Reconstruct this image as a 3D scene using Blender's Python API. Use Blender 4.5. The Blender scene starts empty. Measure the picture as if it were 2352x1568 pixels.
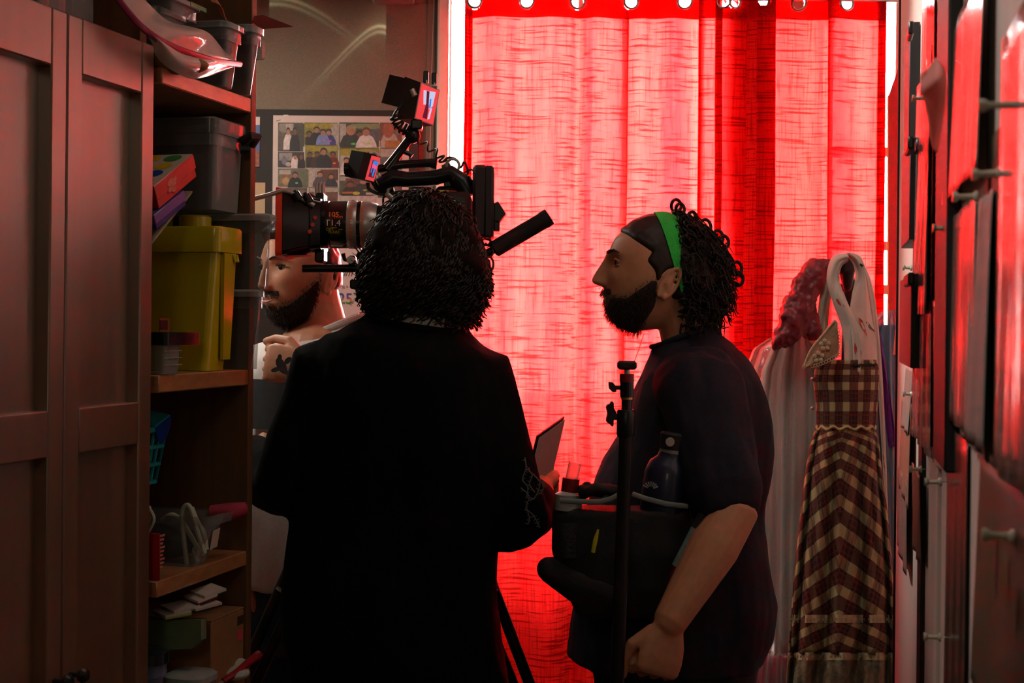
import bpy, bmesh, math, random
import numpy as np
from mathutils import Vector, Matrix, noise as mnoise
R = random.Random(7)
SC = bpy.context.scene
COL = SC.collection
PI = math.pi
V = Vector

# ---------------- camera ----------------
F, CX, CY, CAMZ, ROLL = 3267.0, 1176.0, 743.0, 1.48, math.radians(0.55)
cam_d = bpy.data.cameras.new('camera'); cam = bpy.data.objects.new('camera', cam_d); COL.objects.link(cam)
cam_d.sensor_width = 36; cam_d.lens = F/2352*36; cam_d.shift_y = (CY-784)/2352.0
cam_d.clip_start = .02
cam_d.dof.use_dof = True; cam_d.dof.focus_distance = 2.9; cam_d.dof.aperture_fstop = 11
cam.matrix_world = Matrix.Translation((0, 0, CAMZ)) @ Matrix.Rotation(PI/2, 4, 'X') @ Matrix.Rotation(ROLL, 4, 'Z')
SC.camera = cam

# ---------------- world, lamps, exposure ----------------
w = bpy.data.worlds.new('overcast_sky'); SC.world = w; w.use_nodes = True
bg = w.node_tree.nodes['Background']; bg.inputs[0].default_value = (1.0, .97, .93, 1); bg.inputs[1].default_value = 112
def area(name, loc, target, size, power, color, size_y=None):
    d = bpy.data.lights.new(name, 'AREA'); d.energy = power; d.color = color; d.size = size
    if size_y: d.shape = 'RECTANGLE'; d.size_y = size_y
    o = bpy.data.objects.new(name, d); COL.objects.link(o)
    o.location = loc; o.rotation_euler = (V(target)-V(loc)).to_track_quat('-Z', 'Y').to_euler()
    return o
area('alcove_fill_light', (-1.05, 3.85, 2.45), (-.75, 3.9, 0), .35, 13, (1, .9, .78))  # added fill without a fixture, brightens the back wall and alcove
area('ceiling_lamp_corridor', (-.3, -1.4, 2.6), (-.1, 2.4, 1.0), .6, 6, (1, .86, .58))
area('ceiling_lamp_middle', (.25, 2.3, 2.74), (.25, 2.45, 0), .5, 2.2, (1, .93, .8))
def spot(name, loc, target, power, angle, blend, color, size=.05):
    d = bpy.data.lights.new(name, 'SPOT'); d.energy = power; d.color = color; d.spot_size = math.radians(angle); d.spot_blend = blend; d.shadow_soft_size = size
    o = bpy.data.objects.new(name, d); COL.objects.link(o); o.location = loc; o.rotation_euler = (V(target)-V(loc)).to_track_quat('-Z', 'Y').to_euler(); return o
spot('wall_fill_spot', (-.35, 2.0, 2.72), (.62, 2.2, 1.72), 120, 36, .9, (1, .90, .84), .1)  # added fill spot, lifts the far part of the right wall
spot('wall_fill_spot', (-.40, 1.0, 2.6), (.40, 1.15, 1.62), 26, 40, .9, (1, .90, .84), .1)  # added fill spot, lifts the near part of the right wall
spot('costume_fill_spot', (.75, 2.7, 2.72), (.84, 3.66, 1.55), 34, 52, .8, (1, .92, .8), .1)  # added fill spot to brighten the hanging dress
spot('alcove_fill_spot', (-1.2, 3.02, 2.0), (-.56, 3.34, 1.50), 16, 42, .6, (1, .92, .82), .12)  # added fill spot aimed at the man in the white t-shirt
# added spot: its emission pattern draws two curved reflection streaks on the back wall
cl = spot('streak_gobo_spot', (-.50, 3.9, 2.45), (-.50, 4.55, 2.45), 24, 110, .5, (.95, 1, .72), .002)
cl.rotation_euler = (PI/2, 0, 0); cl.data.use_nodes = True
def caustic(nt):
    N, Lk = nt.nodes, nt.links
    def mt(op, a, b=None, c=None):
        n = N.new('ShaderNodeMath'); n.operation = op
        for i, x in enumerate((a, b, c)):
            if x is None: continue
            if isinstance(x, (int, float)): n.inputs[i].default_value = x
            else: Lk.new(x, n.inputs[i])
        return n.outputs[0]
    tc = N.new('ShaderNodeTexCoord'); sp = N.new('ShaderNodeSeparateXYZ'); Lk.new(tc.outputs['Normal'], sp.inputs[0])
    iz = mt('ABSOLUTE', sp.outputs[2]); a, b = mt('DIVIDE', sp.outputs[0], iz), mt('DIVIDE', sp.outputs[1], iz)
    def streak(x0, y0, bend, slope, w_, sgn, reach, gain):
        dx = mt('MULTIPLY', mt('SUBTRACT', x0, a), sgn)
        arc = mt('MULTIPLY', mt('SUBTRACT', mt('SQRT', mt('ADD', mt('MULTIPLY', dx, dx), bend*bend)), bend), slope)
        e = mt('SUBTRACT', mt('SUBTRACT', y0, b), arc)                    # > 0 below the arc
        core = mt('EXPONENT', mt('MULTIPLY', mt('POWER', mt('ABSOLUTE', mt('DIVIDE', e, w_)), 2.0), -1.0))
        core2 = mt('EXPONENT', mt('MULTIPLY', mt('POWER', mt('ABSOLUTE', mt('DIVIDE', mt('SUBTRACT', e, w_*3.2), w_)), 2.0), -1.0))
        glow = mt('MULTIPLY', mt('EXPONENT', mt('MULTIPLY', mt('ABSOLUTE', e), -1/(w_*7))), .34)
        fade = mt('MULTIPLY', mt('EXPONENT', mt('MULTIPLY', dx, -1/reach)), mt('GREATER_THAN', dx, -.03))
        return mt('MULTIPLY', mt('MULTIPLY', mt('ADD', mt('ADD', core, mt('MULTIPLY', core2, .7)), glow), fade), gain)
    s = mt('ADD', streak(.105, -.035, .075, 1.12, .009, 1.0, .16, 1.0), streak(-.41, .10, .3, 1.0, .010, -1.0, .16, .8))
    em = [n for n in N if n.type == 'EMISSION'][0]; Lk.new(s, em.inputs['Strength'])
caustic(cl.data.node_tree)
vs = SC.view_settings; SC.display_settings.display_device = 'sRGB'
vs.view_transform = 'Standard'; vs.look = 'None'; vs.exposure = 0; vs.gamma = 1; vs.use_curve_mapping = False

# ---------------- geometry helpers ----------------
cr, sr = math.cos(ROLL), math.sin(ROLL)
def ray(px, py):
    u, v = (px-CX)/F, -(py-CY)/F
    return V((u*cr - v*sr, 1.0, u*sr + v*cr))
CAM = V((0, 0, CAMZ))
def P(px, py, d): return CAM + ray(px, py)*d
AL, PL = math.radians(15.14), 1.2          # left furniture front plane
nL, dL = V((math.cos(AL), -math.sin(AL), 0)), V((math.sin(AL), math.cos(AL), 0))
AR, QR = math.radians(12.7), .125          # right wall plane
nR, dR = V((-math.cos(AR), math.sin(AR), 0)), V((math.sin(AR), math.cos(AR), 0))
Zv = V((0, 0, 1))
def frame(x, y, o=V((0, 0, 0))):
    z = x.cross(y)
    return Matrix(((x.x, y.x, z.x, o.x), (x.y, y.y, z.y, o.y), (x.z, y.z, z.z, o.z), (0, 0, 0, 1)))
ML = frame(nL, dL, nL*-PL)                 # local x = out into the room, y = along the front, z = up
MR = frame(nR, -dR, nR*-QR)                # local x = out of the wall, y = towards the camera (-s), z up
MLi, MRi = ML.inverted(), MR.inverted()
def onplane(px, py, n, c):
    D = ray(px, py); return CAM + D*((c - CAM.dot(n))/D.dot(n))
def Lp(px, py, inset=0): return onplane(px, py, nL, -PL-inset)
def Rp(px, py, out=0): return onplane(px, py, nR, -QR+out)
def sL(px, py=750, inset=0): return (MLi @ Lp(px, py, inset)).y
def zL(px, py, inset=0): return Lp(px, py, inset).z
# a side plane of the shelf (normal along dL, at s): point seen through a pixel
def Ls(px, py, s): return onplane(px, py, dL, s)

class MB:
    def __init__(s): s.v, s.f, s.m, s.uv = [], [], [], {}
    def add(s, vs, fs, mi=0, M=None):
        o = len(s.v)
        s.v += [(M @ V(p)) if M else V(p) for p in vs]
        s.f += [tuple(i+o for i in f) for f in fs]; s.m += [mi]*len(fs)
        return s
    def box(s, lo, hi, M=None, b=0, mi=0):
        lo, hi = V(lo), V(hi); lo, hi = V(map(min, lo, hi)), V(map(max, lo, hi)); c = (lo+hi)/2; h = (hi-lo)/2
        b = min(b, min(h)*.95)
        vs, idx = [], {}
        for sx in (-1, 1):
            for sy in (-1, 1):
                for sz in (-1, 1):
                    for ax in range(3) if b > 0 else (0,):
                        q = [h.x-b, h.y-b, h.z-b]
                        q[ax] += b
                        if b <= 0: q = list(h)
                        idx[(sx, sy, sz, ax)] = len(vs)
                        vs.append(c + V((sx*q[0], sy*q[1], sz*q[2])))
        g = lambda a, b_, c_, ax: idx[(a, b_, c_, ax if b > 0 else 0)]
        fs = []
        for k in (-1, 1):
            q = [g(k,-1,-1,0), g(k,1,-1,0), g(k,1,1,0), g(k,-1,1,0)]; fs.append(q if k > 0 else q[::-1])
            q = [g(-1,k,-1,1), g(-1,k,1,1), g(1,k,1,1), g(1,k,-1,1)]; fs.append(q if k > 0 else q[::-1])
            q = [g(-1,-1,k,2), g(1,-1,k,2), g(1,1,k,2), g(-1,1,k,2)]; fs.append(q if k > 0 else q[::-1])
        if b > 0:
            for a in (-1, 1):
                for d in (-1, 1):
                    q = [g(a,d,-1,0), g(a,d,-1,1), g(a,d,1,1), g(a,d,1,0)]; fs.append(q if a*d > 0 else q[::-1])
                    q = [g(a,-1,d,2), g(a,-1,d,0), g(a,1,d,0), g(a,1,d,2)]; fs.append(q[::-1] if a*d > 0 else q)
                    q = [g(-1,a,d,1), g(-1,a,d,2), g(1,a,d,2), g(1,a,d,1)]; fs.append(q[::-1] if a*d < 0 else q)
                    for e in (-1, 1):
                        q = [g(a,d,e,0), g(a,d,e,1), g(a,d,e,2)]; fs.append(q if a*d*e > 0 else q[::-1])
        return s.add(vs, fs, mi, M)
    def hexa(s, bot, top, mi=0):
        n = len(bot)
        return s.add(list(bot)+list(top), [tuple(range(n))[::-1], tuple(range(n, 2*n))] + [(i, (i+1) % n, n+(i+1) % n, n+i) for i in range(n)], mi)
    def prism(s, pts, d, mi=0):
        return s.hexa(pts, [p+d for p in pts], mi)
    def rings(s, rs, cap=True, closed=False, mi=0):
        n = len(rs[0]); vs = [p for r in rs for p in r]; fs = []
        k = len(rs)
        for i in range(k if closed else k-1):
            a, b = i*n, ((i+1) % k)*n
            for j in range(n): fs.append((a+j, a+(j+1) % n, b+(j+1) % n, b+j))
        if cap and not closed:
            fs.append(tuple(range(n))[::-1]); fs.append(tuple(range((k-1)*n, k*n)))
        return s.add(vs, fs, mi)
    def tube(s, pts, r, n=8, cap=True, closed=False, flat=1.0, up=None, mi=0):
        pts = [V(p) for p in pts]; k = len(pts); rs = r if isinstance(r, (list, tuple)) else [r]*k
        out = []; u = None
        for i, p in enumerate(pts):
            if closed: t = pts[(i+1) % k]-pts[i-1]
            else: t = pts[min(i+1, k-1)]-pts[max(i-1, 0)]
            if t.length < 1e-9: t = V((0, 0, 1))
            t.normalize()
            if u is None: u = (up.copy() if up else (V((0, 0, 1)) if abs(t.z) < .9 else V((1, 0, 0))))
            u = u - t*u.dot(t)
            if u.length < 1e-6: u = t.orthogonal()
            u.normalize(); w_ = t.cross(u)
            out.append([p + (u*math.cos(2*PI*j/n)*flat + w_*math.sin(2*PI*j/n))*rs[i] for j in range(n)])
        return s.rings(out, cap, closed, mi)
    def limb(s, pts, rs, n=14):
        pts = [V(p) for p in pts]
        a, b = (pts[0]-pts[1]).normalized(), (pts[-1]-pts[-2]).normalized()
        q = [pts[0]+a*rs[0]*.92, pts[0]+a*rs[0]*.6] + pts + [pts[-1]+b*rs[-1]*.6, pts[-1]+b*rs[-1]*.92]
        rr = [rs[0]*.3, rs[0]*.75] + list(rs) + [rs[-1]*.75, rs[-1]*.3]
        return s.tube(q, rr, n)
    def lathe(s, prof, M=None, n=24, mi=0):
        rs = [[(M @ V((r*math.cos(2*PI*j/n), r*math.sin(2*PI*j/n), h))) if M else V((r*math.cos(2*PI*j/n), r*math.sin(2*PI*j/n), h)) for j in range(n)] for r, h in prof]
        return s.rings(rs, True, False, mi)
    def cyl(s, a, b, r, n=16, r2=None, mi=0): return s.tube([a, b], [r, r if r2 is None else r2], n, mi=mi)
    def ball(s, c, r, n=12, m=8, mi=0):
        r = V((r, r, r)) if not hasattr(r, '__len__') else V(r); c = V(c)
        rs = [[c + V((r.x*math.sin(PI*i/m)*math.cos(2*PI*j/n), r.y*math.sin(PI*i/m)*math.sin(2*PI*j/n), -r.z*math.cos(PI*i/m))) for j in range(n)] for i in range(1, m)]
        o = len(s.v); s.rings(rs, False, False, mi)
        k = len(s.v); s.v += [c-V((0, 0, r.z)), c+V((0, 0, r.z))]
        L = o+(m-2)*n
        for j in range(n):
            s.f += [(k, o+(j+1) % n, o+j), (k+1, L+j, L+(j+1) % n)]; s.m += [mi, mi]
        return s
    def torus(s, c, ax, R_, r, n=24, m=8, mi=0):
        ax = V(ax).normalized(); u = ax.orthogonal().normalized(); w_ = ax.cross(u)
        return s.tube([V(c)+(u*math.cos(2*PI*i/n)+w_*math.sin(2*PI*i/n))*R_ for i in range(n)], r, m, False, True, mi=mi)
    def grid(s, fn, nu, nv, th=0, mi=0):
        # fn(u,v)->Vector ; optional thickness along the normal; uv kept
        g = [[V(fn(i/nu, j/nv)) for j in range(nv+1)] for i in range(nu+1)]
        o = len(s.v); W = nv+1
        s.v += [p for r in g for p in r]
        for i in range(nu+1):
            for j in range(W): s.uv[o+i*W+j] = (i/nu, j/nv)
        def q(off, flip):
            for i in range(nu):
                for j in range(nv):
                    a = (off+i*W+j, off+(i+1)*W+j, off+(i+1)*W+j+1, off+i*W+j+1)
                    s.f.append(a[::-1] if flip else a); s.m.append(mi)
        q(o, False)
        if th:
            o2 = len(s.v)
            for i in range(nu+1):
                for j in range(W):
                    du = g[min(i+1, nu)][j]-g[max(i-1, 0)][j]; dv = g[i][min(j+1, nv)]-g[i][max(j-1, 0)]
                    nn = du.cross(dv)
                    if nn.length < 1e-12: nn = V((0, 1, 0))
                    s.v.append(g[i][j]-nn.normalized()*th); s.uv[o2+i*W+j] = (i/nu, j/nv)
            q(o2, True)
            e = [(i*W, (i+1)*W) for i in range(nu)] + [(nu*W+j, nu*W+j+1) for j in range(nv)] + [((i+1)*W+nv, i*W+nv) for i in range(nu)] + [(j+1, j) for j in range(nv)]
            for a, b in e:
                s.f.append((o+b, o+a, o2+a, o2+b)); s.m.append(mi)
        return s
    def poly(s, pts, mi=0): return s.add(pts, [tuple(range(len(pts)))], mi)

ROOT = {}
def mesh_of(name, mb, mats, smooth=40):
    me = bpy.data.meshes.new(name)
    me.from_pydata([tuple(p) for p in mb.v], [], mb.f)
    for m in (mats if isinstance(mats, (list, tuple)) else [mats]): me.materials.append(m)
    if any(mb.m): me.polygons.foreach_set('material_index', mb.m)
    if mb.uv:
        ul = me.uv_layers.new(name='UVMap')
        li = np.zeros(len(me.loops), dtype=np.int32); me.loops.foreach_get('vertex_index', li)
        uv = np.zeros((len(mb.v), 2), dtype=np.float32)
        for k, t in mb.uv.items(): uv[k] = t
        ul.data.foreach_set('uv', uv[li].ravel())
    if smooth:
        me.polygons.foreach_set('use_smooth', [True]*len(me.polygons))
        if smooth < 180: me.set_sharp_from_angle(angle=math.radians(smooth))
    me.update()
    return me
def tag(o, label=None, cat=None, group=None, kind=None):
    if label: o['label'] = label
    if cat: o['category'] = cat
    if group: o['group'] = group
    if kind: o['kind'] = kind
    return o
def thing(name, label, cat, loc, group=None):
    o = bpy.data.objects.new(name, None); COL.objects.link(o); o.location = loc; o.empty_display_size = .05
    ROOT[o] = V(loc); return tag(o, label, cat, group)
def part(name, mb, mats, parent, smooth=40, kind=None, label=None):
    me = mb if isinstance(mb, bpy.types.Mesh) else mesh_of(name, mb, mats, smooth)
    L = ROOT[parent]; me.transform(Matrix.Translation(-L))
    o = bpy.data.objects.new(name, me); COL.objects.link(o); o.parent = parent; ROOT[o] = L
    if kind: o['kind'] = kind
    if label: o['label'] = label
    return o
def solid(name, mb, mats, label=None, cat=None, group=None, kind=None, smooth=40):
    me = mb if isinstance(mb, bpy.types.Mesh) else mesh_of(name, mb, mats, smooth)
    co = np.zeros(len(me.vertices)*3); me.vertices.foreach_get('co', co); co = co.reshape(-1, 3)
    L = V(((co[:, 0].min()+co[:, 0].max())/2, (co[:, 1].min()+co[:, 1].max())/2, co[:, 2].min()))
    me.transform(Matrix.Translation(-L)); o = bpy.data.objects.new(name, me); COL.objects.link(o); o.location = L; ROOT[o] = L
    return tag(o, label, cat, group, kind)
def structure(name, mb, mats, smooth=40): return solid(name, mb, mats, kind='structure', smooth=smooth)

# ---------------- materials ----------------
def lin(c):
    f = lambda x: x/12.92 if x <= .04045 else ((x+.055)/1.055)**2.4
    return tuple(f(x/255.0) for x in c)
def newmat(name):
    m = bpy.data.materials.new(name); m.use_nodes = True; nt = m.node_tree
    b = nt.nodes.get('Principled BSDF'); return m, nt, b
def noise_node(nt, scale, coord='Object', stretch=(1, 1, 1), detail=4, rough=.55):
    tc = nt.nodes.new('ShaderNodeTexCoord'); mp = nt.nodes.new('ShaderNodeMapping'); n = nt.nodes.new('ShaderNodeTexNoise')
    mp.inputs['Scale'].default_value = stretch; n.inputs['Scale'].default_value = scale; n.inputs['Detail'].default_value = detail; n.inputs['Roughness'].default_value = rough
    nt.links.new(tc.outputs[coord], mp.inputs[0]); nt.links.new(mp.outputs[0], n.inputs['Vector']); return n
def ramp(nt, src, stops):
    r = nt.nodes.new('ShaderNodeValToRGB'); nt.links.new(src, r.inputs[0]); e = r.color_ramp.elements
    while len(e) < len(stops): e.new(.5)
    for k, (p, c) in enumerate(stops): e[k].position = p; e[k].color = (*c, 1)
    return r
def mat(name, c, rough=.5, metal=0, spec=.5, coat=0, var=.15, scale=40, bump=0, bscale=None, stretch=(1, 1, 1), sheen=0, trans=0, alpha=1, ior=1.45, sss=0, emit=None, coatr=.1, coord='Object'):
    m, nt, b = newmat(name)
    c = tuple(c)
    n = noise_node(nt, scale, coord, stretch)
    r = ramp(nt, n.outputs['Fac'], [(.3, tuple(x*(1-var) for x in c)), (.7, tuple(min(1, x*(1+var)) for x in c))])
    nt.links.new(r.outputs[0], b.inputs['Base Color'])
    I = b.inputs
    I['Roughness'].default_value = rough; I['Metallic'].default_value = metal; I['Specular IOR Level'].default_value = spec
    I['Coat Weight'].default_value = coat; I['Coat Roughness'].default_value = coatr; I['IOR'].default_value = ior
    I['Sheen Weight'].default_value = sheen; I['Transmission Weight'].default_value = trans; I['Alpha'].default_value = alpha
    if sss: I['Subsurface Weight'].default_value = sss; I['Subsurface Radius'].default_value = (1, .35, .2); I['Subsurface Scale'].default_value = .012
    if emit: I['Emission Color'].default_value = (*emit[:3], 1); I['Emission Strength'].default_value = emit[3]
    if bump:
        nb = noise_node(nt, bscale or scale, coord, stretch); bp = nt.nodes.new('ShaderNodeBump'); bp.inputs['Strength'].default_value = bump; bp.inputs['Distance'].default_value = .004
        nt.links.new(nb.outputs['Fac'], bp.inputs['Height']); nt.links.new(bp.outputs[0], I['Normal'])
    return m
def wood(name, c1, c2, rough=.45, stretch=(30, 30, 2.2), coat=.0, coord='Object', spec=.5):
    m, nt, b = newmat(name)
    n = noise_node(nt, 1.0, coord, stretch, 6, .6)
    r = ramp(nt, n.outputs['Fac'], [(.3, c1), (.7, c2)])
    nt.links.new(r.outputs[0], b.inputs['Base Color']); b.inputs['Roughness'].default_value = rough
    b.inputs['Coat Weight'].default_value = coat; b.inputs['Coat Roughness'].default_value = .33; b.inputs['Coat IOR'].default_value = 2.7; b.inputs['Specular IOR Level'].default_value = spec
    bp = nt.nodes.new('ShaderNodeBump'); bp.inputs['Strength'].default_value = .15; bp.inputs['Distance'].default_value = .002
    nt.links.new(n.outputs['Fac'], bp.inputs['Height']); nt.links.new(bp.outputs[0], b.inputs['Normal'])
    return m
def clear_plastic(name, tint, opac=.25, rough=.12):
    # thin clear plastic: mostly see-through with a glossy skin
    m, nt, b = newmat(name)
    b.inputs['Base Color'].default_value = (*tint, 1); b.inputs['Roughness'].default_value = rough; b.inputs['Coat Weight'].default_value = .6
    tr = nt.nodes.new('ShaderNodeBsdfTransparent'); tr.inputs[0].default_value = (*(min(1, .55+.45*x) for x in tint), 1)
    mx = nt.nodes.new('ShaderNodeMixShader'); fr = nt.nodes.new('ShaderNodeLayerWeight'); fr.inputs[0].default_value = .35
    n = noise_node(nt, 22, 'Object', (1, 1, .3)); bp = nt.nodes.new('ShaderNodeBump'); bp.inputs['Strength'].default_value = .3; bp.inputs['Distance'].default_value = .004
    nt.links.new(n.outputs['Fac'], bp.inputs['Height']); nt.links.new(bp.outputs[0], b.inputs['Normal'])
    mr = nt.nodes.new('ShaderNodeMapRange'); mr.inputs[3].default_value = opac; mr.inputs[4].default_value = min(1, opac+.6)
    nt.links.new(fr.outputs['Facing'], mr.inputs[0]); nt.links.new(mr.outputs[0], mx.inputs[0])
    nt.links.new(tr.outputs[0], mx.inputs[1]); nt.links.new(b.outputs[0], mx.inputs[2])
    nt.links.new(mx.outputs[0], nt.nodes['Material Output'].inputs[0])
    return m
# ---------------- materials of the setting ----------------
M_wall = mat('beige_plaster', lin((116, 102, 86)), .85, var=.16, scale=260, bump=.35, bscale=220)
M_rwall = mat('grey_pinboard_wall', lin((228, 210, 200)), .75, spec=.2, var=.05, scale=60, stretch=(1, 1, .05))
M_floor = mat('grey_lino', lin((95, 88, 80)), .5, var=.15, scale=8)
M_ceil = mat('white_ceiling', lin((190, 188, 180)), .9, var=.04, scale=60)
M_trim = mat('white_paint', lin((226, 218, 205)), .4, var=.05, scale=30)
M_ground = mat('garden_ground', lin((70, 62, 54)), .9, var=.35, scale=2.5)
def glass_mat():
    m, nt, b = newmat('window_glass'); nt.nodes.remove(b)
    t = nt.nodes.new('ShaderNodeBsdfTransparent'); g = nt.nodes.new('ShaderNodeBsdfGlossy'); g.inputs['Roughness'].default_value = .02
    f = nt.nodes.new('ShaderNodeFresnel'); f.inputs[0].default_value = 1.3; mx = nt.nodes.new('ShaderNodeMixShader')
    nt.links.new(f.outputs[0], mx.inputs[0]); nt.links.new(t.outputs[0], mx.inputs[1]); nt.links.new(g.outputs[0], mx.inputs[2]); nt.links.new(mx.outputs[0], nt.nodes['Material Output'].inputs[0])
    return m
M_glass = glass_mat()
YW = 4.55                                   # inner face of the window wall
def xw(px, d=YW): return P(px, 750, d).x
def zw(py, d=YW, px=1500): return P(px, py, d).z
wx0, wx1, wx2, wx3 = xw(1004), xw(1818), xw(1868), xw(2086)
wz0, wz1 = .14, 2.62
CEIL, T = 2.8, .14
# ---------------- room shell ----------------
structure('floor', MB().box((-2.8, -1.8, -.08), (2.0, YW+T, 0)), M_floor)
structure('ceiling', MB().box((-2.8, -1.8, CEIL), (2.0, YW+T, CEIL+.1)), M_ceil)
b = MB()
for lo, hi in (((-2.8, 0), (wx0, CEIL)), ((wx0, wz1), (wx3, CEIL)), ((wx0, 0), (wx3, wz0)), ((wx1, wz0), (wx2, wz1)), ((wx3, 0), (2.0, CEIL))):
    b.box((lo[0], YW, lo[1]), (hi[0], YW+T, hi[1]))
structure('wall_back', b, M_wall)
structure('wall_left', MB().box((-2.9, -1.8, 0), (-2.8, YW+T, CEIL)), M_wall)
structure('wall_front', MB().box((-2.8, -1.9, 0), (2.0, -1.8, CEIL)), M_wall)
structure('wall_side', MB().box((1.42, -1.9, 0), (1.54, YW+T, CEIL)), M_trim)
# the long pinboard wall on the right, ending at the alcove
sEnd = (MRi @ Rp(2062, 750)).y
structure('wall_right', MB().box((-.12, sEnd, 0), (0, 1.75, CEIL), MR), M_rwall)
# corner bead / joint strip on the window wall, and window trims
b = MB(); b.box((xw(984)-.012, YW-.006, 0), (xw(984)+.012, YW, CEIL), b=.002); structure('trim_1', b, M_wall)
b = MB(); b.box((wx0-.006, YW-.03, 0), (wx0+.030, YW+.02, CEIL), b=.006); structure('trim_2', b, M_trim)
b = MB(); b.box((wx1-.01, YW-.025, 0), (wx2+.01, YW, CEIL), b=.006); structure('trim_3', b, M_wall)
structure('baseboard_back', MB().box((-2.8, YW-.015, 0), (wx0, YW, .09), b=.004), M_trim)
def window(name, x0, x1, mull, rails):
    w_ = structure(name, MB().box((x0, YW+.05, wz0), (x0+.035, YW+.1, wz1), b=.004).box((x1-.035, YW+.05, wz0), (x1, YW+.1, wz1), b=.004).box((x0, YW+.05, wz1-.05), (x1, YW+.1, wz1), b=.004).box((x0, YW+.05, wz0), (x1, YW+.1, wz0+.06), b=.004), M_trim)
    for m in mull: part('mullion', MB().box((m-.014, YW+.05, wz0), (m+.014, YW+.1, wz1), b=.003), M_trim, w_)
    for z in rails: part('rail', MB().box((x0, YW+.055, z-.016), (x1, YW+.095, z+.016), b=.003), M_trim, w_)
    xs = [x0]+list(mull)+[x1]
    for a, c in zip(xs, xs[1:]): part('pane', MB().box((a, YW+.073, wz0), (c, YW+.077, wz1)), M_glass, w_)
    part('sill', MB().box((x0, YW-.02, wz0-.03), (x1, YW+.06, wz0), b=.005), M_trim, w_)
window('window_1', wx0, wx1, [xw(1333)], [])
window('window_2', wx2, wx3, [], [zw(565, YW+.07, 2040), zw(665, YW+.07, 2040), zw(350, YW+.07, 2040)])
structure('ground_outside', MB().box((-14, YW+T+.02, -.3), (14, 22, -.05)), M_ground)
# unseen wall added just outside to shade the lower part of the curtains
M_shade_wall = mat('shade_wall_render', lin((120, 92, 80)), .9, var=.2, scale=5)
structure('shade_wall', MB().box((-3, 4.98, -.05), (4, 5.1, 1.235), b=.01), M_shade_wall)

# ---------------- curtains ----------------
def curtain_mat():
    m, nt, b = newmat('red_slub_voile'); nt.nodes.remove(b)
    # slubs: thick horizontal yarns; fine weave
    n1 = noise_node(nt, 1.0, 'UV', (9, 330, 1), 3, .6); r1 = ramp(nt, n1.outputs['Fac'], [(.53, (0, 0, 0)), (.63, (1, 1, 1))])
    n2 = noise_node(nt, 1.0, 'UV', (330, 18, 1), 2, .5); r2 = ramp(nt, n2.outputs['Fac'], [(.5, (0, 0, 0)), (.75, (.7, .7, .7))])
    n3 = noise_node(nt, 1.0, 'UV', (420, 900, 1), 2, .5); r3 = ramp(nt, n3.outputs['Fac'], [(.35, (.25, .25, .25)), (.7, (0, 0, 0))])
    ad = nt.nodes.new('ShaderNodeMixRGB'); ad.blend_type = 'ADD'; ad.inputs[0].default_value = 1; nt.links.new(r1.outputs[0], ad.inputs[1]); nt.links.new(r2.outputs[0], ad.inputs[2])
    ad2 = nt.nodes.new('ShaderNodeMixRGB'); ad2.blend_type = 'ADD'; ad2.inputs[0].default_value = 1; nt.links.new(ad.outputs[0], ad2.inputs[1]); nt.links.new(r3.outputs[0], ad2.inputs[2])
    op = nt.nodes.new('ShaderNodeMapRange'); op.inputs[3].default_value = .9986; op.inputs[4].default_value = .9997; nt.links.new(ad2.outputs[0], op.inputs[0])
    nb = noise_node(nt, 1.0, 'UV', (13, .7, 1), 3, .6); rb = ramp(nt, nb.outputs['Fac'], [(.36, (.88, .0065, .0080)), (.66, (.93, .0265, .0220))])   # paler and redder columns from folds and backlight, put into the colour
    sl = ramp(nt, ad2.outputs[0], [(0, (1, 1, 1)), (1, (.36, .16, .16))]); col = nt.nodes.new('ShaderNodeMixRGB'); col.blend_type = 'MULTIPLY'; col.inputs[0].default_value = 1
    nt.links.new(rb.outputs[0], col.inputs[1]); nt.links.new(sl.outputs[0], col.inputs[2])
    tl = nt.nodes.new('ShaderNodeBsdfTranslucent'); df = nt.nodes.new('ShaderNodeBsdfDiffuse'); tp = nt.nodes.new('ShaderNodeBsdfTransparent')
    tp.inputs[0].default_value = (1, .85, .8, 1)
    nt.links.new(col.outputs[0], tl.inputs[0]); nt.links.new(col.outputs[0], df.inputs[0])
    a = nt.nodes.new('ShaderNodeMixShader'); a.inputs[0].default_value = .40; nt.links.new(tl.outputs[0], a.inputs[1]); nt.links.new(df.outputs[0], a.inputs[2])
    c = nt.nodes.new('ShaderNodeMixShader'); nt.links.new(op.outputs[0], c.inputs[0]); nt.links.new(tp.outputs[0], c.inputs[1]); nt.links.new(a.outputs[0], c.inputs[2])
    nt.links.new(c.outputs[0], nt.nodes['Material Output'].inputs[0])
    return m
M_curtain = curtain_mat()
M_chrome = mat('brushed_steel', (.62, .62, .62), .25, 1, var=.05)
DC = 4.36                                   # curtain depth
def catmull(pts, t):
    n = len(pts)-1; x = min(max(t, 0), 1)*n; i = min(int(x), n-1); f = x-i
    g = lambda k: V(pts[min(max(k, 0), n)])
    p0, p1, p2, p3 = g(i-1), g(i), g(i+1), g(i+2)
    return .5*((2*p1)+(p2-p0)*f+(2*p0-5*p1+4*p2-p3)*f*f+(3*p1-p0-3*p2+p3)*f**3)
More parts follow.
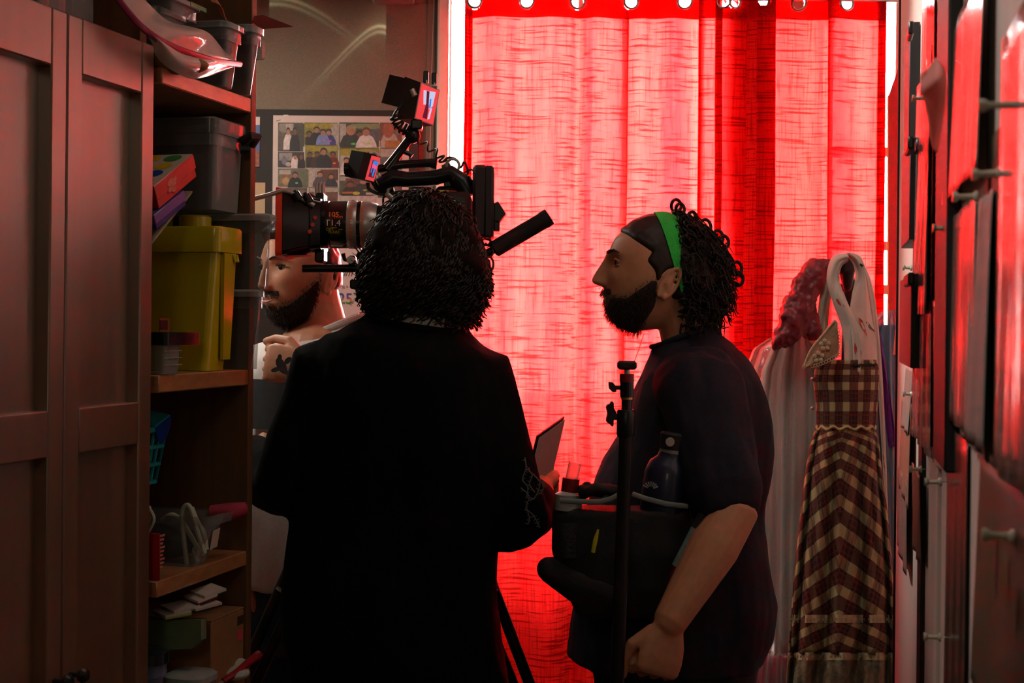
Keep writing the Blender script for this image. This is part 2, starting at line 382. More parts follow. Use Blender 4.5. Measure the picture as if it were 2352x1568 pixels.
def curtain(label, plan, grom, seed, group):
    top, bot = P(1500, -42, DC).z, .06
    pl = [((px-1176)/F*DC, dy) for px, dy in plan]
    root = thing('curtain', label, 'curtain', (pl[0][0], DC, 0), group)
    def fn(u, v, off=0, zt=top, zb=bot):
        p = catmull([V((a, c, 0)) for a, c in pl], u)
        z = zt+(zb-zt)*v; k = (top-z)/(top-bot)
        wob = .012*math.sin(3.1*z+seed+u*9)*k + .006*math.sin(9*z+u*14+seed)*k
        return V((p.x+wob*.7, DC+p.y*(.55+.75*k)+wob+off, z))
    zb = P(1500, 40, DC).z; vb = (top-zb)/(top-.06)
    part('cloth', MB().grid(lambda u, v: fn(u, vb*.96+(1-vb*.96)*v), 260, 50), M_curtain, root, 180)
    cs = [P(px, py, DC) for px, py, ry in grom]
    hb = MB()
    for off in (0, .006): hb.grid(lambda u, v: fn(u, vb*v, off), 560, 26)
    keep = [f for f in hb.f if all(math.hypot(sum(hb.v[i].x for i in f)/4-c.x, sum(hb.v[i].z for i in f)/4-c.z) > .0195 for c in cs)]
    hb.f = keep; hb.m = [0]*len(keep)
    part('header_band', hb, M_curtain, root, 180)
    part('side_hem', MB().grid(lambda u, v: fn(u*.018, v, .004), 4, 60), M_curtain, root, 180)
    for px, py, ry in grom:
        c = P(px, py, DC-.012)
        part('grommet', MB().torus(c, (ry, 1, 0), .021, .0042, 24, 8), M_chrome, root)
    return root
plan1 = [(1060,.0),(1078,.05),(1066,.06),(1090,.045),(1128,.0),(1165,.02),(1205,.03),(1260,.0),(1300,.015),(1322,.045),(1340,.03),(1362,.0),(1398,.02),(1440,.05),(1426,.07),(1462,.015),(1500,.03),(1540,.0),(1585,.035),(1612,.03),(1600,.01),(1648,.0)]
plan2 = [(1652,-.02),(1638,.0),(1700,.03),(1752,.05),(1700,.07),(1648,.085),(1690,.1),(1748,.115),(1700,.13),(1655,.14),(1700,.12),(1745,.06),(1712,.03),(1722,.0),(1764,-.03),(1728,-.05),(1770,-.06),(1758,-.02),(1800,.01),(1850,.03),(1890,.02),(1908,.0),(1894,-.02),(1902,-.035),(1930,-.02),(1965,.01),(2000,.02),(2030,.0),(2012,.02),(2026,.035)]
curtain('wide red slub-weave curtain panel on the left half of the rod, behind both dark-shirted men', plan1, [(1090,2,-.2),(1210,3,.1),(1327,4,0),(1450,4,-.1),(1573,4,.2)], 0.3, 'red curtains on the window')
curtain('bunched red curtain panel on the right, dark doubled folds at its left edge', plan2, [(1663,2,.5),(1688,3,-.6),(1752,4,.9),(1835,8,.4),(1945,8,-.3)], 2.1, 'red curtains on the window')
b = MB().cyl((xw(1030, DC), DC+.0, P(1500, -8, DC).z), (xw(2120, DC), DC, P(1500, -8, DC).z), .011)
rod = thing('curtain_rod', 'steel curtain rod along the top of the window holding both red panels', 'curtain rod', (xw(1500, DC), DC, P(1500, -8, DC).z))
part('rod', b, M_chrome, rod)
for px in (1034, 2116): part('bracket', MB().box((xw(px, DC)-.008, DC-.005, P(1500,-8,DC).z-.012), (xw(px, DC)+.008, YW-.006, P(1500,-8,DC).z+.012), b=.002), M_chrome, rod)

# ---------------- wardrobe (left) ----------------
M_ward = wood('brown_stained_wood', lin((96, 62, 34)), lin((120, 80, 46)), .42, (40, 26, 1.6), coat=1.0)
M_wardin = wood('dark_wood_recess', lin((92, 60, 33)), lin((114, 76, 44)), .42, (40, 26, 1.6), coat=1.0)
M_pine = wood('pine_edge', lin((196, 140, 84)), lin((150, 96, 52)), .4, (6, 26, 70), coat=.8)
M_panel = wood('brown_shelf_side', lin((112, 78, 44)), lin((90, 62, 36)), .55, (40, 40, 2.0))
M_black = mat('black_metal', (.012, .012, .012), .4, var=.2)
sA, sB = sL(355, 300)-.0, 0
sB = sL(154, 300); sA = sL(349, 750); sC = 2*sB-sA
ztop = zL(355, 105); zr = zL(250, 965); 
war = thing('wardrobe', 'tall brown stained two-door wardrobe with framed panel doors at the left edge', 'wardrobe', ML @ V((-.2, sB, 0)))
part('carcass', MB().box((-.5, sC-.02, 0), (-.036, sA, ztop-.02), ML, .002).box((-.5, sC-.02, ztop-.02), (-.036, sA, ztop), ML, .002), M_ward, war)
zz = [(.06, .85), (.95, 0)]
z_mid1, z_mid0 = zL(250, 930), zL(250, 1030)
for (s0, s1) in ((sC, sB-.0012), (sB+.0012, sA)):
    st = (s1-s0)*.155
    d = part('door', MB().box((-.034, s0, .05), (0, s0+st, ztop), ML, .0025).box((-.034, s1-st, .05), (0, s1, ztop), ML, .0025), M_ward, war)
    for z0, z1 in ((ztop-.085, ztop), (z_mid0, z_mid1), (.05, .14)):
        part('rail', MB().box((-.034, s0+st, z0), (-.0006, s1-st, z1), ML, .002), M_ward, d)
    for z0, z1 in ((z_mid1, ztop-.085), (.14, z_mid0)):
        part('door_panel', MB().box((-.034, s0+st-.004, z0-.004), (-.022, s1-st+.004, z1+.004), ML), M_wardin, d)
    sk = s1-st*.5 if s0 < sB-.01 else s0+st*.5
    zk = zL(150, 1552)
    part('handle', MB().lathe([(.004, 0), (.004, .014), (.010, .018), (.012, .024), (.008, .03), (.001, .031)], ML @ Matrix.Translation((0, sk, zk)) @ Matrix.Rotation(PI/2, 4, 'Y')), M_black, d)

# ---------------- shelf unit ----------------
sS0, sS1 = sA+.006, sL(588, 300); tU = sS1-sL(577, 300)
sIn = sS1-tU
shelf_unit = thing('shelving_unit', 'tall open pine shelving unit between the wardrobe and the photo wall', 'shelving', ML @ V((-.2, (sS0+sS1)/2, 0)))
HT = 2.45
part('side_panel', MB().box((-.42, sIn, 0), (0, sS1, HT), ML, .0015), M_panel, shelf_unit)
part('side_panel', MB().box((-.42, sS0, 0), (-.03, sS0+tU, HT), ML, .0015), M_panel, shelf_unit)
part('back_panel', MB().box((-.428, sS0, 0), (-.42, sS1, HT), ML), M_panel, shelf_unit)
part('top_panel', MB().box((-.42, sS0, HT), (0, sS1, HT+.02), ML), M_panel, shelf_unit)
def shelf(pytop, pybot, px=573):
    z0, z1 = zL(px, pybot), zL(px, pytop)
    part('shelf', MB().box((-.42, sS0+tU, z0), (-.001, sIn, z1), ML, .002), M_pine, shelf_unit); return z1
ZS1 = shelf(224, 258); ZS2 = shelf(848, 884); ZS3 = shelf(1263, 1296); ZS4 = shelf(1545, 1575)
shelf(-330, -300); 
# ---------------- people: tools ----------------
def smoothmesh(name, mb, mats, voxel=.004, it=4, fac=.5, sub=None):
    """fuse overlapping closed shapes into one continuous skin"""
    me = mesh_of(name+'_src', mb, mats, 180)
    o = bpy.data.objects.new(name+'_src', me); COL.objects.link(o)
    r = o.modifiers.new('r', 'REMESH'); r.mode = 'VOXEL'; r.voxel_size = voxel; r.use_smooth_shade = True
    if it:
        s = o.modifiers.new('s', 'SMOOTH'); s.factor = fac; s.iterations = it
    dg = bpy.context.evaluated_depsgraph_get(); dg.update()
    out = bpy.data.meshes.new_from_object(o.evaluated_get(dg)); out.name = name
    bpy.data.objects.remove(o); bpy.data.meshes.remove(me)
    out.polygons.foreach_set('use_smooth', [True]*len(out.polygons))
    return out
def warp(me, fn):
    """move each vertex along its normal by fn(co, normal)"""
    n = len(me.vertices); co = np.zeros(n*3); me.vertices.foreach_get('co', co)
    no = np.zeros(n*3); me.vertex_normals.foreach_get('vector', no)
    co = co.reshape(-1, 3); no = no.reshape(-1, 3)
    d = fn(co, no); co = co + no*d[:, None]
    me.vertices.foreach_set('co', co.ravel()); me.update()
    return me
def wrinkle(me, amp, stretch, seed=0, mask=None):
    def fn(co, no):
        d = np.array([mnoise.noise((p[0]*stretch[0]+seed, p[1]*stretch[1], p[2]*stretch[2])) + .5*mnoise.noise((p[0]*stretch[0]*2.1, p[1]*stretch[1]*2.1+seed, p[2]*stretch[2]*2.1)) for p in co])
        d = np.sign(d)*np.abs(d)**.8
        return d*amp*(mask(co) if mask else 1)
    return warp(me, fn)
G = lambda x, s: np.exp(-(x/s)**2)
def head_xyz(dx, dy, dz, nose=.030, jaw=1.0, brow=1.0, chin=1.0):
    """head surface in the head's own frame (x to its left, y = face, z up), from unit directions; about 0.23 m tall"""
    ax, ay, az = .076, .098, .118
    x, y, z = ax*dx, ay*dy, az*dz
    up = np.clip(dz, 0, 1); dn = np.clip(-dz, 0, 1); fr = np.clip(dy, 0, 1); bk = np.clip(-dy, 0, 1)
    y = y - bk*.006*dn + bk*up*.012
    # jaw narrows to the chin, chin comes forward
    x = x*(1-.30*jaw*dn**2*(.4+.6*fr)) * (1+.02*np.exp(-((dz-.25)/.4)**2))
    y = y + .030*dn**1.5*np.clip(dy+.25, 0, 1)**.6 - .012*dn*bk*0
    z = z + .022*dn*bk**1.0
    # flatten the face
    f = np.clip((dy-.35)/.65, 0, 1)
    y = y - .010*f*G(z+.02, .05)*0 - .006*f*np.clip(np.abs(x)/.06, 0, 1)**2
    a = np.abs(x)
    y = y + f*(brow*.0055*G(z-.030, .010)*G(a-.022, .03) )
    y = y - f*(.0125*G(a-.031, .014)*G(z-.014, .012))                      # eye sockets
    y = y + f*(.0050*G(a-.031, .010)*G(z-.013, .007))                      # lids
    y = y + f*.0065*G(a-.043, .016)*G(z+.016, .016)                        # cheekbones
    ridge = np.clip((.024-z)/.056, 0, 1.0)
    y = y + f*.007*G(z-.062, .026)*G(a, .045)                              # forehead
    zt = z+.026
    hgt = nose*np.where(z > -.026, (.18+.82*np.clip((.024-z)/.050, 0, 1)**.95), np.clip(1-(zt/.012)**2, 0, 1)**.5) * np.clip((.036-z)/.012, 0, 1)
    wid = .0065+.006*ridge
    y = y + f*hgt*np.exp(-(a/wid)**2.2)
    y = y + f*.009*G(a-.0135, .006)*G(z+.030, .007)                        # nostril wings
    y = y + f*(.0075*G(z+.054, .0055)*G(a, .020) + .0080*G(z+.066, .0055)*G(a, .017) - .0055*G(z+.0600, .0026)*G(a, .021))  # lips
    y = y - f*.004*G(z+.078, .006)*G(a, .02) + f*.008*chin*G(z+.096, .014)*G(a, .02)
    return x, y, z
def head_grid(nu=150, nv=110, off=None, **kw):
    """closed head as rings; off(x,y,z,dx,dy,dz)-> extra distance along the outward direction"""
    th = np.linspace(0.02, PI-.02, nv)[:, None]; ph = np.linspace(0, 2*PI, nu, endpoint=False)[None, :]
    # more columns on the face
    ph = ph + .35*np.sin(2*(ph))*0 - .45*np.sin(ph-PI/2+PI/2)*0
    phw = PI/2 + (ph-PI) + .55*np.sin(ph-PI)*-1
    dx = np.sin(th)*np.cos(phw); dy = np.sin(th)*np.sin(phw); dz = -np.cos(th)*np.ones_like(phw)
    x, y, z = head_xyz(dx, dy, dz, **kw)
    if off is not None:
        d = off(x, y, z); x = x+dx*d; y = y+dy*d; z = z+dz*d
    return x, y, z
def head_mb(mb, M, **kw):
    x, y, z = head_grid(**kw)
    mb.rings([[M @ V((x[i, j], y[i, j], z[i, j])) for j in range(x.shape[1])] for i in range(x.shape[0])])
    return mb
def head_shell(M, mask, thick, seed=0, nz=(60, .35), **kw):
    """solid shell over the masked part of the head (scalp hair, beard); thick(x,y,z) metres"""
    x, y, z = head_grid(**kw)
    mk = mask(x, y, z); c = V((0, 0, 0))
    t = thick(x, y, z)
    nv, nu = x.shape; mb = MB(); idx = {}
    for i in range(nv):
        for j in range(nu):
            p = V((x[i, j], y[i, j], z[i, j])); r = p.normalized()
            k = max(0.0, min(1.0, float(mk[i, j])))
            nn = mnoise.noise(p*nz[0]+V((seed, 0, 0)))
            q = p + r*(t[i, j]*k*(1+nz[1]*nn) - .006*(1-k))
            mb.v.append(M @ q)
    keep = mk > .02
    for i in range(nv-1):
        for j in range(nu):
            j2 = (j+1) % nu
            if keep[i, j] or keep[i+1, j] or keep[i, j2] or keep[i+1, j2]:
                mb.f.append((i*nu+j, i*nu+j2, (i+1)*nu+j2, (i+1)*nu+j)); mb.m.append(0)
    return mb
def ear_mb(mb, M, side, s=1.0):
    # an ear: rim, lobe, bowl
    o = V((side*.0735, -.021, -.020)); out = V((side*.55, -.55, 0)).normalized(); f = V((0, .93, 0)) + V((side*.1, 0, 0)); u = V((0, -.18, 1)).normalized()
    pts = []
    for k in range(13):
        a = math.radians(-70+k*26)
        rr = .019 if math.sin(a) > 0 else .015
        pts.append(o + out*(.010+.004*math.sin(a)) + V((0, -1, 0))*(math.cos(a-.2)*.015*s - .004) + u*(math.sin(a)*.030*s))
    mb.tube([M @ p for p in pts], [.0028]+[.0042]*11+[.0048], 8)
    mb.ball(M @ (o+out*.006-u*.024*s+V((0, .004, 0))), (.0075, .0075, .009), 10, 8)
    mb.tube([M @ (o+out*.003+V((0, .006, 0))+u*-.022*s), M @ (o+out*.005+V((0, .0, 0))+u*0), M @ (o+out*.006+V((0, -.004, 0))+u*.022*s)], [.006, .0085, .006], 10, flat=.6)
    mb.ball(M @ (o+out*.001), (.012, .012, .026), 10, 8)
    return mb
def frm(o, f, u):
    """frame with y = f (facing), z close to u, x = to its own left... right-handed"""
    f = V(f).normalized(); u = V(u); u = (u-f*u.dot(f)).normalized(); x = f.cross(u)
    return Matrix(((x.x, f.x, u.x, o[0]), (x.y, f.y, u.y, o[1]), (x.z, f.z, u.z, o[2]), (0, 0, 0, 1)))
def hand_mb(mb, W, d, pn, curl, side=1, s=1.0, spread=.06, thumb=.5):
    """hand from wrist W along d; pn = palm normal (fingers curl towards it); side = +1 when the thumb lies towards d x pn"""
    d = V(d).normalized(); pn = V(pn); pn = (pn-d*pn.dot(d)).normalized(); t = d.cross(pn)*side
    W = V(W)
    # palm: loft of flattened rings
    rs = []
    for k, (al, wd, th) in enumerate([(-.012, .024, .017), (.012, .030, .018), (.040, .040, .017), (.068, .043, .0155), (.088, .041, .0125), (.096, .034, .008)]):
        c = W + d*al*s
        rs.append([c + t*(math.cos(2*PI*j/14)*wd*s) + pn*(math.sin(2*PI*j/14)*th*s) for j in range(14)])
    mb.rings(rs)
    L = [(.030, .043, .026, .020, .0088), (.010, .048, .030, .022, .0091), (-.011, .044, .028, .021, .0086), (-.031, .034, .021, .018, .0077)]
    for k, (off, a, b_, c_, r) in enumerate(L):
        p = W + d*.084*s + t*off*s - pn*.002*s
        pts = [p-d*.02*s, p]; ang = 0; dd = d + t*(off/.03)*spread
        for seg, cl in ((a, curl[0]), (b_, curl[1]), (c_, curl[2])):
            ang += cl; q = (dd.normalized()*math.cos(ang) + pn*math.sin(ang)); pts.append(pts[-1]+q*seg*s)
        mb.limb(pts, [r*s, r*1.08*s, r*.98*s, r*.9*s, r*.78*s], 10)
    b0 = W + d*.022*s + t*.024*s + pn*.006*s
    q1 = (d*.75 + t*.66 + pn*.35*thumb).normalized(); q2 = (d*.86 + t*(.35-.5*thumb) + pn*.55*thumb).normalized(); q3 = (d*.85 - t*.5*thumb + pn*.5*thumb).normalized()
    p1 = b0+q1*.044*s; p2 = p1+q2*.034*s; p3 = p2+q3*.026*s
    mb.limb([b0, p1, p2, p3], [.0135*s, .0115*s, .0102*s, .0085*s], 10)
    return mb
def slab(c, fx, bx, hy, n=28, ex=2.3, tilt=0):
    """horizontal ring: centre depth c.y, from x=fx to x=bx, half depth hy (superellipse)"""
    cx, rx = (fx+bx)/2, abs(bx-fx)/2
    out = []
    for j in range(n):
        a = 2*PI*j/n; ca, sa = math.cos(a), math.sin(a)
        out.append(V((cx + rx*math.copysign(abs(ca)**(2/ex), ca), c[0] + hy*math.copysign(abs(sa)**(2/ex), sa), c[1] + tilt*ca)))
    return out
def curl_strand(mb, p, out, side, L, rad, turns, r, n=22, sag=.3, m=5):
    out = V(out).normalized(); u = out.orthogonal().normalized(); w_ = out.cross(u); ph = R.uniform(0, 6.28); hand = R.choice((-1, 1))
    pts = []
    for k in range(n+1):
        t = k/n; a = ph+hand*turns*2*PI*t
        env = min(1, t*5)
        pts.append(V(p) + out*(L*t) + V((0, 0, -sag*L*t*t)) + V(side)*(t*t) + (u*math.cos(a)+w_*math.sin(a))*rad*env - (u*math.cos(ph)+w_*math.sin(ph))*rad*env*.6)
    mb.tube(pts, [r*(1 if k < n*.7 else 1-.6*(k-n*.7)/(n*.3)) for k in range(n+1)], m)
M_skin = mat('warm_skin', lin((205, 150, 118)), .45, var=.07, scale=60, sss=.12, bump=.08, bscale=500)
M_skin_t = mat('tan_skin', lin((188, 134, 100)), .45, var=.08, scale=60, sss=.1, bump=.08, bscale=500)
M_lip = mat('lips', lin((176, 100, 88)), .4)
M_hair = mat('dark_brown_hair', lin((36, 23, 17)), .5, var=.4, scale=120, spec=.35)
M_beard = mat('dark_beard', lin((54, 36, 27)), .6, var=.5, scale=300, bump=.8, bscale=350)
M_eye = mat('eye_white', lin((165, 152, 145)), .15, var=.02)
M_iris = mat('dark_iris', lin((38, 24, 18)), .1, var=.1)
def eyes(M, parent, look=(0, 1, 0)):
    look = V(look).normalized()
    for sx in (-1, 1):
        c = V((sx*.031, .0728, .0125))
        e = part('eye', MB().ball(M @ c, .0112, 16, 10), M_eye, parent)
        D = M.to_3x3() @ look; cc = (M @ c)+D*.0085
        rs = [[cc + (D.orthogonal().normalized()*math.cos(2*PI*j/14)+D.cross(D.orthogonal().normalized())*math.sin(2*PI*j/14))*r + D*h for j in range(14)] for r, h in ((.0058, 0), (.0052, .0025), (.003, .0036), (.0006, .0038))]
        part('iris', MB().rings(rs), M_iris, e)
def brow_pts(sx):
    return [V((sx*.014, .0985, .031)), V((sx*.024, .0965, .036)), V((sx*.036, .0905, .0375)), V((sx*.047, .080, .033))]

def beard_hairs(M, mask, n, parent, seed, kw):
    rr = random.Random(seed); b = MB(); k = 0; tries = 0
    while k < n and tries < 60000:
        tries += 1
        dv = V((rr.gauss(0, .8), abs(rr.gauss(.3, .6)), rr.uniform(-1, .2))).normalized()
        x, y, z = head_xyz(np.array([dv.x]), np.array([dv.y]), np.array([dv.z]), **kw)
        m_ = float(np.ravel(mask(x, y, z))[0])
        if m_ < .04 or rr.random() > m_+.25: continue
        p = V((x[0], y[0], z[0])); k += 1
        dn = (V((rr.gauss(0, .35), rr.gauss(.1, .3), -1)) + dv*.7).normalized()
        L = rr.uniform(.004, .010)*(1+.8*max(0, (-.07-p.z)/.03))
        p0 = p + dv*.003*m_
        b.tube([M @ p0, M @ (p0+dn*L*.5+dv*.001), M @ (p0+dn*L)], [.00042, .0004, .0001], 3, False)
    part('beard_hairs', b, M_beard, parent, 180, kind='stuff')
# ================= man with the green headband (profile, right of centre) =================
M_navy = mat('navy_cotton', lin((36, 34, 43)), .9, var=.12, scale=90, spec=.2, bump=.15, bscale=700)
M_denim_b = mat('black_trousers', lin((26, 22, 20)), .85, var=.15, scale=200)
M_green = mat('green_knit_headband', lin((44, 200, 72)), .8, var=.12, scale=300, bump=.5, bscale=500)
M_rubber = mat('dark_rubber', lin((28, 26, 26)), .7)
D2 = 3.0
man2 = thing('person', 'bearded man in profile with green headband, dark curly hair and navy t-shirt', 'person', (P(1560, 750, D2).x, D2, 0))
q = lambda px, py, d=D2: P(px, py, d)
Hs = (P(0, 499, D2)-P(0, 757, D2)).length/.229                 # head scale from crown to chin
HM2 = frm(q(1503, 629), V((-1, .0, .10)), V((0, 0, 1))) @ Matrix.Scale(Hs*1.0, 4)
b = MB()
hk = dict(nose=.029, chin=1.0)
head_mb(b, HM2, **hk)
ear_mb(b, HM2, 1, 1.1); ear_mb(b, HM2, -1, 1.1)
b.tube([q(1560, 640), q(1562, 700), q(1575, 760), q(1588, 830), q(1592, 900)], [.055, .057, .055, .056, .06], 18)
# arms
def arm(mb, sh, el, wr, r=(.056, .05, .043, .046, .036, .027)):
    mb.limb([sh, sh.lerp(el, .5), el, el.lerp(wr, .3), el.lerp(wr, .7), wr], r, 16)
A = (q(1612, 900, 2.80), q(1682, 1185, 2.64), q(1538, 1428, 2.56))
Bf = (q(1592, 900, 3.20), q(1650, 1180, 3.25), q(1520, 1380, 3.2))
for S, E, W in (A, Bf): arm(b, S, E, W, (.056, .052, .047, .047, .038, .031))
b.limb([q(1600, 1000), q(1590, 1300), q(1560, 1450)], [.1, .12, .11], 20)
dd = (q(1520, 1500, 2.55)-A[2]).normalized()
hand_mb(b, A[2], dd, V((-.25, .85, -.1)), (1.25, 1.45, .8), side=-1, s=1.02, thumb=.55)
hand_mb(b, Bf[2], (V((-.3, 0, -1))), V((0, -1, 0)), (.5, .6, .4), side=1, s=1.0)
for d_ in (2.89, 3.11):
    b.limb([q(1560, 1470, d_), V((q(1540, 0, d_).x, d_, .48)), V((q(1560, 0, d_).x, d_, .1))], [.09, .06, .045], 14)
part('body', smoothmesh('body', b, M_skin_t, .0032, 2), M_skin_t, man2)
# t-shirt
rows = [(756, 1500, 1640, .060, .026), (778, 1494, 1655, .072, .026), (800, 1484, 1692, .11, .020), (828, 1474, 1718, .158, .012), (862, 1462, 1736, .19, .005), (900, 1450, 1750, .205), (960, 1430, 1761, .21), (1010, 1404, 1766, .21), (1090, 1367, 1763, .21), (1180, 1338, 1758, .205), (1270, 1322, 1767, .215), (1360, 1314, 1777, .22), (1440, 1308, 1767, .22), (1494, 1305, 1746, .21)]
b = MB().rings([slab((D2, q(0, y).z), q(a, y).x, q(c, y).x, h, 36, 2.25, tilt=(r_[4] if len(r_) > 4 else 0)) for r_ in rows for y, a, c, h in [r_[:4]]])
for S, E, off in ((A[0], A[1], 0), (Bf[0], Bf[1], 1)):
    T_ = S.lerp(E, .84); b.limb([S.lerp(V((S.x, D2, S.z+.02)), .45), S, S.lerp(E, .5), T_], [.085, .086, .078, .073], 20)
me = smoothmesh('shirt', b, M_navy, .0055, 6)
def shm(co):
    return np.ones(len(co))
wrinkle(me, .010, (9, 6, 3.2), 3.1)
wrinkle(me, .004, (22, 12, 9), 9.0)
part('t_shirt', me, M_navy, man2)
# collar ring
cp = [q(1497, 796), q(1512, 793, D2-.042), q(1568, 771, D2-.066), q(1626, 752, D2-.044), q(1642, 743), q(1626, 752, D2+.044), q(1568, 771, D2+.066), q(1512, 793, D2+.042)]
cpp = [V(catmull([cp[-1]]+cp+[cp[0], cp[1]], (1+k/4)/(len(cp)+2))) for k in range(4*len(cp))]
part('collar', MB().tube(cpp, .006, 8, False, True), M_navy, man2)
b = MB()
b.rings([slab((D2, z), q(fx, 1480).x, q(bx, 1480).x, h, 24) for z, fx, bx, h in ((q(0, 1470).z, 1345, 1742, .19), (q(0, 1530).z, 1362, 1735, .19), (q(0, 1600).z, 1372, 1725, .18))])
for d_ in (2.90, 3.10):
    b.limb([V((q(1545, 0).x, d_, .74)), V((q(1530, 0).x, d_, .46)), V((q(1555, 0).x, d_, .1))], [.115, .085, .062], 16)
part('trousers', smoothmesh('trousers', b, M_denim_b, .008, 4), M_denim_b, man2)
for d_ in (2.90, 3.10):
    x0 = q(1575, 0).x
    part('shoe', smoothmesh('shoe', MB().limb([V((x0, d_, .05)), V((x0-.1, d_, .05)), V((x0-.19, d_-.01, .038))], [.048, .046, .036], 14).box((x0-.22, d_-.042, 0), (x0+.045, d_+.042, .03), b=.01), M_rubber, .005, 3), M_rubber, man2)
eyes(HM2, man2, (0.15, 1, .05))
# hair: sleek in front of the band, curls behind
def hmask(x, y, z):
    front = np.clip((z-.052-.55*np.clip(y-.045, -1, 1)*1.1-.10*np.clip(np.abs(x)-.05, 0, 1)*0)/.010, 0, 1)         # hairline
    side = np.clip((-.010-y)/.014, 0, 1)*np.clip((z+.055)/.02, 0, 1)
    temple = np.clip((z+.03)/.02, 0, 1)*np.clip((.016+.25*np.clip(z-.02, -.03, .03)+.012*np.exp(-((z-.022)/.012)**2)-y)/.010, 0, 1)
    hole = np.exp(-(((y+.022)/.017)**2+((z+.022)/.030)**2)**2)*(np.abs(x) > .03)
    return np.maximum(np.maximum(front, side), temple)*(1-hole)
def hthick(x, y, z):
    return .005 + .040*np.clip((-.028-y)/.06, 0, 1)*np.clip((z+.14)/.08, 0, 1)
hair = part('hair', head_shell(HM2, hmask, hthick, 4, (55, .4), **hk), M_hair, man2, 180)
b = MB(); n = 0
while n < 800:
    th = R.uniform(-.8, 1.0); ph = R.uniform(0, 2*PI)
    dv = V((math.cos(ph)*math.sqrt(max(0, 1-th*th)), math.sin(ph)*math.sqrt(max(0, 1-th*th)), th))
    x, y, z = head_xyz(np.array([dv.x]), np.array([dv.y]), np.array([dv.z]))
    pl_ = V((x[0], y[0], z[0]))
    if pl_.y > -.044+.018*min(1, max(0, pl_.z/.11)): continue
    if pl_.z < -.095: continue
    n += 1
    t = float(hthick(x, y, z)[0])
    o_ = (HM2.to_3x3() @ (dv+V((0, -.25, .1)))).normalized()
    curl_strand(b, HM2 @ (pl_+dv*t*.7), o_, (0, 0, -.012), R.uniform(.022, .05), R.uniform(.006, .0105), R.uniform(1.2, 2.2), R.uniform(.0014, .0026), 18, .35, 5)
# the loop of hair standing above the band, and the ringlets at the nape
for cx_, cy_, rr, ax in ((1553, 472, .0105, .05), (1562, 480, .009, -.05), (1662, 556, .011, .03), (1692, 616, .011, -.03), (1694, 640, .012, .02), (1638, 722, .017, .03), (1655, 700, .014, -.04), (1648, 545, .012, .05), (1620, 520, .012, .05), (1590, 500, .01, 0)):
    c_ = q(cx_, cy_, D2+ax)
    b.tube([c_ + V((math.cos(a)*rr, .004*math.sin(2*a), math.sin(a)*rr*1.25)) for a in [k*.33 for k in range(20)]], .0036, 6)
    b.tube([c_+V((.002, 0, -rr)), c_.lerp(q(1560, 620), .35)], [.004, .008], 6)
part('curls', b, M_hair, hair, 180)
# green headband: a strip round the head, wide on top, narrow behind the ear
b = MB(); ring_ = []
def bandp(a, wdt):
    # a: 0 = top, runs down both sides to the nape; plane tilted back
    pass
cen = HM2 @ V((0, -.012, .0))
fw = HM2.to_3x3() @ V((0, 1, 0)); upv = HM2.to_3x3() @ V((0, 0, 1)); lf = HM2.to_3x3() @ V((1, 0, 0))
def band_fn(u, v):
    a = 2*PI*u
    k = (1+math.cos(a))/2                                # 1 at the top, 0 at the nape
    wdt = .018 + .042*k**1.5
    ax_d = (-fw*.60*0 + upv*math.cos(math.radians(24)) + fw*math.sin(math.radians(24))*1)   # direction of the top of the loop
    dirv = (HM2.to_3x3() @ V((math.sin(a), -.15-.38*(1-math.cos(a)), math.cos(a)))).normalized()
    l_ = HM2.to_3x3().inverted() @ dirv; l_ = l_.normalized()
    along = (v-.5)*wdt
    l2 = (l_*.105 + V((0, 1, 0))*along*(1) + V((0, 0, -.30*along*math.copysign(1, math.cos(a))*0))).normalized()
    x, y, z = head_xyz(np.array([l2.x]), np.array([l2.y]), np.array([l2.z]))
    p = V((x[0], y[0], z[0])); bow = .0085 + .003*math.sin(PI*v)
    return HM2 @ (p + l2*(bow+.012*max(0, -math.cos(a))))
b.grid(band_fn, 72, 8, .002)
part('headband', b, M_green, man2, 60)
# beard, moustache, brows
def bmask(x, y, z):
    jawl = np.clip((-.046-z + .9*np.clip(.055-y, 0, .045))/.016, 0, 1)*np.clip((y+.016-.55*np.clip(-.06-z, 0, .05))/.012, 0, 1)
    mous = np.clip(1-np.abs(z+.047)/.010, 0, 1)*(np.abs(x) < .032)*(y > .06)*2
    lips = G(z+.062, .011)*G(x, .020)*(y > .06)
    return np.clip(np.maximum(jawl, mous)-1.3*lips, 0, 1)*np.clip((y+.01)/.01, 0, 1)
part('beard', head_shell(HM2, bmask, lambda x, y, z: .0022+.004*np.clip((-.08-z)/.03, 0, 1), 1, (260, .55), **hk), M_beard, hair, 180)
b = MB()
for sx in (-1, 1): part('eyebrow', MB().tube([HM2 @ p for p in brow_pts(sx)], [.003, .005, .0045, .002], 8, flat=.6), M_beard, hair)

beard_hairs(HM2, bmask, 2600, hair, 11, hk)
for sx in (-1, 1):
    part('eyelid', MB().tube([HM2 @ V((sx*(.031+.0145*t), .0855-.008*t*t, .0160+.0042*(1-t*t))) for t in (-1, -.6, -.2, .2, .6, 1)], .0022, 6), M_skin_t, man2)
    part('lower_eyelid', MB().tube([HM2 @ V((sx*(.031+.0135*t), .0835-.007*t*t, .0085-.0022*(1-t*t))) for t in (-1, -.6, -.2, .2, .6, 1)], .0020, 6), M_skin_t, man2)
M_hairs = mat('hair_underlayer', lin((24, 16, 12)), .9, var=.4, scale=140, spec=.1)
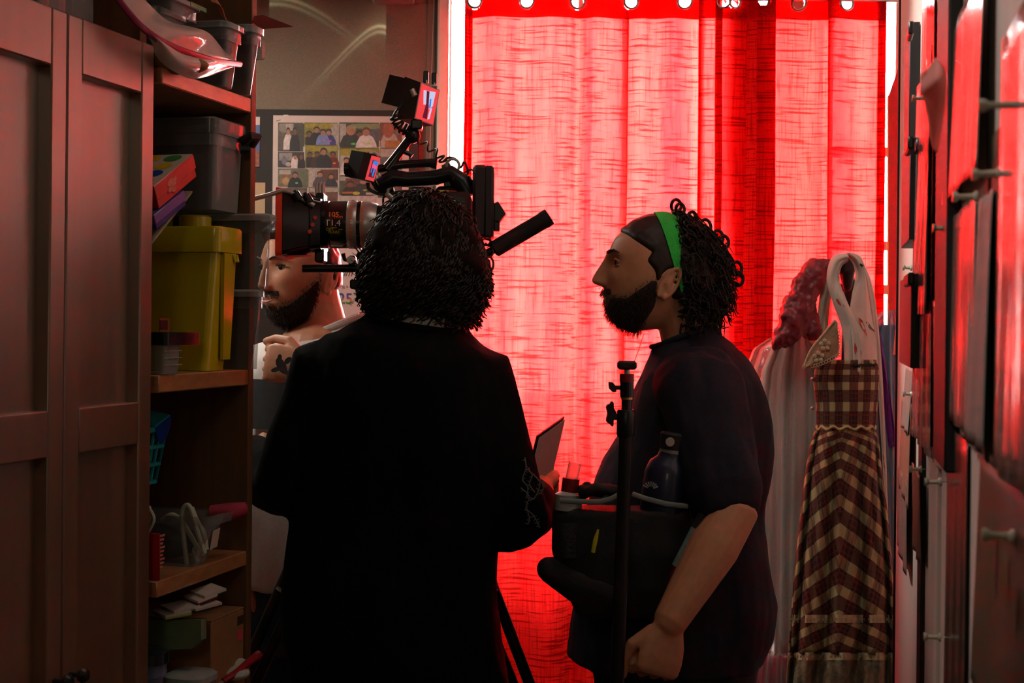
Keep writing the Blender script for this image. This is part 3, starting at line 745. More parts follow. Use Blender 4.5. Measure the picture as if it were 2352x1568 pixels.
# ================= man seen from behind, black sweater (centre) =================
M_black_cloth = mat('black_knit', lin((8, 8, 9)), .95, var=.2, scale=160, spec=.15, bump=.2, bscale=500)
M_shirt_in = mat('pale_grey_cotton', lin((178, 186, 176)), .85, var=.08, scale=120, bump=.2, bscale=600)
M_stitch = mat('grey_embroidery', lin((105, 105, 108)), .7, var=.2)
M_brown_tr = mat('dark_brown_trousers', lin((40, 30, 22)), .9, var=.2, scale=160)
M_page = mat('script_paper', lin((196, 190, 180)), .7, var=.06, scale=70)
D1 = 2.84
man1 = thing('person', 'man seen from behind in black sweater with pale collar and thick dark wavy hair', 'person', (P(915, 750, D1).x, D1, 0))
q = lambda px, py, d=D1: P(px, py, d)
HM1 = frm(q(975, 606, D1+.02), V((-.05, 1, -.10)), V((0, 0, 1))) @ Matrix.Scale(1.0, 4)
b = MB()
head_mb(b, HM1); ear_mb(b, HM1, 1); ear_mb(b, HM1, -1)
b.tube([q(968, 620), q(966, 690), q(962, 740), q(955, 800)], [.058, .062, .068, .09], 18)
LA = (q(752, 858, D1), q(655, 1128, D1-.02), q(578, 1050, D1+.22))
RA = (q(1088, 862, D1), q(1186, 1210, D1-.02), q(1240, 1120, D1+.23))
for S, E, W in (LA, RA): arm(b, S, E, W, (.06, .055, .05, .047, .038, .030))
hand_mb(b, LA[2], V((-.15, 1, .25)), V((.6, 0, -.8)), (.6, .8, .5), side=-1)
hand_mb(b, RA[2], V((.05, .9, .25)), V((0, -.3, -1)), (.9, 1.0, .6), side=1)
b.limb([q(940, 850), q(930, 1200), q(910, 1450)], [.12, .12, .12], 18)
for sx in (-1, 1):
    x0 = q(918, 0).x + sx*.1
    b.limb([V((x0, D1+.02, .85)), V((x0+sx*.02, D1, .48)), V((x0+sx*.03, D1+.03, .1))], [.09, .06, .045], 14)
part('body', smoothmesh('body', b, M_skin_t, .0042, 2), M_skin_t, man1)
# sweater
rows = [(720, 858, 1050, .070), (735, 842, 1064, .086), (752, 800, 1092, .105), (775, 748, 1118, .125), (810, 722, 1138, .14), (860, 708, 1150, .15), (940, 698, 1160, .15), (1050, 682, 1165, .145), (1160, 672, 1145, .14), (1260, 660, 1142, .145), (1360, 646, 1148, .15), (1430, 644, 1155, .155), (1490, 660, 1162, .16), (1560, 674, 1167, .165), (1640, 680, 1172, .165)]
b = MB().rings([slab((D1, q(0, y).z), q(a, y).x, q(c, y).x, h, 36, 2.4, tilt=-.012 if y < 800 else 0) for y, a, c, h in rows])
def sleeve(S, E, W, k, r):
    b.limb([S.lerp(q(930, 830), .35), S, S.lerp(E, .5), E, E.lerp(W, .35), E.lerp(W, k)], r, 20)
sleeve(*LA, .95, [.075, .083, .076, .070, .064, .055])
sleeve(*RA, .55, [.075, .083, .074, .070, .066, .062])
me = smoothmesh('sweater', b, M_black_cloth, .0065, 6)
wrinkle(me, .007, (8, 6, 4), 1.7); wrinkle(me, .003, (20, 14, 10), 4.4)
part('sweater', me, M_black_cloth, man1)
# pale t-shirt collar standing above the sweater neck
cp = [V((q(0, 0).x*0+q(965+95*math.cos(a), 0).x, D1+.088*math.sin(a)-.004, q(0, 731).z + .010*math.cos(a)*-1 + .006*math.sin(a)*-1)) for a in [2*PI*k/28 for k in range(28)]]
part('shirt_collar', MB().tube(cp, .0085, 8, False, True, flat=1.5), M_shirt_in, man1)
cp2 = [V((q(962+112*math.cos(a), 0).x, D1+.098*math.sin(a), q(0, 744).z - .014*math.cos(a))) for a in [2*PI*k/28 for k in range(28)]]
part('neck_rib', MB().tube(cp2, .010, 8, False, True), M_black_cloth, man1)
# embroidered stems on the right sleeve
b = MB()
E1, W1 = RA[1], RA[2]
def onsleeve(px, py): return P(px, py, D1-.105)
for pts in ([(1205,1050),(1208,1075),(1200,1100),(1212,1120),(1208,1145)], [(1207,1075),(1222,1090),(1216,1112),(1228,1130)], [(1196,1120),(1215,1140),(1208,1165),(1222,1180)], [(1225,1090),(1240,1110),(1230,1140),(1216,1150)], [(1208,1165),(1216,1190),(1212,1205)], [(1240,1100),(1248,1120),(1240,1135)], [(1222,1180),(1232,1195),(1240,1212)]):
    w_ = [onsleeve(*p) for p in pts]
    cc = [catmull(w_, k/20) for k in range(21)]
    b.tube(cc, .0013, 5)
    for k in range(2, 20, 2):
        d_ = V((R.uniform(-1, 1), 0, R.uniform(-.6, .9))).normalized()*.006; b.tube([cc[k], cc[k]+d_], [.0011, .0006], 4)
part('sleeve_embroidery', b, M_stitch, man1, 180, kind='stuff')
# trousers and shoes
b = MB().rings([slab((D1+.01, z), q(fx, 0).x, q(bx, 0).x, h, 24) for z, fx, bx, h in ((.96, 690, 1150, .13), (.86, 682, 1160, .145), (.76, 682, 1160, .145))])
for sx in (-1, 1):
    x0 = q(920, 0).x + sx*.105
    b.limb([V((x0, D1+.02, .78)), V((x0+sx*.02, D1+.01, .48)), V((x0+sx*.03, D1+.03, .1))], [.105, .085, .065], 16)
part('trousers', smoothmesh('trousers', b, M_brown_tr, .008, 4), M_brown_tr, man1)
for sx in (-1, 1):
    x0 = q(920, 0).x + sx*.135
    part('shoe', smoothmesh('shoe', MB().limb([V((x0, D1, .05)), V((x0, D1+.1, .05)), V((x0+sx*.02, D1+.19, .038))], [.048, .046, .036], 14).box((x0-.042, D1-.045, 0), (x0+.042, D1+.22, .03), b=.01), M_rubber, .005, 3), M_rubber, man1)
# hair: a thick wavy mass down to the nape
def h1mask(x, y, z):
    return np.maximum(np.clip((z-.045)/.02, 0, 1), np.clip((.035-y)/.02, 0, 1)*np.clip((z+.085+.3*np.clip(y+.02, 0, .1))/.02, 0, 1))
def h1thick(x, y, z):
    return .022 + .016*np.clip((.02-y)/.08, 0, 1) + .026*np.clip(np.abs(x)/.06, 0, 1)*np.clip((.07-z)/.08, 0, 1)
hair1 = part('hair', head_shell(HM1, h1mask, h1thick, 9, (45, .22)), M_hairs, man1, 180)
b = MB(); n = 0; H3 = HM1.to_3x3()
while n < 1500:
    dv = V((R.gauss(0, 1), R.gauss(-.5, 1), R.gauss(-.15, .8))).normalized()
    x, y, z = head_xyz(np.array([dv.x]), np.array([dv.y]), np.array([dv.z])); pl_ = V((x[0], y[0], z[0]))
    if pl_.y > .04 and pl_.z < .06: continue
    if pl_.z < -.088: continue
    n += 1
    t = float(h1thick(x, y, z)[0]); p0 = pl_+dv*t*.98
    low = max(0, min(1, (.03-pl_.z)/.09))
    down = H3 @ V((0, 0, -1)); out = H3 @ dv
    sx_ = 1 if dv.x > 0 else -1
    L = R.uniform(.03, .06); wv = R.uniform(.002, .0045) + .004*low; k_ = R.uniform(1, 2.2); ph = R.uniform(0, 6.28)
    tang = (down - out*down.dot(out)); tang = tang.normalized() if tang.length > .05 else (H3 @ V((R.gauss(0, 1), R.gauss(0, 1), 0))).normalized()
    sd = tang.cross(out).normalized()
    pts = []
    for k in range(15):
        u = k/14
        pts.append(HM1 @ p0 + tang*L*u*(1-.25*low*u) + out*(-.004+.010*u*(1-u)*2 + (.022*low+.004)*u*u*R.uniform(.8, 1.2)) + sd*math.sin(ph+k_*6.28*u)*wv*(.4+u) + out*math.cos(ph+k_*6.28*u)*wv*(.3+.7*u))
    r0 = R.uniform(.0018, .0040)
    b.tube(pts, [r0*(1-.75*(k/14)**2) for k in range(15)], 5)
# curls at the right nape and left lower side
for cx_, cy_ in ((1060, 660), (1075, 640), (1090, 655), (1050, 680), (1105, 620), (1098, 590), (1118, 605), (1036, 690), (1112, 640), (1088, 672), (1068, 690), (1122, 575), (1085, 620)):
    c_ = q(cx_, cy_, D1+R.uniform(-.02, .05)); rr = R.uniform(.009, .015); a0 = R.uniform(0, 6)
    b.tube([c_ + V((math.cos(a0+k*.36)*rr*(1-.02*k), .003*k, math.sin(a0+k*.36)*rr*1.3*(1-.02*k))) for k in range(19)], [.0028-.0001*k for k in range(19)], 5)
for cx_, cy_, ex, ey in ((870, 650, 822, 668), (880, 660, 838, 690), (872, 640, 815, 640), (868, 610, 812, 598), (866, 625, 816, 622), (885, 680, 852, 706), (878, 670, 845, 700), (872, 655, 830, 682), (870, 600, 818, 575), (864, 585, 822, 560)):
    a_, e_ = q(cx_, cy_, D1), q(ex, ey, D1-.01+R.uniform(-.03, .03)); m_ = (a_+e_)/2 - V((0, 0, .012))
    for _ in range(3):
        j = V((R.uniform(-.006, .006), R.uniform(-.01, .01), R.uniform(-.006, .006)))
        cc = [catmull([a_, m_+j, e_+j*1.8], k/12) for k in range(13)]
        b.tube(cc, [.0022*(1-.8*k/12) for k in range(13)], 5)
part('waves', b, M_hair, hair1, 180)
part('earring', MB().lathe([(.0005, -.004), (.012, -.004), (.0135, 0), (.012, .004), (.0005, .004)], Matrix.Translation(q(888, 688, D1-.02)) @ Matrix.Rotation(.9, 4, 'Z') @ Matrix.Rotation(PI/2, 4, 'Y') @ Matrix.Diagonal((1.7, 1, 1, 1)), 20), mat('black_gloss', (.01, .01, .01), .12), man1)
# script pages held out in front of him
b = MB()
pg = [q(1236, 1000, D1+.17), q(1298, 956, D1+.33), q(1262, 1112, D1+.30), q(1205, 1130, D1+.14)]
n_ = ((pg[1]-pg[0]).cross(pg[3]-pg[0])).normalized()
n_ = n_ if n_.y < 0 else -n_
clip = thing('clipboard', 'clipboard with loose script pages held up by the black-sweatered man', 'clipboard', pg[3])
part('board', MB().prism([p - n_*.004 for p in pg], n_*.003), M_black, clip)
for k in range(3):
    sh = V((R.uniform(-.003, .003), 0, R.uniform(-.003, .003)))
    part('page', MB().prism([p.lerp((pg[0]+pg[2])/2, .05+.02*k)+sh + n_*(.0015*k) for p in pg], n_*.0008), M_page, clip)
# ================= man in the white t-shirt (left, behind the lens) =================
M_white_t = mat('white_cotton', lin((214, 210, 204)), .85, var=.06, scale=90, bump=.15, bscale=500)
M_greyprint = mat('dark_grey_print', lin((62, 68, 72)), .85, var=.12, scale=60)
M_jeans = mat('blue_denim', lin((44, 62, 88)), .85, var=.25, scale=220, stretch=(1, 1, .3))
M_ink = mat('tattoo_ink', lin((58, 60, 66)), .55, var=.3, scale=120)
D3 = 3.38
man3 = thing('person', 'bearded man in white t-shirt at left, hand at his chest, behind the cinema lens', 'person', (P(690, 750, D3).x, D3, 0))
q = lambda px, py, d=D3: P(px, py, d)
H3s = 1.03
HM3 = frm(q(688, 626), V((-.66, -.75, -.05)), V((-.02, 0, 1))) @ Matrix.Scale(H3s, 4)
hk3 = dict(nose=.024, chin=1.0, jaw=.85)
b = MB()
head_mb(b, HM3, **hk3); ear_mb(b, HM3, 1, 1.15); ear_mb(b, HM3, -1, 1.15)
b.tube([q(715, 650, D3+.03), q(725, 700, D3+.03), q(738, 745, D3+.03), q(745, 800, D3+.02)], [.060, .061, .060, .07], 18)
RA3 = (q(600, 850, D3+.04), q(566, 1100, D3+.04), q(570, 1290, D3-.02))
LA3 = (q(862, 838, D3+.04), q(860, 1075, D3-.12), q(708, 842, D3-.225))
arm(b, *RA3)
arm(b, *LA3)
HW = LA3[2]
hand_mb(b, HW, V((-.95, .10, .10)), V((.05, 1, -.15)), (1.1, 1.4, .9), side=-1, s=1.03, thumb=.55)
hand_mb(b, RA3[2], V((0, -.1, -1)), V((1, 0, 0)), (.4, .5, .4), side=1)
b.limb([q(730, 830), q(725, 1100), q(720, 1350)], [.11, .12, .12], 16)
part('body', smoothmesh('body', b, M_skin, .0032, 2), M_skin, man3)
rows = [(742, 692, 842, .066, .034), (756, 672, 858, .080, .032), (776, 626, 876, .115, .014), (806, 586, 890, .134, .004), (850, 574, 892, .14), (920, 566, 894, .145), (1030, 566, 886, .145), (1150, 562, 880, .15), (1260, 558, 884, .155), (1335, 552, 890, .16)]
b = MB().rings([slab((D3+.02, q(0, y).z), q(a, y).x, q(c, y).x, h, 36, 2.3, tilt=(r_[4] if len(r_) > 4 else 0)) for r_ in rows for y, a, c, h in [r_[:4]]])
b.limb([q(680, 840), LA3[0], LA3[0].lerp(LA3[1], .5), LA3[0].lerp(LA3[1], .8)], [.09, .078, .076, .074], 18)
b.limb([q(680, 840), RA3[0], RA3[0].lerp(RA3[1], .5), RA3[0].lerp(RA3[1], .8)], [.09, .078, .076, .074], 18)
me = smoothmesh('tshirt', b, M_white_t, .006, 6); wrinkle(me, .008, (7, 6, 3.0), 5.1); wrinkle(me, .003, (18, 14, 8), 2.2)
part('t_shirt', me, M_white_t, man3)
# dark square print on the front of the shirt
def prn(u, v):
    y0 = D3+.02-.152-.004*math.sin(3*u); return V((q(582, 0).x+(q(690, 0).x-q(582, 0).x)*u, y0 + .035*(abs(u-.9))**2, q(0, 860).z+(q(0, 970).z-q(0, 860).z)*v))
part('shirt_print', MB().grid(prn, 8, 8, -.006), M_greyprint, man3)
cp = [V((q(767+76*math.cos(a), 0).x, D3+.02+.070*math.sin(a)-.004, q(0, 746).z + .034*math.cos(a))) for a in [2*PI*k/28 for k in range(28)]]
part('collar', MB().tube(cp, .0075, 8, False, True), M_white_t, man3)
b = MB().rings([slab((D3+.02, q(0, y).z), q(a, y).x, q(c, y).x, h, 24) for y, a, c, h in ((1310, 562, 880, .14), (1400, 556, 886, .15), (1480, 552, 890, .15))])
for sx in (-1, 1):
    x0 = q(720, 0).x+sx*.095
    b.limb([V((x0, D3+.02, .76)), V((x0, D3+.01, .46)), V((x0+sx*.01, D3+.03, .1))], [.108, .082, .062], 16)
part('jeans', smoothmesh('jeans', b, M_jeans, .008, 4), M_jeans, man3)
for sx in (-1, 1):
    x0 = q(720, 0).x+sx*.105
    part('shoe', smoothmesh('shoe', MB().limb([V((x0, D3+.05, .05)), V((x0-.02, D3-.06, .05)), V((x0-.04, D3-.15, .038))], [.048, .046, .036], 14).box((x0-.075, D3-.18, 0), (x0+.04, D3+.09, .03), b=.01), M_rubber, .005, 3), M_rubber, man3)
eyes(HM3, man3, (-.1, 1, -.02))
def h3mask(x, y, z):
    top = np.clip((z-.060-.5*np.clip(y-.05, -1, 1))/.012, 0, 1)
    side = np.clip((-.004-y)/.012, 0, 1)*np.clip((z+.05)/.02, 0, 1)
    hole = np.exp(-(((y+.022)/.020)**2+((z+.022)/.033)**2)**2)*(np.abs(x) > .03)
    return np.maximum(top, side)*(1-hole)
hair3 = part('hair', head_shell(HM3, h3mask, lambda x, y, z: .010+.012*np.clip((z-.02)/.08, 0, 1), 5, (60, .4), **hk3), M_hair, man3, 180)
def b3mask(x, y, z):
    jawl = np.clip((-.040+.9*np.clip(.05-y, -.02, .07)-z)/.02, 0, 1)*np.clip((y+.004)/.01, 0, 1)
    jawl = jawl*(1-G(x, .020)*G(z+.075, .012)*.5)
    mous = np.clip(1.2-np.abs(z+.0455)/.008, 0, 1)*(np.abs(x) < .030)*(y > .06)*2
    lips = G(z+.060, .011)*G(x, .021)*(y > .06)
    return np.clip(np.maximum(jawl, mous)-1.3*lips, 0, 1)*np.clip((y+.002)/.01, 0, 1)
part('beard', head_shell(HM3, b3mask, lambda x, y, z: .0012+.003*np.clip((-.085-z)/.03, 0, 1), 3, (260, .55), **hk3), M_beard, hair3, 180)
for sx in (-1, 1): part('eyebrow', MB().tube([HM3 @ (p+V((0, .0005, 0))) for p in brow_pts(sx)], [.0025, .004, .0036, .0016], 8, flat=.6), M_beard, hair3)
# lips, upper lash lines
lp = lambda x, z, dy=0: HM3 @ V((x, .1065-.0+dy-6*x*x, z))
part('mouth', MB().tube([lp(-.021, -.0605, -.004), lp(-.01, -.0640), lp(0, -.0650), lp(.01, -.0640), lp(.021, -.0605, -.004)], [.0015, .0042, .0048, .0042, .0015], 8), M_lip, man3)
for sx in (-1, 1):
    part('eyelid', MB().tube([HM3 @ V((sx*(.031+.0145*t), .0885-.008*t*t*(1.3 if t*1 > 0 else .6), .0155+.0042*(1-t*t))) for t in (-1, -.6, -.2, .2, .6, 1)], .0021, 6), M_beard, man3)
# tattoo on the back of the hand: an inked shape lying on the skin
b = MB()
tc = HW + V((-.056, -.0195, .002))
for dx_, dz_, rx, rz, rot in ((0, 0, .010, .020, .5), (.014, .012, .006, .010, -.8), (-.012, -.008, .012, .005, .3), (.010, -.014, .016, .005, -.6), (-.004, .018, .005, .008, 0)):
    c_ = tc + V((dx_, 0, dz_))
    b.add([c_+V((math.cos(rot)*math.cos(a)*rx-math.sin(rot)*math.sin(a)*rz, -.0012+.02*((math.cos(a)*rx+dx_)**2)*10, math.sin(rot)*math.cos(a)*rx+math.cos(rot)*math.sin(a)*rz)) for a in [2*PI*k/12 for k in range(12)]], [tuple(range(12))[::-1]])
part('hand_tattoo', b, M_ink, man3, kind='stuff')
# dangling spiral earring
ec = HM3 @ V((.079, -.020, -.052))
b = MB(); b.tube([ec, ec-V((0, 0, .045))], [.0012, .0006], 6)
for k in range(6): b.torus(ec-V((0, 0, .010+.0055*k)), (0, .3, 1), .0042-.0005*k, .0011, 12, 5)
part('earring', b, M_black, man3)

beard_hairs(HM3, b3mask, 3000, hair3, 12, hk3)
# ================= cinema camera on its tripod =================
DRG = 3.10
q = lambda px, py, d=DRG: P(px, py, d)
KR = DRG/F                                   # metres per pixel at the rig
M_alu = mat('anodised_black', (.014, .014, .015), .32, metal=.3, var=.15, scale=90)
M_gloss = mat('black_gloss_paint', (.010, .010, .011), .18, var=.1, coat=.5)
M_silver = mat('satin_steel', (.50, .47, .44), .34, .55, var=.08, scale=60, stretch=(1, 60, 1))
M_orange = mat('orange_red_edge', lin((225, 60, 20)), .5, var=.08)
M_redglow = mat('red_lit_metal', lin((210, 70, 60)), .3, metal=.4)  # red light falling on the metal, put into its colour
M_bat = mat('battery_plastic', lin((42, 34, 36)), .55, var=.1)
M_cable = mat('black_cable', (.012, .012, .012), .45)
M_txt_o = mat('orange_engraving', lin((232, 110, 30)), .5)
M_txt_w = mat('white_engraving', lin((225, 220, 210)), .5)
M_txt_y = mat('yellow_engraving', lin((205, 200, 40)), .5)
M_scr_r = mat('screen_red', lin((240, 70, 70)), .2, emit=(*lin((240, 70, 75)), .75), var=.15, scale=60)
M_scr_b = mat('screen_blue', lin((40, 140, 230)), .2, emit=(*lin((40, 140, 235)), .8), var=.2, scale=90)
M_scr_w = mat('screen_pale', lin((190, 205, 235)), .2, emit=(*lin((185, 200, 235)), .85), var=.1)
M_scr_d = mat('screen_dark', lin((90, 20, 40)), .2, emit=(*lin((110, 25, 50)), .6), var=.2)
def text_mesh(s, size, xf, extrude=.0, shear=0, align='CENTER', bold=0):
    cu = bpy.data.curves.new('t', 'FONT'); cu.body = s; cu.size = size; cu.extrude = extrude; cu.shear = shear; cu.align_x = align; cu.resolution_u = 3; cu.offset = bold
    o = bpy.data.objects.new('t', cu); COL.objects.link(o); dg = bpy.context.evaluated_depsgraph_get(); dg.update()
    me = bpy.data.meshes.new_from_object(o.evaluated_get(dg)); bpy.data.objects.remove(o); bpy.data.curves.remove(cu)
    b = MB(); b.v = [xf(v.co) for v in me.vertices]; b.f = [tuple(p.vertices) for p in me.polygons]; b.m = [0]*len(b.f); bpy.data.meshes.remove(me)
    return b
Xv, Yv = V((1, 0, 0)), V((0, 1, 0))
rig = thing('cinema_camera', 'black cinema camera rig with silver-banded lens and orange-edged matte box, behind the sweatered man', 'camera', q(960, 640))
# matte box: hood flaring to the front, orange-red front edge
def rrX(px, yt, yb, hd, d=DRG, r=.012, n=5):
    c = q(px, (yt+yb)/2, d); h = abs(q(px, yt, d).z-q(px, yb, d).z)/2; out = []
    for sy, sz, a0 in ((1, 1, 0), (-1, 1, 90), (-1, -1, 180), (1, -1, 270)):
        for k in range(n):
            a = math.radians(a0+90*k/(n-1)); out.append(V((c.x, c.y+sy*(hd-r)+r*math.cos(a), c.z+sz*(h-r)+r*math.sin(a))))
    return out
b = MB().rings([rrX(664, 440, 590, .088), rrX(700, 452, 580, .078), rrX(745, 462, 574, .068)], True)
part('matte_box', b, M_gloss, rig)
part('matte_box_edge', MB().rings([rrX(648, 437, 593, .090), rrX(663, 439, 591, .0895)], True), M_orange, rig)
fl = MB().prism([q(655, 438, DRG-.085), q(722, 470, DRG-.085), q(722, 470, DRG+.085), q(655, 438, DRG+.085)], V((0, 0, .004)))
part('top_flag', fl, M_gloss, rig)
part('top_flag_arm', MB().tube([q(560, 462, DRG-.09), q(620, 447, DRG-.09), q(650, 437, DRG-.088), q(668, 441, DRG-.088), q(722, 472, DRG-.085)], .0052, 10), M_silver, rig)
part('top_flag_bar', MB().tube([q(560, 462, DRG+.09), q(648, 438, DRG+.088), q(720, 470, DRG+.085)], .004, 8), M_alu, rig)
for a_ in ((678, 443), (702, 448)):
    part('flag_knob', MB().cyl(q(*a_, DRG-.088), q(a_[0]+10, a_[1]+16, DRG-.088), .009, 12).cyl(q(a_[0]-3, a_[1]-5, DRG-.088), q(*a_, DRG-.088), .004, 8), M_alu, rig)
part('bottom_lit_edge', MB().prism([q(660, 591, DRG-.085), q(714, 589, DRG-.085), q(714, 589, DRG+.085), q(660, 591, DRG+.085)], V((0, 0, .004))), M_redglow, rig)  # thin red strip imitating light along the hood's lower edge
part('filter_stage', MB().box(q(708, 576, DRG-.075), q(735, 456, DRG+.075), b=.004), M_alu, rig)
for px, py in ((724, 500), (718, 516), (712, 532)): part('stage_screw', MB().lathe([(.0005, .003), (.0045, .003), (.005, 0)], Matrix.Translation(q(px, py, DRG-.0752)) @ Matrix.Rotation(PI/2, 4, 'X'), 12), M_redglow, rig)
b = MB()
for px in (729, 736, 744): b.tube([q(px, 470), q(px-2, 430), q(px, 418)], [.005, .0045, .003], 8)
part('focus_gear_pins', b, M_silver, rig, kind='stuff')
part('gear_block', MB().box(q(724, 478, DRG-.03), q(752, 448, DRG+.03), b=.003), M_alu, rig)
# lens: turned profile along X
lx = lambda px: (px-868)*KR
LM = frame(V((0, 0, 1)), V((0, -1, 0))) if False else Matrix(((0, 0, 1, q(868, 517).x), (0, -1, 0, DRG), (1, 0, 0, q(868, 517).z), (0, 0, 0, 1)))
R0 = 55*KR
def band(name, prof, m): return part(name, MB().lathe([(r*R0, lx(px)) for px, r in prof], LM, 48), m, rig)
band('lens_front', [(736, .3), (736, .93), (742, 1.0), (756, 1.0), (758, .965), (762, .965)], M_alu)
band('lens_barrel', [(760, .4), (760, .96), (764, .985), (800, .985), (801, .96)], M_gloss)
band('focus_band', [(800, .5), (800, .97), (802, 1.0), (822, 1.0), (824, .97)], M_silver)
band('black_band', [(823, .5), (823, .985), (831, .985), (832, .96)], M_gloss)
band('iris_band', [(831, .5), (831, .97), (833, .985), (846, .985), (858, .95), (868, .88)], M_silver)
band('lens_mount', [(866, .5), (866, .84), (884, .80), (905, .74)], M_alu)
for k, (px, r, m) in enumerate(((812, 1.0, M_txt_o), (838, .985, M_txt_o))):
    b = MB()
    for j in range(20):
        a = math.radians(-70+7.4*j); rr = R0*r+.0004
        c = V((q(868, 517).x+lx(px), DRG-rr*math.cos(a), q(868, 517).z+rr*math.sin(a))); u = V((0, math.sin(a), math.cos(a)))*(.0022+.0014*(j % 3 == 0)); w_ = Xv*.0045
        b.add([c-u*.5-w_, c-u*.5+w_*.2*(j % 4), c+u*.5+w_*.2*(j % 4), c+u*.5-w_], [(0, 1, 2, 3)])
    part('distance_marks', b, m, rig, kind='stuff')
def onlens(px, py, rad=1.0):
    x0 = q(px, 517).x; z0 = q(868, 517).z; ang0 = math.asin(max(-.95, min(.95, (517-py)*KR/R0)))
    rr = R0*rad+.0005
    return lambda co: V((x0+co.x, DRG-rr*math.cos(ang0+co.y/rr), z0+rr*math.sin(ang0+co.y/rr)))
part('lens_lettering', text_mesh('105', 17*KR, onlens(772, 502, .985), bold=.0004), M_txt_o, rig, 0)
part('lens_lettering', text_mesh('mm', 13*KR, onlens(784, 506, .985)), M_txt_o, rig, 0)
part('lens_lettering', text_mesh('T1.4', 20*KR, onlens(771, 523, .985)), M_txt_w, rig, 0)
part('lens_lettering', text_mesh('SOFT', 9.5*KR, onlens(762, 534, .985), shear=.2), M_txt_y, rig, 0)
part('lens_lettering', text_mesh('FLARE', 9.5*KR, onlens(773, 540, .985), shear=.2), M_txt_y, rig, 0)
b = MB()
for x0, x1, py in ((768, 780, 528), (784, 793, 532)):
    f_ = onlens(x0, py, .985); L_ = (x1-x0)*KR; b.add([f_(V((0, 0, 0))), f_(V((L_, 0, 0))), f_(V((L_, .0012, 0))), f_(V((0, .0012, 0)))], [(0, 1, 2, 3)])
part('lettering_bars', b, M_txt_y, rig, 0, kind='stuff')
b = MB(); b.tube([q(742, 590), q(748, 580), q(775, 578)], .006, 8)
part('lens_support', MB().box(q(722, 602, DRG-.03), q(752, 573, DRG+.03), b=.004), M_alu, rig)
part('rod_bracket', MB().box(q(800, 612, DRG-.07), q(820, 588, DRG-.04), b=.003).box(q(826, 655, DRG-.06), q(845, 598, DRG+.06), b=.003), M_alu, rig)
part('bracket_knob', MB().lathe([(.001, .012), (.008, .012), (.009, .002), (.006, 0)], Matrix.Translation(q(806, 597, DRG-.07)) @ Matrix.Rotation(PI/2, 4, 'X'), 14), M_silver, rig)
for dy in (-.055, .055): part('support_rod', MB().cyl(q(695, 617, DRG+dy), q(1010, 614, DRG+dy), .0085, 14), M_alu, rig)
part('cable_loop', MB().tube([q(788, 582), q(792, 596), q(806, 600), q(820, 592), q(826, 580)], .0045, 8), M_cable, rig)
part('base_plate', MB().box(q(803, 663, DRG-.06), q(1010, 647, DRG+.06), b=.003), M_alu, rig)
for k in range(5): part('plate_screw', MB().ball(q(818+14*k, 655, DRG-.0605), .0022, 8, 6), M_silver, rig)
part('camera_body', MB().box(q(900, 640, DRG-.065), q(1086, 452, DRG+.07), b=.012), M_alu, rig)
part('side_panel', MB().box(q(905, 620, DRG-.078), q(1050, 470, DRG-.064), b=.006), M_gloss, rig)
part('battery', MB().box(q(1084, 545, DRG-.045), q(1122, 391, DRG+.07), b=.007), M_bat, rig)
part('battery_cover', MB().box(q(1110, 545, DRG-.047), q(1136, 393, DRG+.072), b=.005), M_bat, rig)
part('receiver_box', MB().prism([q(1128, 470), q(1144, 462), q(1162, 490), q(1146, 512), q(1130, 505)], V((0, .05, 0))).box(q(1134, 530, DRG), q(1148, 508, DRG+.04), b=.002), M_alu, rig)
# top handle: two long bars with a grip, joined to the body
part('top_handle', MB().tube([q(870, 425), q(905, 408), q(935, 412), q(1000, 408), q(1035, 398), q(1060, 420), q(1078, 450)], [.016, .020, .017, .017, .018, .024, .024], 14), M_alu, rig)
part('handle_bar', MB().tube([q(868, 388), q(920, 378), q(985, 374), q(1004, 376)], [.009, .0095, .0095, .013], 12), M_gloss, rig)
part('handle_post', MB().tube([q(905, 420), q(893, 432), q(890, 446), q(905, 458), q(930, 468)], .007, 10), M_silver, rig)
part('cheese_plate', MB().box(q(945, 455, DRG-.03), q(995, 436, DRG+.04), b=.003), M_alu, rig)
part('timecode_box', MB().tube([q(990, 452), q(1010, 440), q(1080, 438)], [.006, .012, .012], 10), M_alu, rig)
part('box_label', MB().box(q(1010, 446, DRG-.014), q(1032, 437, DRG-.011)), mat('yellow_sticker', lin((215, 180, 30)), .5), rig)
part('box_label', MB().box(q(1034, 446, DRG-.014), q(1056, 438, DRG-.011)), mat('red_sticker', lin((200, 40, 30)), .5), rig)
part('clamp_head', MB().prism([q(1014, 380), q(1030, 372), q(1052, 400), q(1076, 418), q(1050, 440), q(1020, 428)], V((0, .05, 0))), M_alu, rig)
part('bright_ring', MB().torus(q(1040, 380), (0, 1, .1), .014, .0035, 20, 6), M_silver, rig)
# articulated arm to the upper monitor
part('monitor_arm', MB().tube([q(888, 388), q(905, 366), q(938, 322), q(950, 310)], [.012, .0105, .0095, .013], 12), M_gloss, rig)
part('arm_lever', MB().tube([q(920, 346), q(940, 353), q(947, 358)], [.005, .005, .006], 8), M_alu, rig)
part('arm_elbow', MB().ball(q(948, 312), .017, 14, 10).cyl(q(948, 312), q(953, 286), .010, 12), M_alu, rig)
mo = thing('monitor', 'small field monitor with red picture on top of the camera rig', 'monitor', q(968, 285))
e1 = (q(1008, 208)-q(970, 192)); e2 = (q(988, 287)-q(1008, 208))     # picture edges
tl, tr, bl = q(966, 189, DRG-.02), q(1009, 207, DRG+.01), q(951, 272, DRG-.02)
ex, ey = tr-tl, bl-tl; ez = ex.cross(ey).normalized()
if ez.y > 0: ez = -ez
pt = lambda u, v, w_: tl + ex*u + ey*v + ez*w_
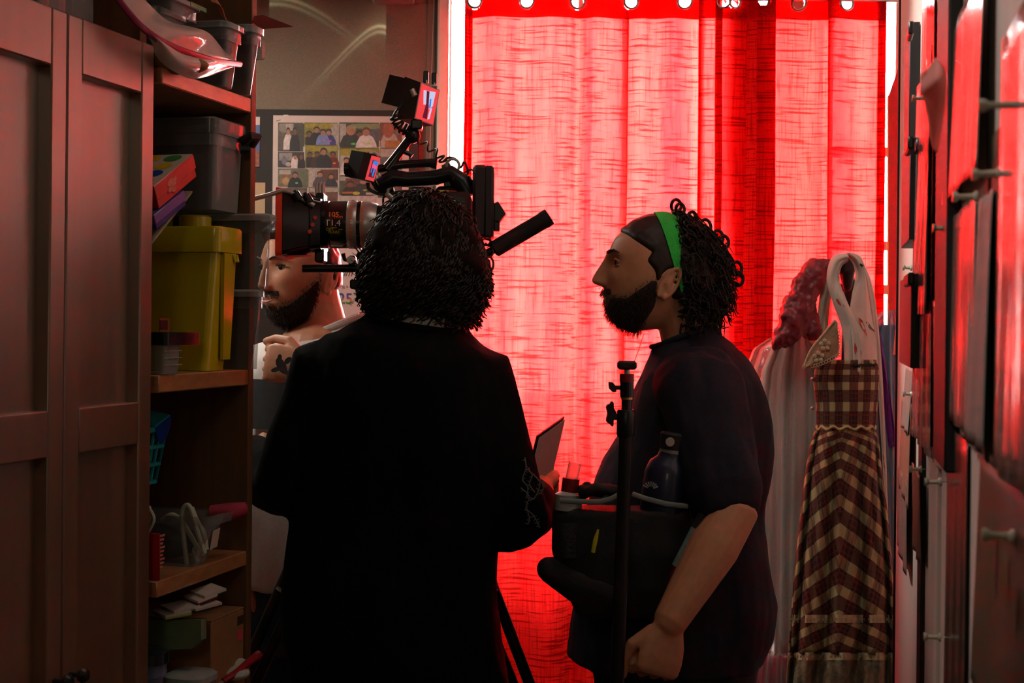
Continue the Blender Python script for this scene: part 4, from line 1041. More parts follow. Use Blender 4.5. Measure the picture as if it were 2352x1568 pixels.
part('screen_frame', MB().hexa([pt(0, 0, .002), pt(1, 0, .002), pt(1, 1, .002), pt(0, 1, .002)], [pt(0, 0, 0), pt(1, 0, 0), pt(1, 1, 0), pt(0, 1, 0)]), mat('pale_bezel', lin((190, 160, 158)), .3), mo)
part('housing', MB().hexa([pt(0, 0, -.001), pt(1, 0, -.001), pt(1, 1, -.001), pt(0, 1, -.001)], [pt(-.35, -.1, -.04), pt(.75, -.1, -.045), pt(.75, 1.08, -.045), pt(-.35, 1.08, -.04)]), M_alu, mo)
sc_ = part('screen', MB().hexa([pt(.04, .03, .0015), pt(.96, .03, .0015), pt(.96, .97, .0015), pt(.04, .97, .0015)], [pt(.04, .03, .003), pt(.96, .03, .003), pt(.96, .97, .003), pt(.04, .97, .003)]), M_scr_r, mo, 0)
def patch(poly, m, k): part('picture_patch', MB().poly([pt(u, v, .0034+.0002*k) for u, v in poly]), m, sc_, 0)
patch([(.18, .18), (.8, .1), (.78, .5), (.62, .62), (.58, .5), (.3, .55)], M_scr_w, 0)
patch([(.34, .16), (.48, .15), (.56, .5), (.6, .9), (.36, .9), (.42, .5)], M_scr_d, 1)
patch([(.56, .35), (.64, .32), (.68, .55), (.6, .6)], M_scr_b, 2)
patch([(.66, .6), (.76, .55), (.72, .86), (.62, .9)], M_scr_w, 3)
hd_ = q(895, 172, DRG+.02); 
part('sun_flap', MB().prism([q(895, 171, DRG+.01), q(958, 186, DRG+.0), q(940, 252, DRG), q(876, 236, DRG+.01)], V((0, .004, 0))), M_alu, mo)
for px, py in ((978, 168), (997, 172)): part('antenna', MB().box(q(px-6, py+22), q(px+7, py-2, DRG+.02), b=.002), M_alu, mo)
b = MB(); b.cyl(q(980, 190), q(980, 184), .002, 6).cyl(q(998, 198), q(998, 190), .002, 6); part('connector_pins', b, M_silver, mo, kind='stuff')
part('plug', MB().cyl(q(946, 205, DRG-.03), q(953, 220, DRG-.03), .006, 10), M_silver, mo)
part('mount', MB().box(q(944, 296, DRG-.02), q(972, 280, DRG+.02), b=.003), M_alu, mo)
# smaller viewfinder with a blue picture
vf = thing('viewfinder', 'small electronic viewfinder with blue and pink picture and black eyecup on the rig', 'viewfinder', q(855, 420))
tl, tr, bl = q(854, 357, DRG-.03), q(873, 362, DRG-.015), q(839, 412, DRG-.03); ex, ey = tr-tl, bl-tl; ez = ex.cross(ey).normalized(); ez = -ez if ez.y > 0 else ez
part('housing', MB().hexa([pt(-.9, -.06, -.001), pt(1.06, -.06, -.001), pt(1.06, 1.05, -.001), pt(-.9, 1.05, -.001)], [pt(-.9, -.06, -.05), pt(1.06, -.06, -.05), pt(1.06, 1.05, -.05), pt(-.9, 1.05, -.05)]), M_alu, vf)
part('screen_frame', MB().hexa([pt(0, 0, -.001), pt(1, 0, -.001), pt(1, 1, -.001), pt(0, 1, -.001)], [pt(0, 0, .001), pt(1, 0, .001), pt(1, 1, .001), pt(0, 1, .001)]), M_scr_r, vf, 0)
sc_ = part('screen', MB().poly([pt(.2, .16, .0015), pt(.85, .16, .0015), pt(.85, .86, .0015), pt(.2, .86, .0015)]), M_scr_d, vf, 0)
patch([(.25, .18), (.82, .18), (.82, .36), (.25, .34)], M_scr_b, 0)
patch([(.25, .3), (.8, .38), (.8, .5), (.25, .48)], mat('screen_pink', lin((240, 90, 150)), .2, emit=(*lin((240, 90, 150)), .8)), 1)
patch([(.5, .5), (.72, .5), (.66, .82), (.52, .82)], M_scr_b, 2)
patch([(.25, .48), (.36, .5), (.34, .7), (.24, .66)], M_scr_b, 3)
part('white_band', MB().tube([q(846, 352, DRG-.03), q(860, 350, DRG-.02), q(872, 358, DRG-.02)], .004, 8), M_txt_w, vf)
part('eyecup', MB().rings([[q(px, 387) + V((0, math.cos(a), math.sin(a)))*r for a in [2*PI*k/16 for k in range(16)]] for px, r in ((836, .024), (824, .020), (818, .0135), (800, .0125), (791, .013))]), M_alu, vf)
part('vf_arm'.replace('vf_', 'mount_'), MB().tube([q(856, 415), q(866, 432), q(885, 440), q(905, 436)], .006, 8), M_alu, vf)
# coiled cables
def coil(name, pts, rad, turns, r, parent):
    n = turns*12; cc = []
    for k in range(n+1):
        t = k/n; c = catmull(pts, t); d_ = (catmull(pts, min(1, t+.01))-catmull(pts, max(0, t-.01))).normalized(); u = d_.cross(Yv).normalized(); w_ = d_.cross(u)
        cc.append(c+(u*math.cos(2*PI*turns*t)+w_*math.sin(2*PI*turns*t))*rad)
    return part(name, MB().tube(cc, r, 6), M_cable, parent)
coil('coiled_cable', [q(908, 268), q(916, 288), q(935, 300)], .011, 5, .003, rig)
coil('coiled_cable', [q(958, 318), q(985, 338), q(1010, 358), q(1018, 372)], .008, 4, .0022, rig)
part('cable', MB().tube([catmull([q(948, 206), q(930, 232), q(906, 262), q(905, 285), q(925, 300), q(940, 300)], k/30) for k in range(31)], .003, 7), M_cable, rig)
part('cable', MB().tube([catmull([q(1018, 372), q(1030, 362), q(1048, 366), q(1058, 385), q(1066, 372), q(1075, 395), q(1068, 410), q(1084, 425)], k/40) for k in range(41)], .0026, 7), M_cable, rig)
part('cable', MB().tube([catmull([q(845, 420), q(850, 436), q(880, 446), q(930, 440), q(990, 446), q(1040, 442)], k/30) for k in range(31)], .004, 7), M_cable, rig)
part('cable', MB().tube([catmull([q(880, 470), q(882, 452), q(900, 448), q(912, 462), q(905, 480)], k/30) for k in range(31)], .0025, 7), M_cable, rig)
part('cable', MB().tube([catmull([q(1110, 546), q(1126, 552), q(1122, 562), q(1108, 560)], k/20) for k in range(21)], .003, 7), M_cable, rig)
part('cable', MB().tube([catmull([q(1064, 398), q(1084, 390), q(1092, 410), q(1074, 420), q(1090, 436)], k/30) for k in range(31)], .0022, 7), M_cable, rig)
# pan handle
part('pan_handle', MB().tube([q(1060, 625), q(1118, 582), q(1136, 572)], .009, 10), M_alu, rig)
part('handle_grip', MB().tube([q(1132, 575), q(1136, 572), q(1245, 508), q(1250, 505), q(1262, 497)], [.013, .0185, .0185, .020, .019], 16), mat('foam_grip', (.013, .011, .012), .8), rig)
# tripod
tri = thing('tripod', 'black twin-tube tripod carrying the camera, legs showing either side of the sweatered man', 'tripod', V((q(907, 0).x, DRG, 0)))
apex = q(907, 820)
part('fluid_head', MB().box(q(862, 760, DRG-.06), q(950, 670, DRG+.06), b=.015), M_alu, tri)
part('bowl', MB().lathe([(.03, -.05), (.075, -.02), (.078, .0), (.06, .015)], Matrix.Translation(q(907, 790)), 24), M_alu, tri)
for tx, ty in ((-.86, 3.02), (.30, 3.06), (-.22, 3.92)):
    foot = V((tx, ty, .02)); dr = (foot-apex).normalized(); sd = dr.cross(Yv if abs(tx+.22) > .1 else Xv).normalized()
    if abs(tx+.22) > .1: sd = (dr.cross(Yv)).normalized()
    lg = part('leg', MB().tube([apex+sd*.024, foot+sd*.010], .0125, 12).tube([apex-sd*.024, foot-sd*.010], .0125, 12), M_alu, tri)
    m_ = apex.lerp(foot, .34)
    part('leg_collar', MB().tube([m_-dr*.035, m_+dr*.035], .032, 14), M_alu, lg)
    part('leg_lever', MB().tube([m_-dr*.03+sd*.03*(1 if tx < 0 else -1), m_+sd*.058*(1 if tx < 0 else -1)-dr*.02, m_+dr*.06+sd*.062*(1 if tx < 0 else -1)], [.008, .010, .006], 8), M_gloss, lg)
    part('leg_clamp', MB().tube([m_+dr*.036, m_+dr*.044], .029, 14), M_silver, lg)
    part('foot', MB().ball(foot, .03, 12, 8), M_rubber, lg)
# ================= light stand and the assistant's pouch hanging on it =================
DS = 2.55
q = lambda px, py, d=DS: P(px, py, d)
st = thing('light_stand', 'black light stand with red collar and wing knobs in front of the headband man', 'light stand', V((q(1415, 1500).x-.02, DS, 0)))
top = q(1438, 915); bot = V((q(1420, 1300).x - .020, DS, .08))
axd = (bot-q(1437, 1000)).normalized()
part('pole', MB().tube([q(1438, 995), bot], .0125, 16), M_alu, st)
part('inner_tube', MB().tube([q(1440, 905), q(1438, 1000)], .0095, 14), M_gloss, st)
part('collar', MB().tube([q(1438, 940), q(1438, 944), q(1437, 996), q(1437, 1003)], [.0145, .0165, .0165, .0145], 16), M_alu, st)
part('collar_knob', MB().tube([q(1420, 958), q(1408, 958)], .005, 8).rings([[q(1403, 950)+V((.008*math.cos(a)*(1+.25*math.cos(5*a)), dy, .021*math.sin(a)*(1+.1*math.cos(5*a)))) for a in [2*PI*k/30 for k in range(30)]] for dy in (-.012, .012)]), M_rubber, st)
part('spigot', MB().tube([q(1440, 912), q(1440, 876)], .0125, 16), M_gloss, st)
part('red_collar', MB().tube([q(1440, 877), q(1440, 858)], .0128, 16), mat('red_anodised_collar', lin((120, 22, 24)), .4), st)
part('brass_ring', MB().tube([q(1440, 917), q(1440, 912)], .0108, 16), mat('brass', (.6, .42, .14), .3, 1), st)
part('stud', MB().tube([q(1440, 859), q(1440, 849)], .005, 10), M_silver, st)
part('top_clamp', MB().box(q(1419, 849, DS-.012), q(1461, 828, DS+.012), b=.004), M_rubber, st)
part('spigot_knob', MB().tube([q(1425, 890), q(1414, 890)], .004, 8).prism([q(1398, 877, DS-.006), q(1408, 878, DS-.006), q(1416, 888, DS-.006), q(1416, 900, DS-.006), q(1408, 901, DS-.006), q(1399, 892, DS-.006)], V((0, .012, 0))), M_rubber, st)
for k in range(3):
    a = 2*PI*k/3+.5; f_ = bot+V((math.cos(a)*.24, math.sin(a)*.20, -.07)); s_ = V((bot.x, bot.y, .42))
    lg = part('leg', MB().tube([s_, f_], .009, 10), M_alu, st); part('foot', MB().ball(f_+V((0, 0, .004)), .012, 10, 6), M_rubber, lg)
part('leg_collar', MB().tube([V((bot.x, bot.y, .38)), V((bot.x, bot.y, .46))], .022, 14), M_alu, st)
part('pole_foot', MB().tube([bot, V((bot.x, bot.y, .0))], .010, 10), M_rubber, st)
part('thread', MB().tube([catmull([q(1478, 768), q(1468, 800), q(1456, 832)], k/10) for k in range(11)], .0007, 5), M_black, st)
# pouch
DB = 2.72
q = lambda px, py, d=DB: P(px, py, d)
M_nylon = mat('black_nylon', (.010, .010, .011), .75, var=.25, scale=150, bump=.25, bscale=400)
M_trimg = mat('pale_reflective_piping', lin((122, 132, 128)), .5)
bag = thing('tool_pouch', 'black camera assistant pouch with pale piping, hooked on the light stand pole', 'pouch', q(1430, 1400))
rows = [(1152, 1270, 1588, .044), (1170, 1268, 1590, .052), (1250, 1270, 1600, .058), (1330, 1296, 1592, .056), (1385, 1318, 1575, .045), (1402, 1330, 1560, .03)]
rs = [slab((DB, q(0, y).z), q(a, y).x, q(c, y).x, h, 32, 3.0) for y, a, c, h in rows]
me = smoothmesh('pouch_body', MB().rings(rs), M_nylon, .005, 4); wrinkle(me, .004, (14, 10, 9), 2.0)
part('pouch_body', me, M_nylon, bag)
part('piping', MB().tube([q(1286, 1149, DB-.054), q(1330, 1152, DB-.058), q(1378, 1152, DB-.058), q(1402, 1146, DB-.058), q(1419, 1137, DB-.056)], .0042, 8, flat=1.2), M_trimg, bag)
part('piping', MB().tube([q(1452, 1134, DB-.056), q(1480, 1144, DB-.058), q(1530, 1157, DB-.058), q(1580, 1163, DB-.054)], .0042, 8, flat=1.2), M_trimg, bag)
b = MB()
for k in range(9): b.ball(q(1338+10*k, 1122-8*math.sin(k*1.3)+k, DB-.03+.01*(k % 3)), (.010, .012, .008), 10, 6)
b.tube([q(1330, 1138, DB-.04), q(1370, 1120, DB-.04), q(1416, 1128, DB-.04)], .011, 10)
part('rim_padding', b, M_nylon, bag, 180, kind='stuff')
part('waist_pad', smoothmesh('waist_pad', MB().limb([q(1262, 1307, DB-.02), q(1330, 1338, DB-.02), q(1410, 1362, DB-.02)], [.026, .040, .040], 16), M_nylon, .004, 3), M_nylon, bag)
me_m, nt, bs = newmat('black_mesh_net'); bs.inputs['Base Color'].default_value = (.012, .012, .012, 1); bs.inputs['Roughness'].default_value = .7
tcn = nt.nodes.new('ShaderNodeTexCoord'); vor = nt.nodes.new('ShaderNodeTexVoronoi'); vor.inputs['Scale'].default_value = 340; nt.links.new(tcn.outputs['Object'], vor.inputs['Vector'])
rp = ramp(nt, vor.outputs['Distance'], [(.30, (0, 0, 0)), (.36, (1, 1, 1))]); nt.links.new(rp.outputs[0], bs.inputs['Alpha'])
part('mesh_pocket', MB().grid(lambda u, v: q(1266+60*u+ (6+8*v)*(1-u)*v, 1200+82*v, DB-.05-.012*math.sin(PI*u)), 10, 10), me_m, bag)
M_yel = mat('yellow_cord', lin((190, 185, 30)), .6)
part('yellow_tag', MB().tube([q(1374, 1215, DB-.062), q(1368, 1238, DB-.064), q(1362, 1268, DB-.062)], [.002, .0045, .004], 8), M_yel, bag)
part('hook_clip', MB().tube([q(1420, 1208, DB-.062), q(1418, 1235, DB-.062)], .0016, 6), M_trimg, bag)
part('hang_strap', MB().tube([q(1438, 1150, DB-.05), q(1438, 1120, DB-.09), q(1438, 1106, DB-.12)], .006, 8), M_nylon, bag)
# things in the pouch
bo = thing('spray_bottle', 'small white bottle with red neck and clear cap in the pouch', 'bottle', q(1306, 1150, DB-.01))
q2 = lambda px, py: q(px, py, DB-.012)
part('bottle_body', MB().tube([q2(1305, 1170), q2(1306, 1135), q2(1307, 1127)], [.026, .026, .014], 18), mat('milky_plastic', lin((165, 176, 168)), .35), bo)
part('neck', MB().tube([q2(1308, 1129), q2(1312, 1098)], .0165, 18), mat('dark_red_plastic', lin((120, 24, 26)), .35), bo)
part('cap', MB().tube([q2(1313, 1099), q2(1321, 1062)], .0122, 18), clear_plastic('clear_cap', (.75, .72, .7), .5), bo)
fl_ = thing('water_bottle', 'dark blue insulated water bottle with loop cap standing in the pouch', 'bottle', q(1530, 1180, DB+.0))
q2 = lambda px, py: q(px, py, DB+.004)
M_blue = mat('dark_blue_powder_coat', lin((22, 28, 52)), .4, var=.12, scale=200, coat=.2)
part('flask', MB().tube([q2(1526, 1190), q2(1528, 1150), q2(1536, 1085), q2(1540, 1066), q2(1544, 1052), q2(1546, 1040)], [.048, .048, .046, .040, .029, .027], 28), M_blue, fl_)
part('neck_ring', MB().tube([q2(1546, 1042), q2(1547, 1030)], .0265, 24), M_silver, fl_)
part('cap', MB().tube([q2(1547, 1032), q2(1551, 998), q2(1551.5, 993)], [.0275, .0295, .026], 24), M_rubber, fl_)
part('cap_button', MB().lathe([(.0005, .003), (.008, .003), (.009, 0)], Matrix.Translation(q(1539, 1015, DB-.0255)) @ Matrix.Rotation(PI/2, 4, 'X'), 18), M_silver, fl_)
part('cap_loop', MB().tube([catmull([q2(1578, 1015), q2(1590, 1035), q2(1594, 1058), q2(1586, 1062), q2(1574, 1048)], k/16) for k in range(17)], .004, 8), M_rubber, fl_)
b = MB()
for k in range(7):
    a = math.radians(20+22*k); c_ = q(1494, 1124, DB-.0455)
    b.tube([c_+V((math.cos(a)*.006, 0, math.sin(a)*.006)), c_+V((math.cos(a)*.015, .001*abs(k-3), math.sin(a)*.015))], [.0009, .0022], 5)
part('ray_emblem', b, M_trimg, fl_, kind='stuff')
mk = thing('marker', 'white and red marker pen clipped at right side of the pouch', 'marker', q(1540, 1360, DB-.06))
q2 = lambda px, py: q(px, py, DB-.085)
part('barrel', MB().tube([q2(1602, 1214), q2(1556, 1302)], [.0125, .0115], 14), mat('pale_teal_plastic', lin((120, 140, 138)), .4), mk)
part('cap', MB().tube([q2(1628, 1168), q2(1602, 1214)], .0135, 14), M_rubber, mk)
part('tip', MB().tube([q2(1557, 1300), q2(1540, 1340), q2(1533, 1362)], [.009, .006, .003], 12), mat('dark_red_tip', lin((110, 20, 24)), .4), mk)
cd = solid('paracord', MB().tube([catmull([q(1600, 1116, DB-.07), q(1618, 1122, DB-.075), q(1628, 1148, DB-.075), q(1640, 1168, DB-.07)], k/16) for k in range(17)], .0028, 7).tube([catmull([q(1601, 1122, DB-.07), q(1614, 1132, DB-.08), q(1626, 1150, DB-.075), q(1632, 1180, DB-.072)], k/16) for k in range(17)], .0026, 7).torus(q(1627, 1150, DB-.075), (1, 0, .3), .005, .0028, 12, 6), M_yel, 'knotted yellow cord hanging at the right corner of the pouch', 'cord')
wt = thing('walkie_talkie', 'black radio with thin antenna tucked at the pouch right corner', 'radio', q(1595, 1170, DB-.03))
part('case', MB().box(q(1578, 1190, DB-.03), q(1604, 1095, DB+.0), b=.004), M_rubber, wt)
part('clip', MB().tube([q(1584, 1120, DB-.033), q(1594, 1084, DB-.035), q(1606, 1084, DB-.033)], .0022, 6), M_trimg, wt)
part('antenna', MB().tube([q(1596, 1150, DB-.05), q(1640, 1090, DB-.05), q(1656, 1062, DB-.05)], [.0014, .0014, .003], 6), M_black, wt)
# ================= what stands on the shelves and on the wardrobe =================
def W(n, s, z): return ML @ V((n, s, z))
sMin = sS0+tU+.003; sL_raw = sL
def sL(px, py=750, inset=0): return max(sMin, min(sIn-.002, sL_raw(px, py, inset)))
def nat(px, py, s): return (MLi @ Ls(px, py, s)).x
def zat(px, py, s): return Ls(px, py, s).z
def rr(n0, n1, s0, s1, z, r=.012, k=4):
    out = []
    for cn, cs, a0 in ((n1-r, s1-r, 0), (n0+r, s1-r, 90), (n0+r, s0+r, 180), (n1-r, s0+r, 270)):
        for i in range(k):
            a = math.radians(a0+90*i/(k-1)); out.append(W(cn+r*math.cos(a), cs+r*math.sin(a), z))
    return out
C_clear = clear_plastic('clear_polypropylene', (.55, .53, .52), .08, .14)
C_clear2 = clear_plastic('cloudy_polypropylene', (.42, .43, .42), .22, .22)
C_lid = clear_plastic('frosted_lid', (.50, .52, .52), .32, .22)
M_yb = mat('yellow_plastic', lin((186, 168, 20)), .2, var=.06, scale=10, coat=.3)
M_card = mat('brown_cardboard', lin((146, 104, 66)), .85, var=.12, scale=30, bump=.1)
def tub(name, label, group, n0, n1, s0, s1, z0, z1, taper=.008, lidh=.014, over=.006, m=None, ml=None, lidrib=True, r=.012):
    t_ = thing(name, label, 'container', W((n0+n1)/2, (s0+s1)/2, z0), group)
    hm = (z0+z1-lidh)/2
    part('tub', MB().rings([rr(n0+taper, n1-taper, s0+taper, s1-taper, z0, r), rr(n0+taper*.5, n1-taper*.5, s0+taper*.5, s1-taper*.5, hm, r), rr(n0, n1, s0, s1, z1-lidh, r)], True), m or C_clear, t_)
    if lidrib: part('rim_band', MB().rings([rr(n0-.002, n1+.002, s0-.002, s1+.002, z1-lidh-.022, r), rr(n0-.002, n1+.002, s0-.002, s1+.002, z1-lidh, r)], False), m or C_clear, t_)
    part('lid', MB().rings([rr(n0-over, n1+over, s0-over, s1+over, z1-lidh, r+over), rr(n0-over, n1+over, s0-over, s1+over, z1-.004, r+over), rr(n0, n1, s0, s1, z1, r)], True), ml or C_lid, t_)
    return t_
# --- yellow lidded box with two studs on the middle shelf
s0, s1 = sL(497), sL(551)
zt, zl, zb = zL(500, 519), zL(500, 577), ZS2+.001
yb = thing('toy_box', 'tall yellow plastic box with studded lid standing on the middle shelf', 'box', W(-.16, (s0+s1)/2, zb))
sb0, sb1 = sL(490), sL(533)
part('box', MB().rings([rr(-.30, -.012, sb0, sb1, zb, .014), rr(-.315, -.002, s0, s1-.004, zl, .014)], True), M_yb, yb)
part('lid', MB().rings([rr(-.32, .006, s0-.006, s1+.004, zl-.001, .014), rr(-.32, .006, s0-.006, s1+.004, zt-.004, .014), rr(-.318, .003, s0-.003, s1, zt, .013)], True), M_yb, yb)
sm = (s0+s1)/2
for k, (n_, ss) in enumerate(((-.07, sm), (-.15, sm), (-.23, sm))):
    part('stud', MB().lathe([(.030, 0), (.030, .020), (.027, .023), (.0005, .023)], Matrix.Translation(W(n_, ss, zt)), 24), M_yb, yb)
part('front_rib', MB().hexa([W(-.006, sm-.02, zb+.02), W(-.006, sm+.008, zb+.02), W(.000, sm+.008, zb+.02), W(.000, sm-.02, zb+.02)], [W(-.002, sm-.03, zl-.002), W(-.002, sm+.018, zl-.002), W(.006, sm+.018, zl-.002), W(.006, sm-.03, zl-.002)]), M_yb, yb)
part('latch', MB().tube([W(.006, sm+.005, zl-.004), W(.010, sm+.007, zl-.016), W(.010, sm+.017, zl-.016), W(.006, sm+.019, zl-.004)], .003, 8), M_yb, yb)
# --- clear tubs stacked behind it
sA2, sB2 = sL(556)+.004, sIn-.004
zc2, zc1 = zat(590, 665, sB2), zat(600, 492, sB2)
tub('plastic_tub', 'clear lidded plastic tub at the bottom of the stack beside the yellow box', 'clear tubs beside the yellow box', -.25, .030, sA2, sB2, ZS2+.001, zc2, .012)
tub('plastic_tub', 'clear lidded plastic tub with jutting lid, second in the stack beside the yellow box', 'clear tubs beside the yellow box', -.25, .048, sA2+.002, sB2, zc2+.001, zc1, .006, over=.012)
zc0 = zat(575, 288, sB2)
bigb = tub('storage_box', 'large clear storage box with grey handle and lid, on top of the clear stack', 'clear tubs beside the yellow box', -.36, -.012, sL(500), sB2, zc1+.001, zc0, .006, lidh=.03, over=.006, m=C_clear2, ml=C_clear2)
hz = zc0-.02
part('handle', MB().tube([W(-.006, sB2-.030, hz-.015), W(.014, sB2-.028, hz-.004), W(.020, sB2-.012, hz-.004), W(.006, sB2-.004, hz-.02)], [.008, .009, .009, .007], 10).tube([W(-.004, sB2-.034, hz-.030), W(.012, sB2-.026, hz-.030)], .009, 10), M_black, bigb)
dk = thing('dark_green_cloth', 'dark green folded costume cloth seen through the large clear box', 'cloth', W(-.2, sL(470), zc1+.005))
part('fold', smoothmesh('fold', MB().ball(W(-.2, (sL(500)+sB2)/2, zc1+.05), (.11, .03, .045), 16, 10).limb([W(-.12, (sL(500)+sB2)/2, zc1+.05), W(-.14, (sL(500)+sB2)/2-.005, zc1+.12), W(-.10, (sL(500)+sB2)/2, zc0-.05)], [.03, .022, .012], 12), M_navy, .004, 3), mat('dark_green_felt', lin((16, 52, 44)), .9, var=.2), dk)
# --- leaning game boxes at the left end of the middle shelf
def lean_box(name, label, cat, pA, pB, th, depth, mats, n1=-.02):
    a = Lp(*pA, -n1); c = Lp(*pB, -n1); e1 = (c-a); L_ = e1.length; e1n = e1.normalized(); e3 = -nL; e2 = (nL.cross(e1n)); e2 = e2 if e2.z < 0 else -e2
    t_ = thing(name, label, cat, a+e2*th)
    B = frame(e1n, e3) if False else Matrix(((e1n.x, e3.x, e2.x, a.x), (e1n.y, e3.y, e2.y, a.y), (e1n.z, e3.z, e2.z, a.z), (0, 0, 0, 1)))
    return t_, B, L_
M_redbox = mat('red_box_card', lin((196, 52, 44)), .45, var=.08, scale=20, coat=.3)
M_white_c = mat('white_box_top', lin((196, 186, 170)), .5, var=.05)
t_, B, L_ = lean_box('game_box', 'red board game box with coloured dots on its lid, leaning on the middle shelf', 'game box', (354, 428), (444, 354), .040, .26, M_redbox)
TH = .042
part('box_base', MB().box((.003, .002, .006), (L_-.002, .262, TH), B, .001), M_redbox, t_)
lid = part('box_lid', MB().box((0, 0, 0), (L_, .265, TH*.62), B, .001), M_redbox, t_)
part('lid_print', MB().box((.001, .001, -.0006), (L_-.001, .264, -.0001), B), M_white_c, lid)
dots = [('red_dot', (190, 40, 34)), ('blue_dot', (30, 70, 150)), ('yellow_dot', (210, 180, 40)), ('green_dot', (60, 130, 60))]
for i in range(4):
    for j in range(6):
        c_ = V((L_*(.14+.24*i), .03+.041*j, -.0012)); m_ = dots[(i+j*3) % 4]
        part('dot', MB().add([B @ (c_+V((math.cos(a)*.0165, math.sin(a)*.0165, 0))) for a in [2*PI*k/18 for k in range(18)]], [tuple(range(18))]), mat(m_[0], lin(m_[1]), .5) if m_[0] not in bpy.data.materials else bpy.data.materials[m_[0]], lid)
b = MB()
for k, (u, v, r_) in enumerate(((.36, .35, .014), (.42, .5, .010), (.32, .6, .010), (.47, .35, .008), (.40, .72, .009))):
    c_ = V((L_*u, -.0006, TH*v)); b.add([B @ (c_+V((math.cos(a)*r_*.9, 0, math.sin(a)*r_*.45))) for a in [2*PI*k_/10 for k_ in range(10)]], [tuple(range(10))])
part('worn_print', b, mat('worn_pale_print', lin((200, 120, 104)), .5, var=.3, scale=300), lid, 0, kind='stuff')
t2, B2, L2 = lean_box('game_box', 'blue and violet flat box leaning under the red game box', 'game box', (354, 494), (424, 437), .03, .25, M_redbox)
M_vio = mat('violet_box_card', lin((104, 84, 150)), .4, var=.15, scale=14, coat=.4); M_blu = mat('deep_blue_card', lin((30, 52, 120)), .4, coat=.3)
part('box_base', MB().box((.002, .002, .012), (L2-.002, .25, .027), B2, .001), M_blu, t2)
part('box_lid', MB().box((0, 0, 0), (L2, .252, .017), B2, .001), M_vio, t2)
t3, B3, L3 = lean_box('folder', 'pale card folder leaning under the blue box', 'folder', (353, 556), (446, 438), .006, .25, M_redbox)
part('cover', MB().box((0, .004, 0), (L3, .25, .003), B3), mat('olive_card', lin((150, 142, 116)), .8), t3)
part('cover', MB().box((.004, .006, .004), (L3-.003, .25, .006), B3), mat('olive_card_dark', lin((110, 104, 84)), .8), t3)
# green shiny bag
g0 = W(-.06, sL(398), zL(398, 520))
b = MB()
for k in range(7):
    a = k*.9; b.tube([g0+V((0, 0, -.01)), g0+V((math.cos(a)*.012, math.sin(a)*.01, .02)), g0+V((math.cos(a)*.022, math.sin(a)*.02, .035+.006*(k % 3))), g0+V((math.cos(a)*.030, math.sin(a)*.028, .012))], [.008, .011, .008, .003], 7)
solid('gift_bow', smoothmesh('gift_bow', b, C_clear, .003, 2), mat('green_foil', lin((40, 130, 40)), .12, metal=.4, coat=.6), 'shiny green foil bow between the leaning boxes and the yellow box', 'bow')
# small tub with dark lid in front of the yellow box
sq0, sq1 = sL(300), sL(410, 820); zq = zL(410, 768)
# stands at the left front, its right end seen
t_ = thing('food_tub', 'small cloudy tub with thick black lid at the left front of the middle shelf', 'container', W(-.02, sL(380), ZS2))
part('tub', MB().rings([rr(-.10, .004, sL(330), sL(408), ZS2+.001, .01), rr(-.10, .006, sL(330), sL(412), zL(410, 792), .01)], True), C_clear2, t_)
for k in range(3): part('tub_line', MB().box((.0055, sL(332), zL(400, 806+16*k)), (.0068, sL(411), zL(400, 804+16*k)), ML), C_lid, t_)
part('lid', MB().rings([rr(-.12, .012, sL(326), sL(447), zL(410, 792), .008), rr(-.12, .012, sL(326), sL(447), zL(410, 768), .008), rr(-.12, .012, sL(326), sL(449), zL(410, 763), .008)], True), mat('black_lid', lin((22, 24, 26)), .3), t_)
part('front_label', MB().box((.002, sL(334), zL(380, 758)), (.0035, sL(390), zL(380, 735)), ML), mat('orange_label', lin((150, 96, 40)), .5), yb) if False else None
lb = thing('label_card', 'dark label card with orange border lying against the yellow box', 'card', W(.0, sL(360), zL(380, 762)))
part('card', MB().box((-.004, sL(322), zL(380, 762)), (-.002, sL(392), zL(380, 731)), ML), mat('orange_border', lin((120, 76, 30)), .5), lb)
part('card_print', MB().box((-.002, sL(322), zL(380, 757)), (-.0012, sL(387), zL(380, 735)), ML), M_black, lb)
# --- third shelf
zb = ZS3+.001
mg0, mg1 = sL(300), sL(428)
t_ = thing('game_box', 'magenta cardboard box with teal print behind the clear bin on the third shelf', 'game box', W(-.1, (mg0+mg1)/2, zb))
zt = zL(365, 1147)
M_mag = mat('magenta_card', lin((124, 34, 84)), .5, var=.1, scale=20)
part('box', MB().box((-.26, mg0, zb), (-.085, sL(404), zt), ML, .002), M_mag, t_)
part('lid', MB().box((-.262, mg0-.002, zt-.012), (-.083, sL(404)+.002, zt+.002), ML, .002), mat('teal_grey_lid', lin((70, 96, 98)), .5, var=.2, scale=12), t_)
part('yellow_patch', MB().box((-.16, mg0+.03, zt+.002), (-.10, mg0+.06, zt+.003), ML), mat('yellow_print', lin((190, 170, 60)), .5), t_)
part('teal_print', MB().prism([W(-.0845, sL(380)+.012*math.cos(a), zt-.030+.018*math.sin(a)*(1+.2*math.cos(3*a))) for a in [2*PI*k/18 for k in range(18)]], nL*.0006), mat('teal_print', lin((70, 150, 160)), .5), t_)
part('pale_print', MB().prism([W(-.0845, sL(398)+.004*math.cos(a), zt-.012+.012*math.sin(a)) for a in [2*PI*k/12 for k in range(12)]], nL*.0006), M_white_c, t_)
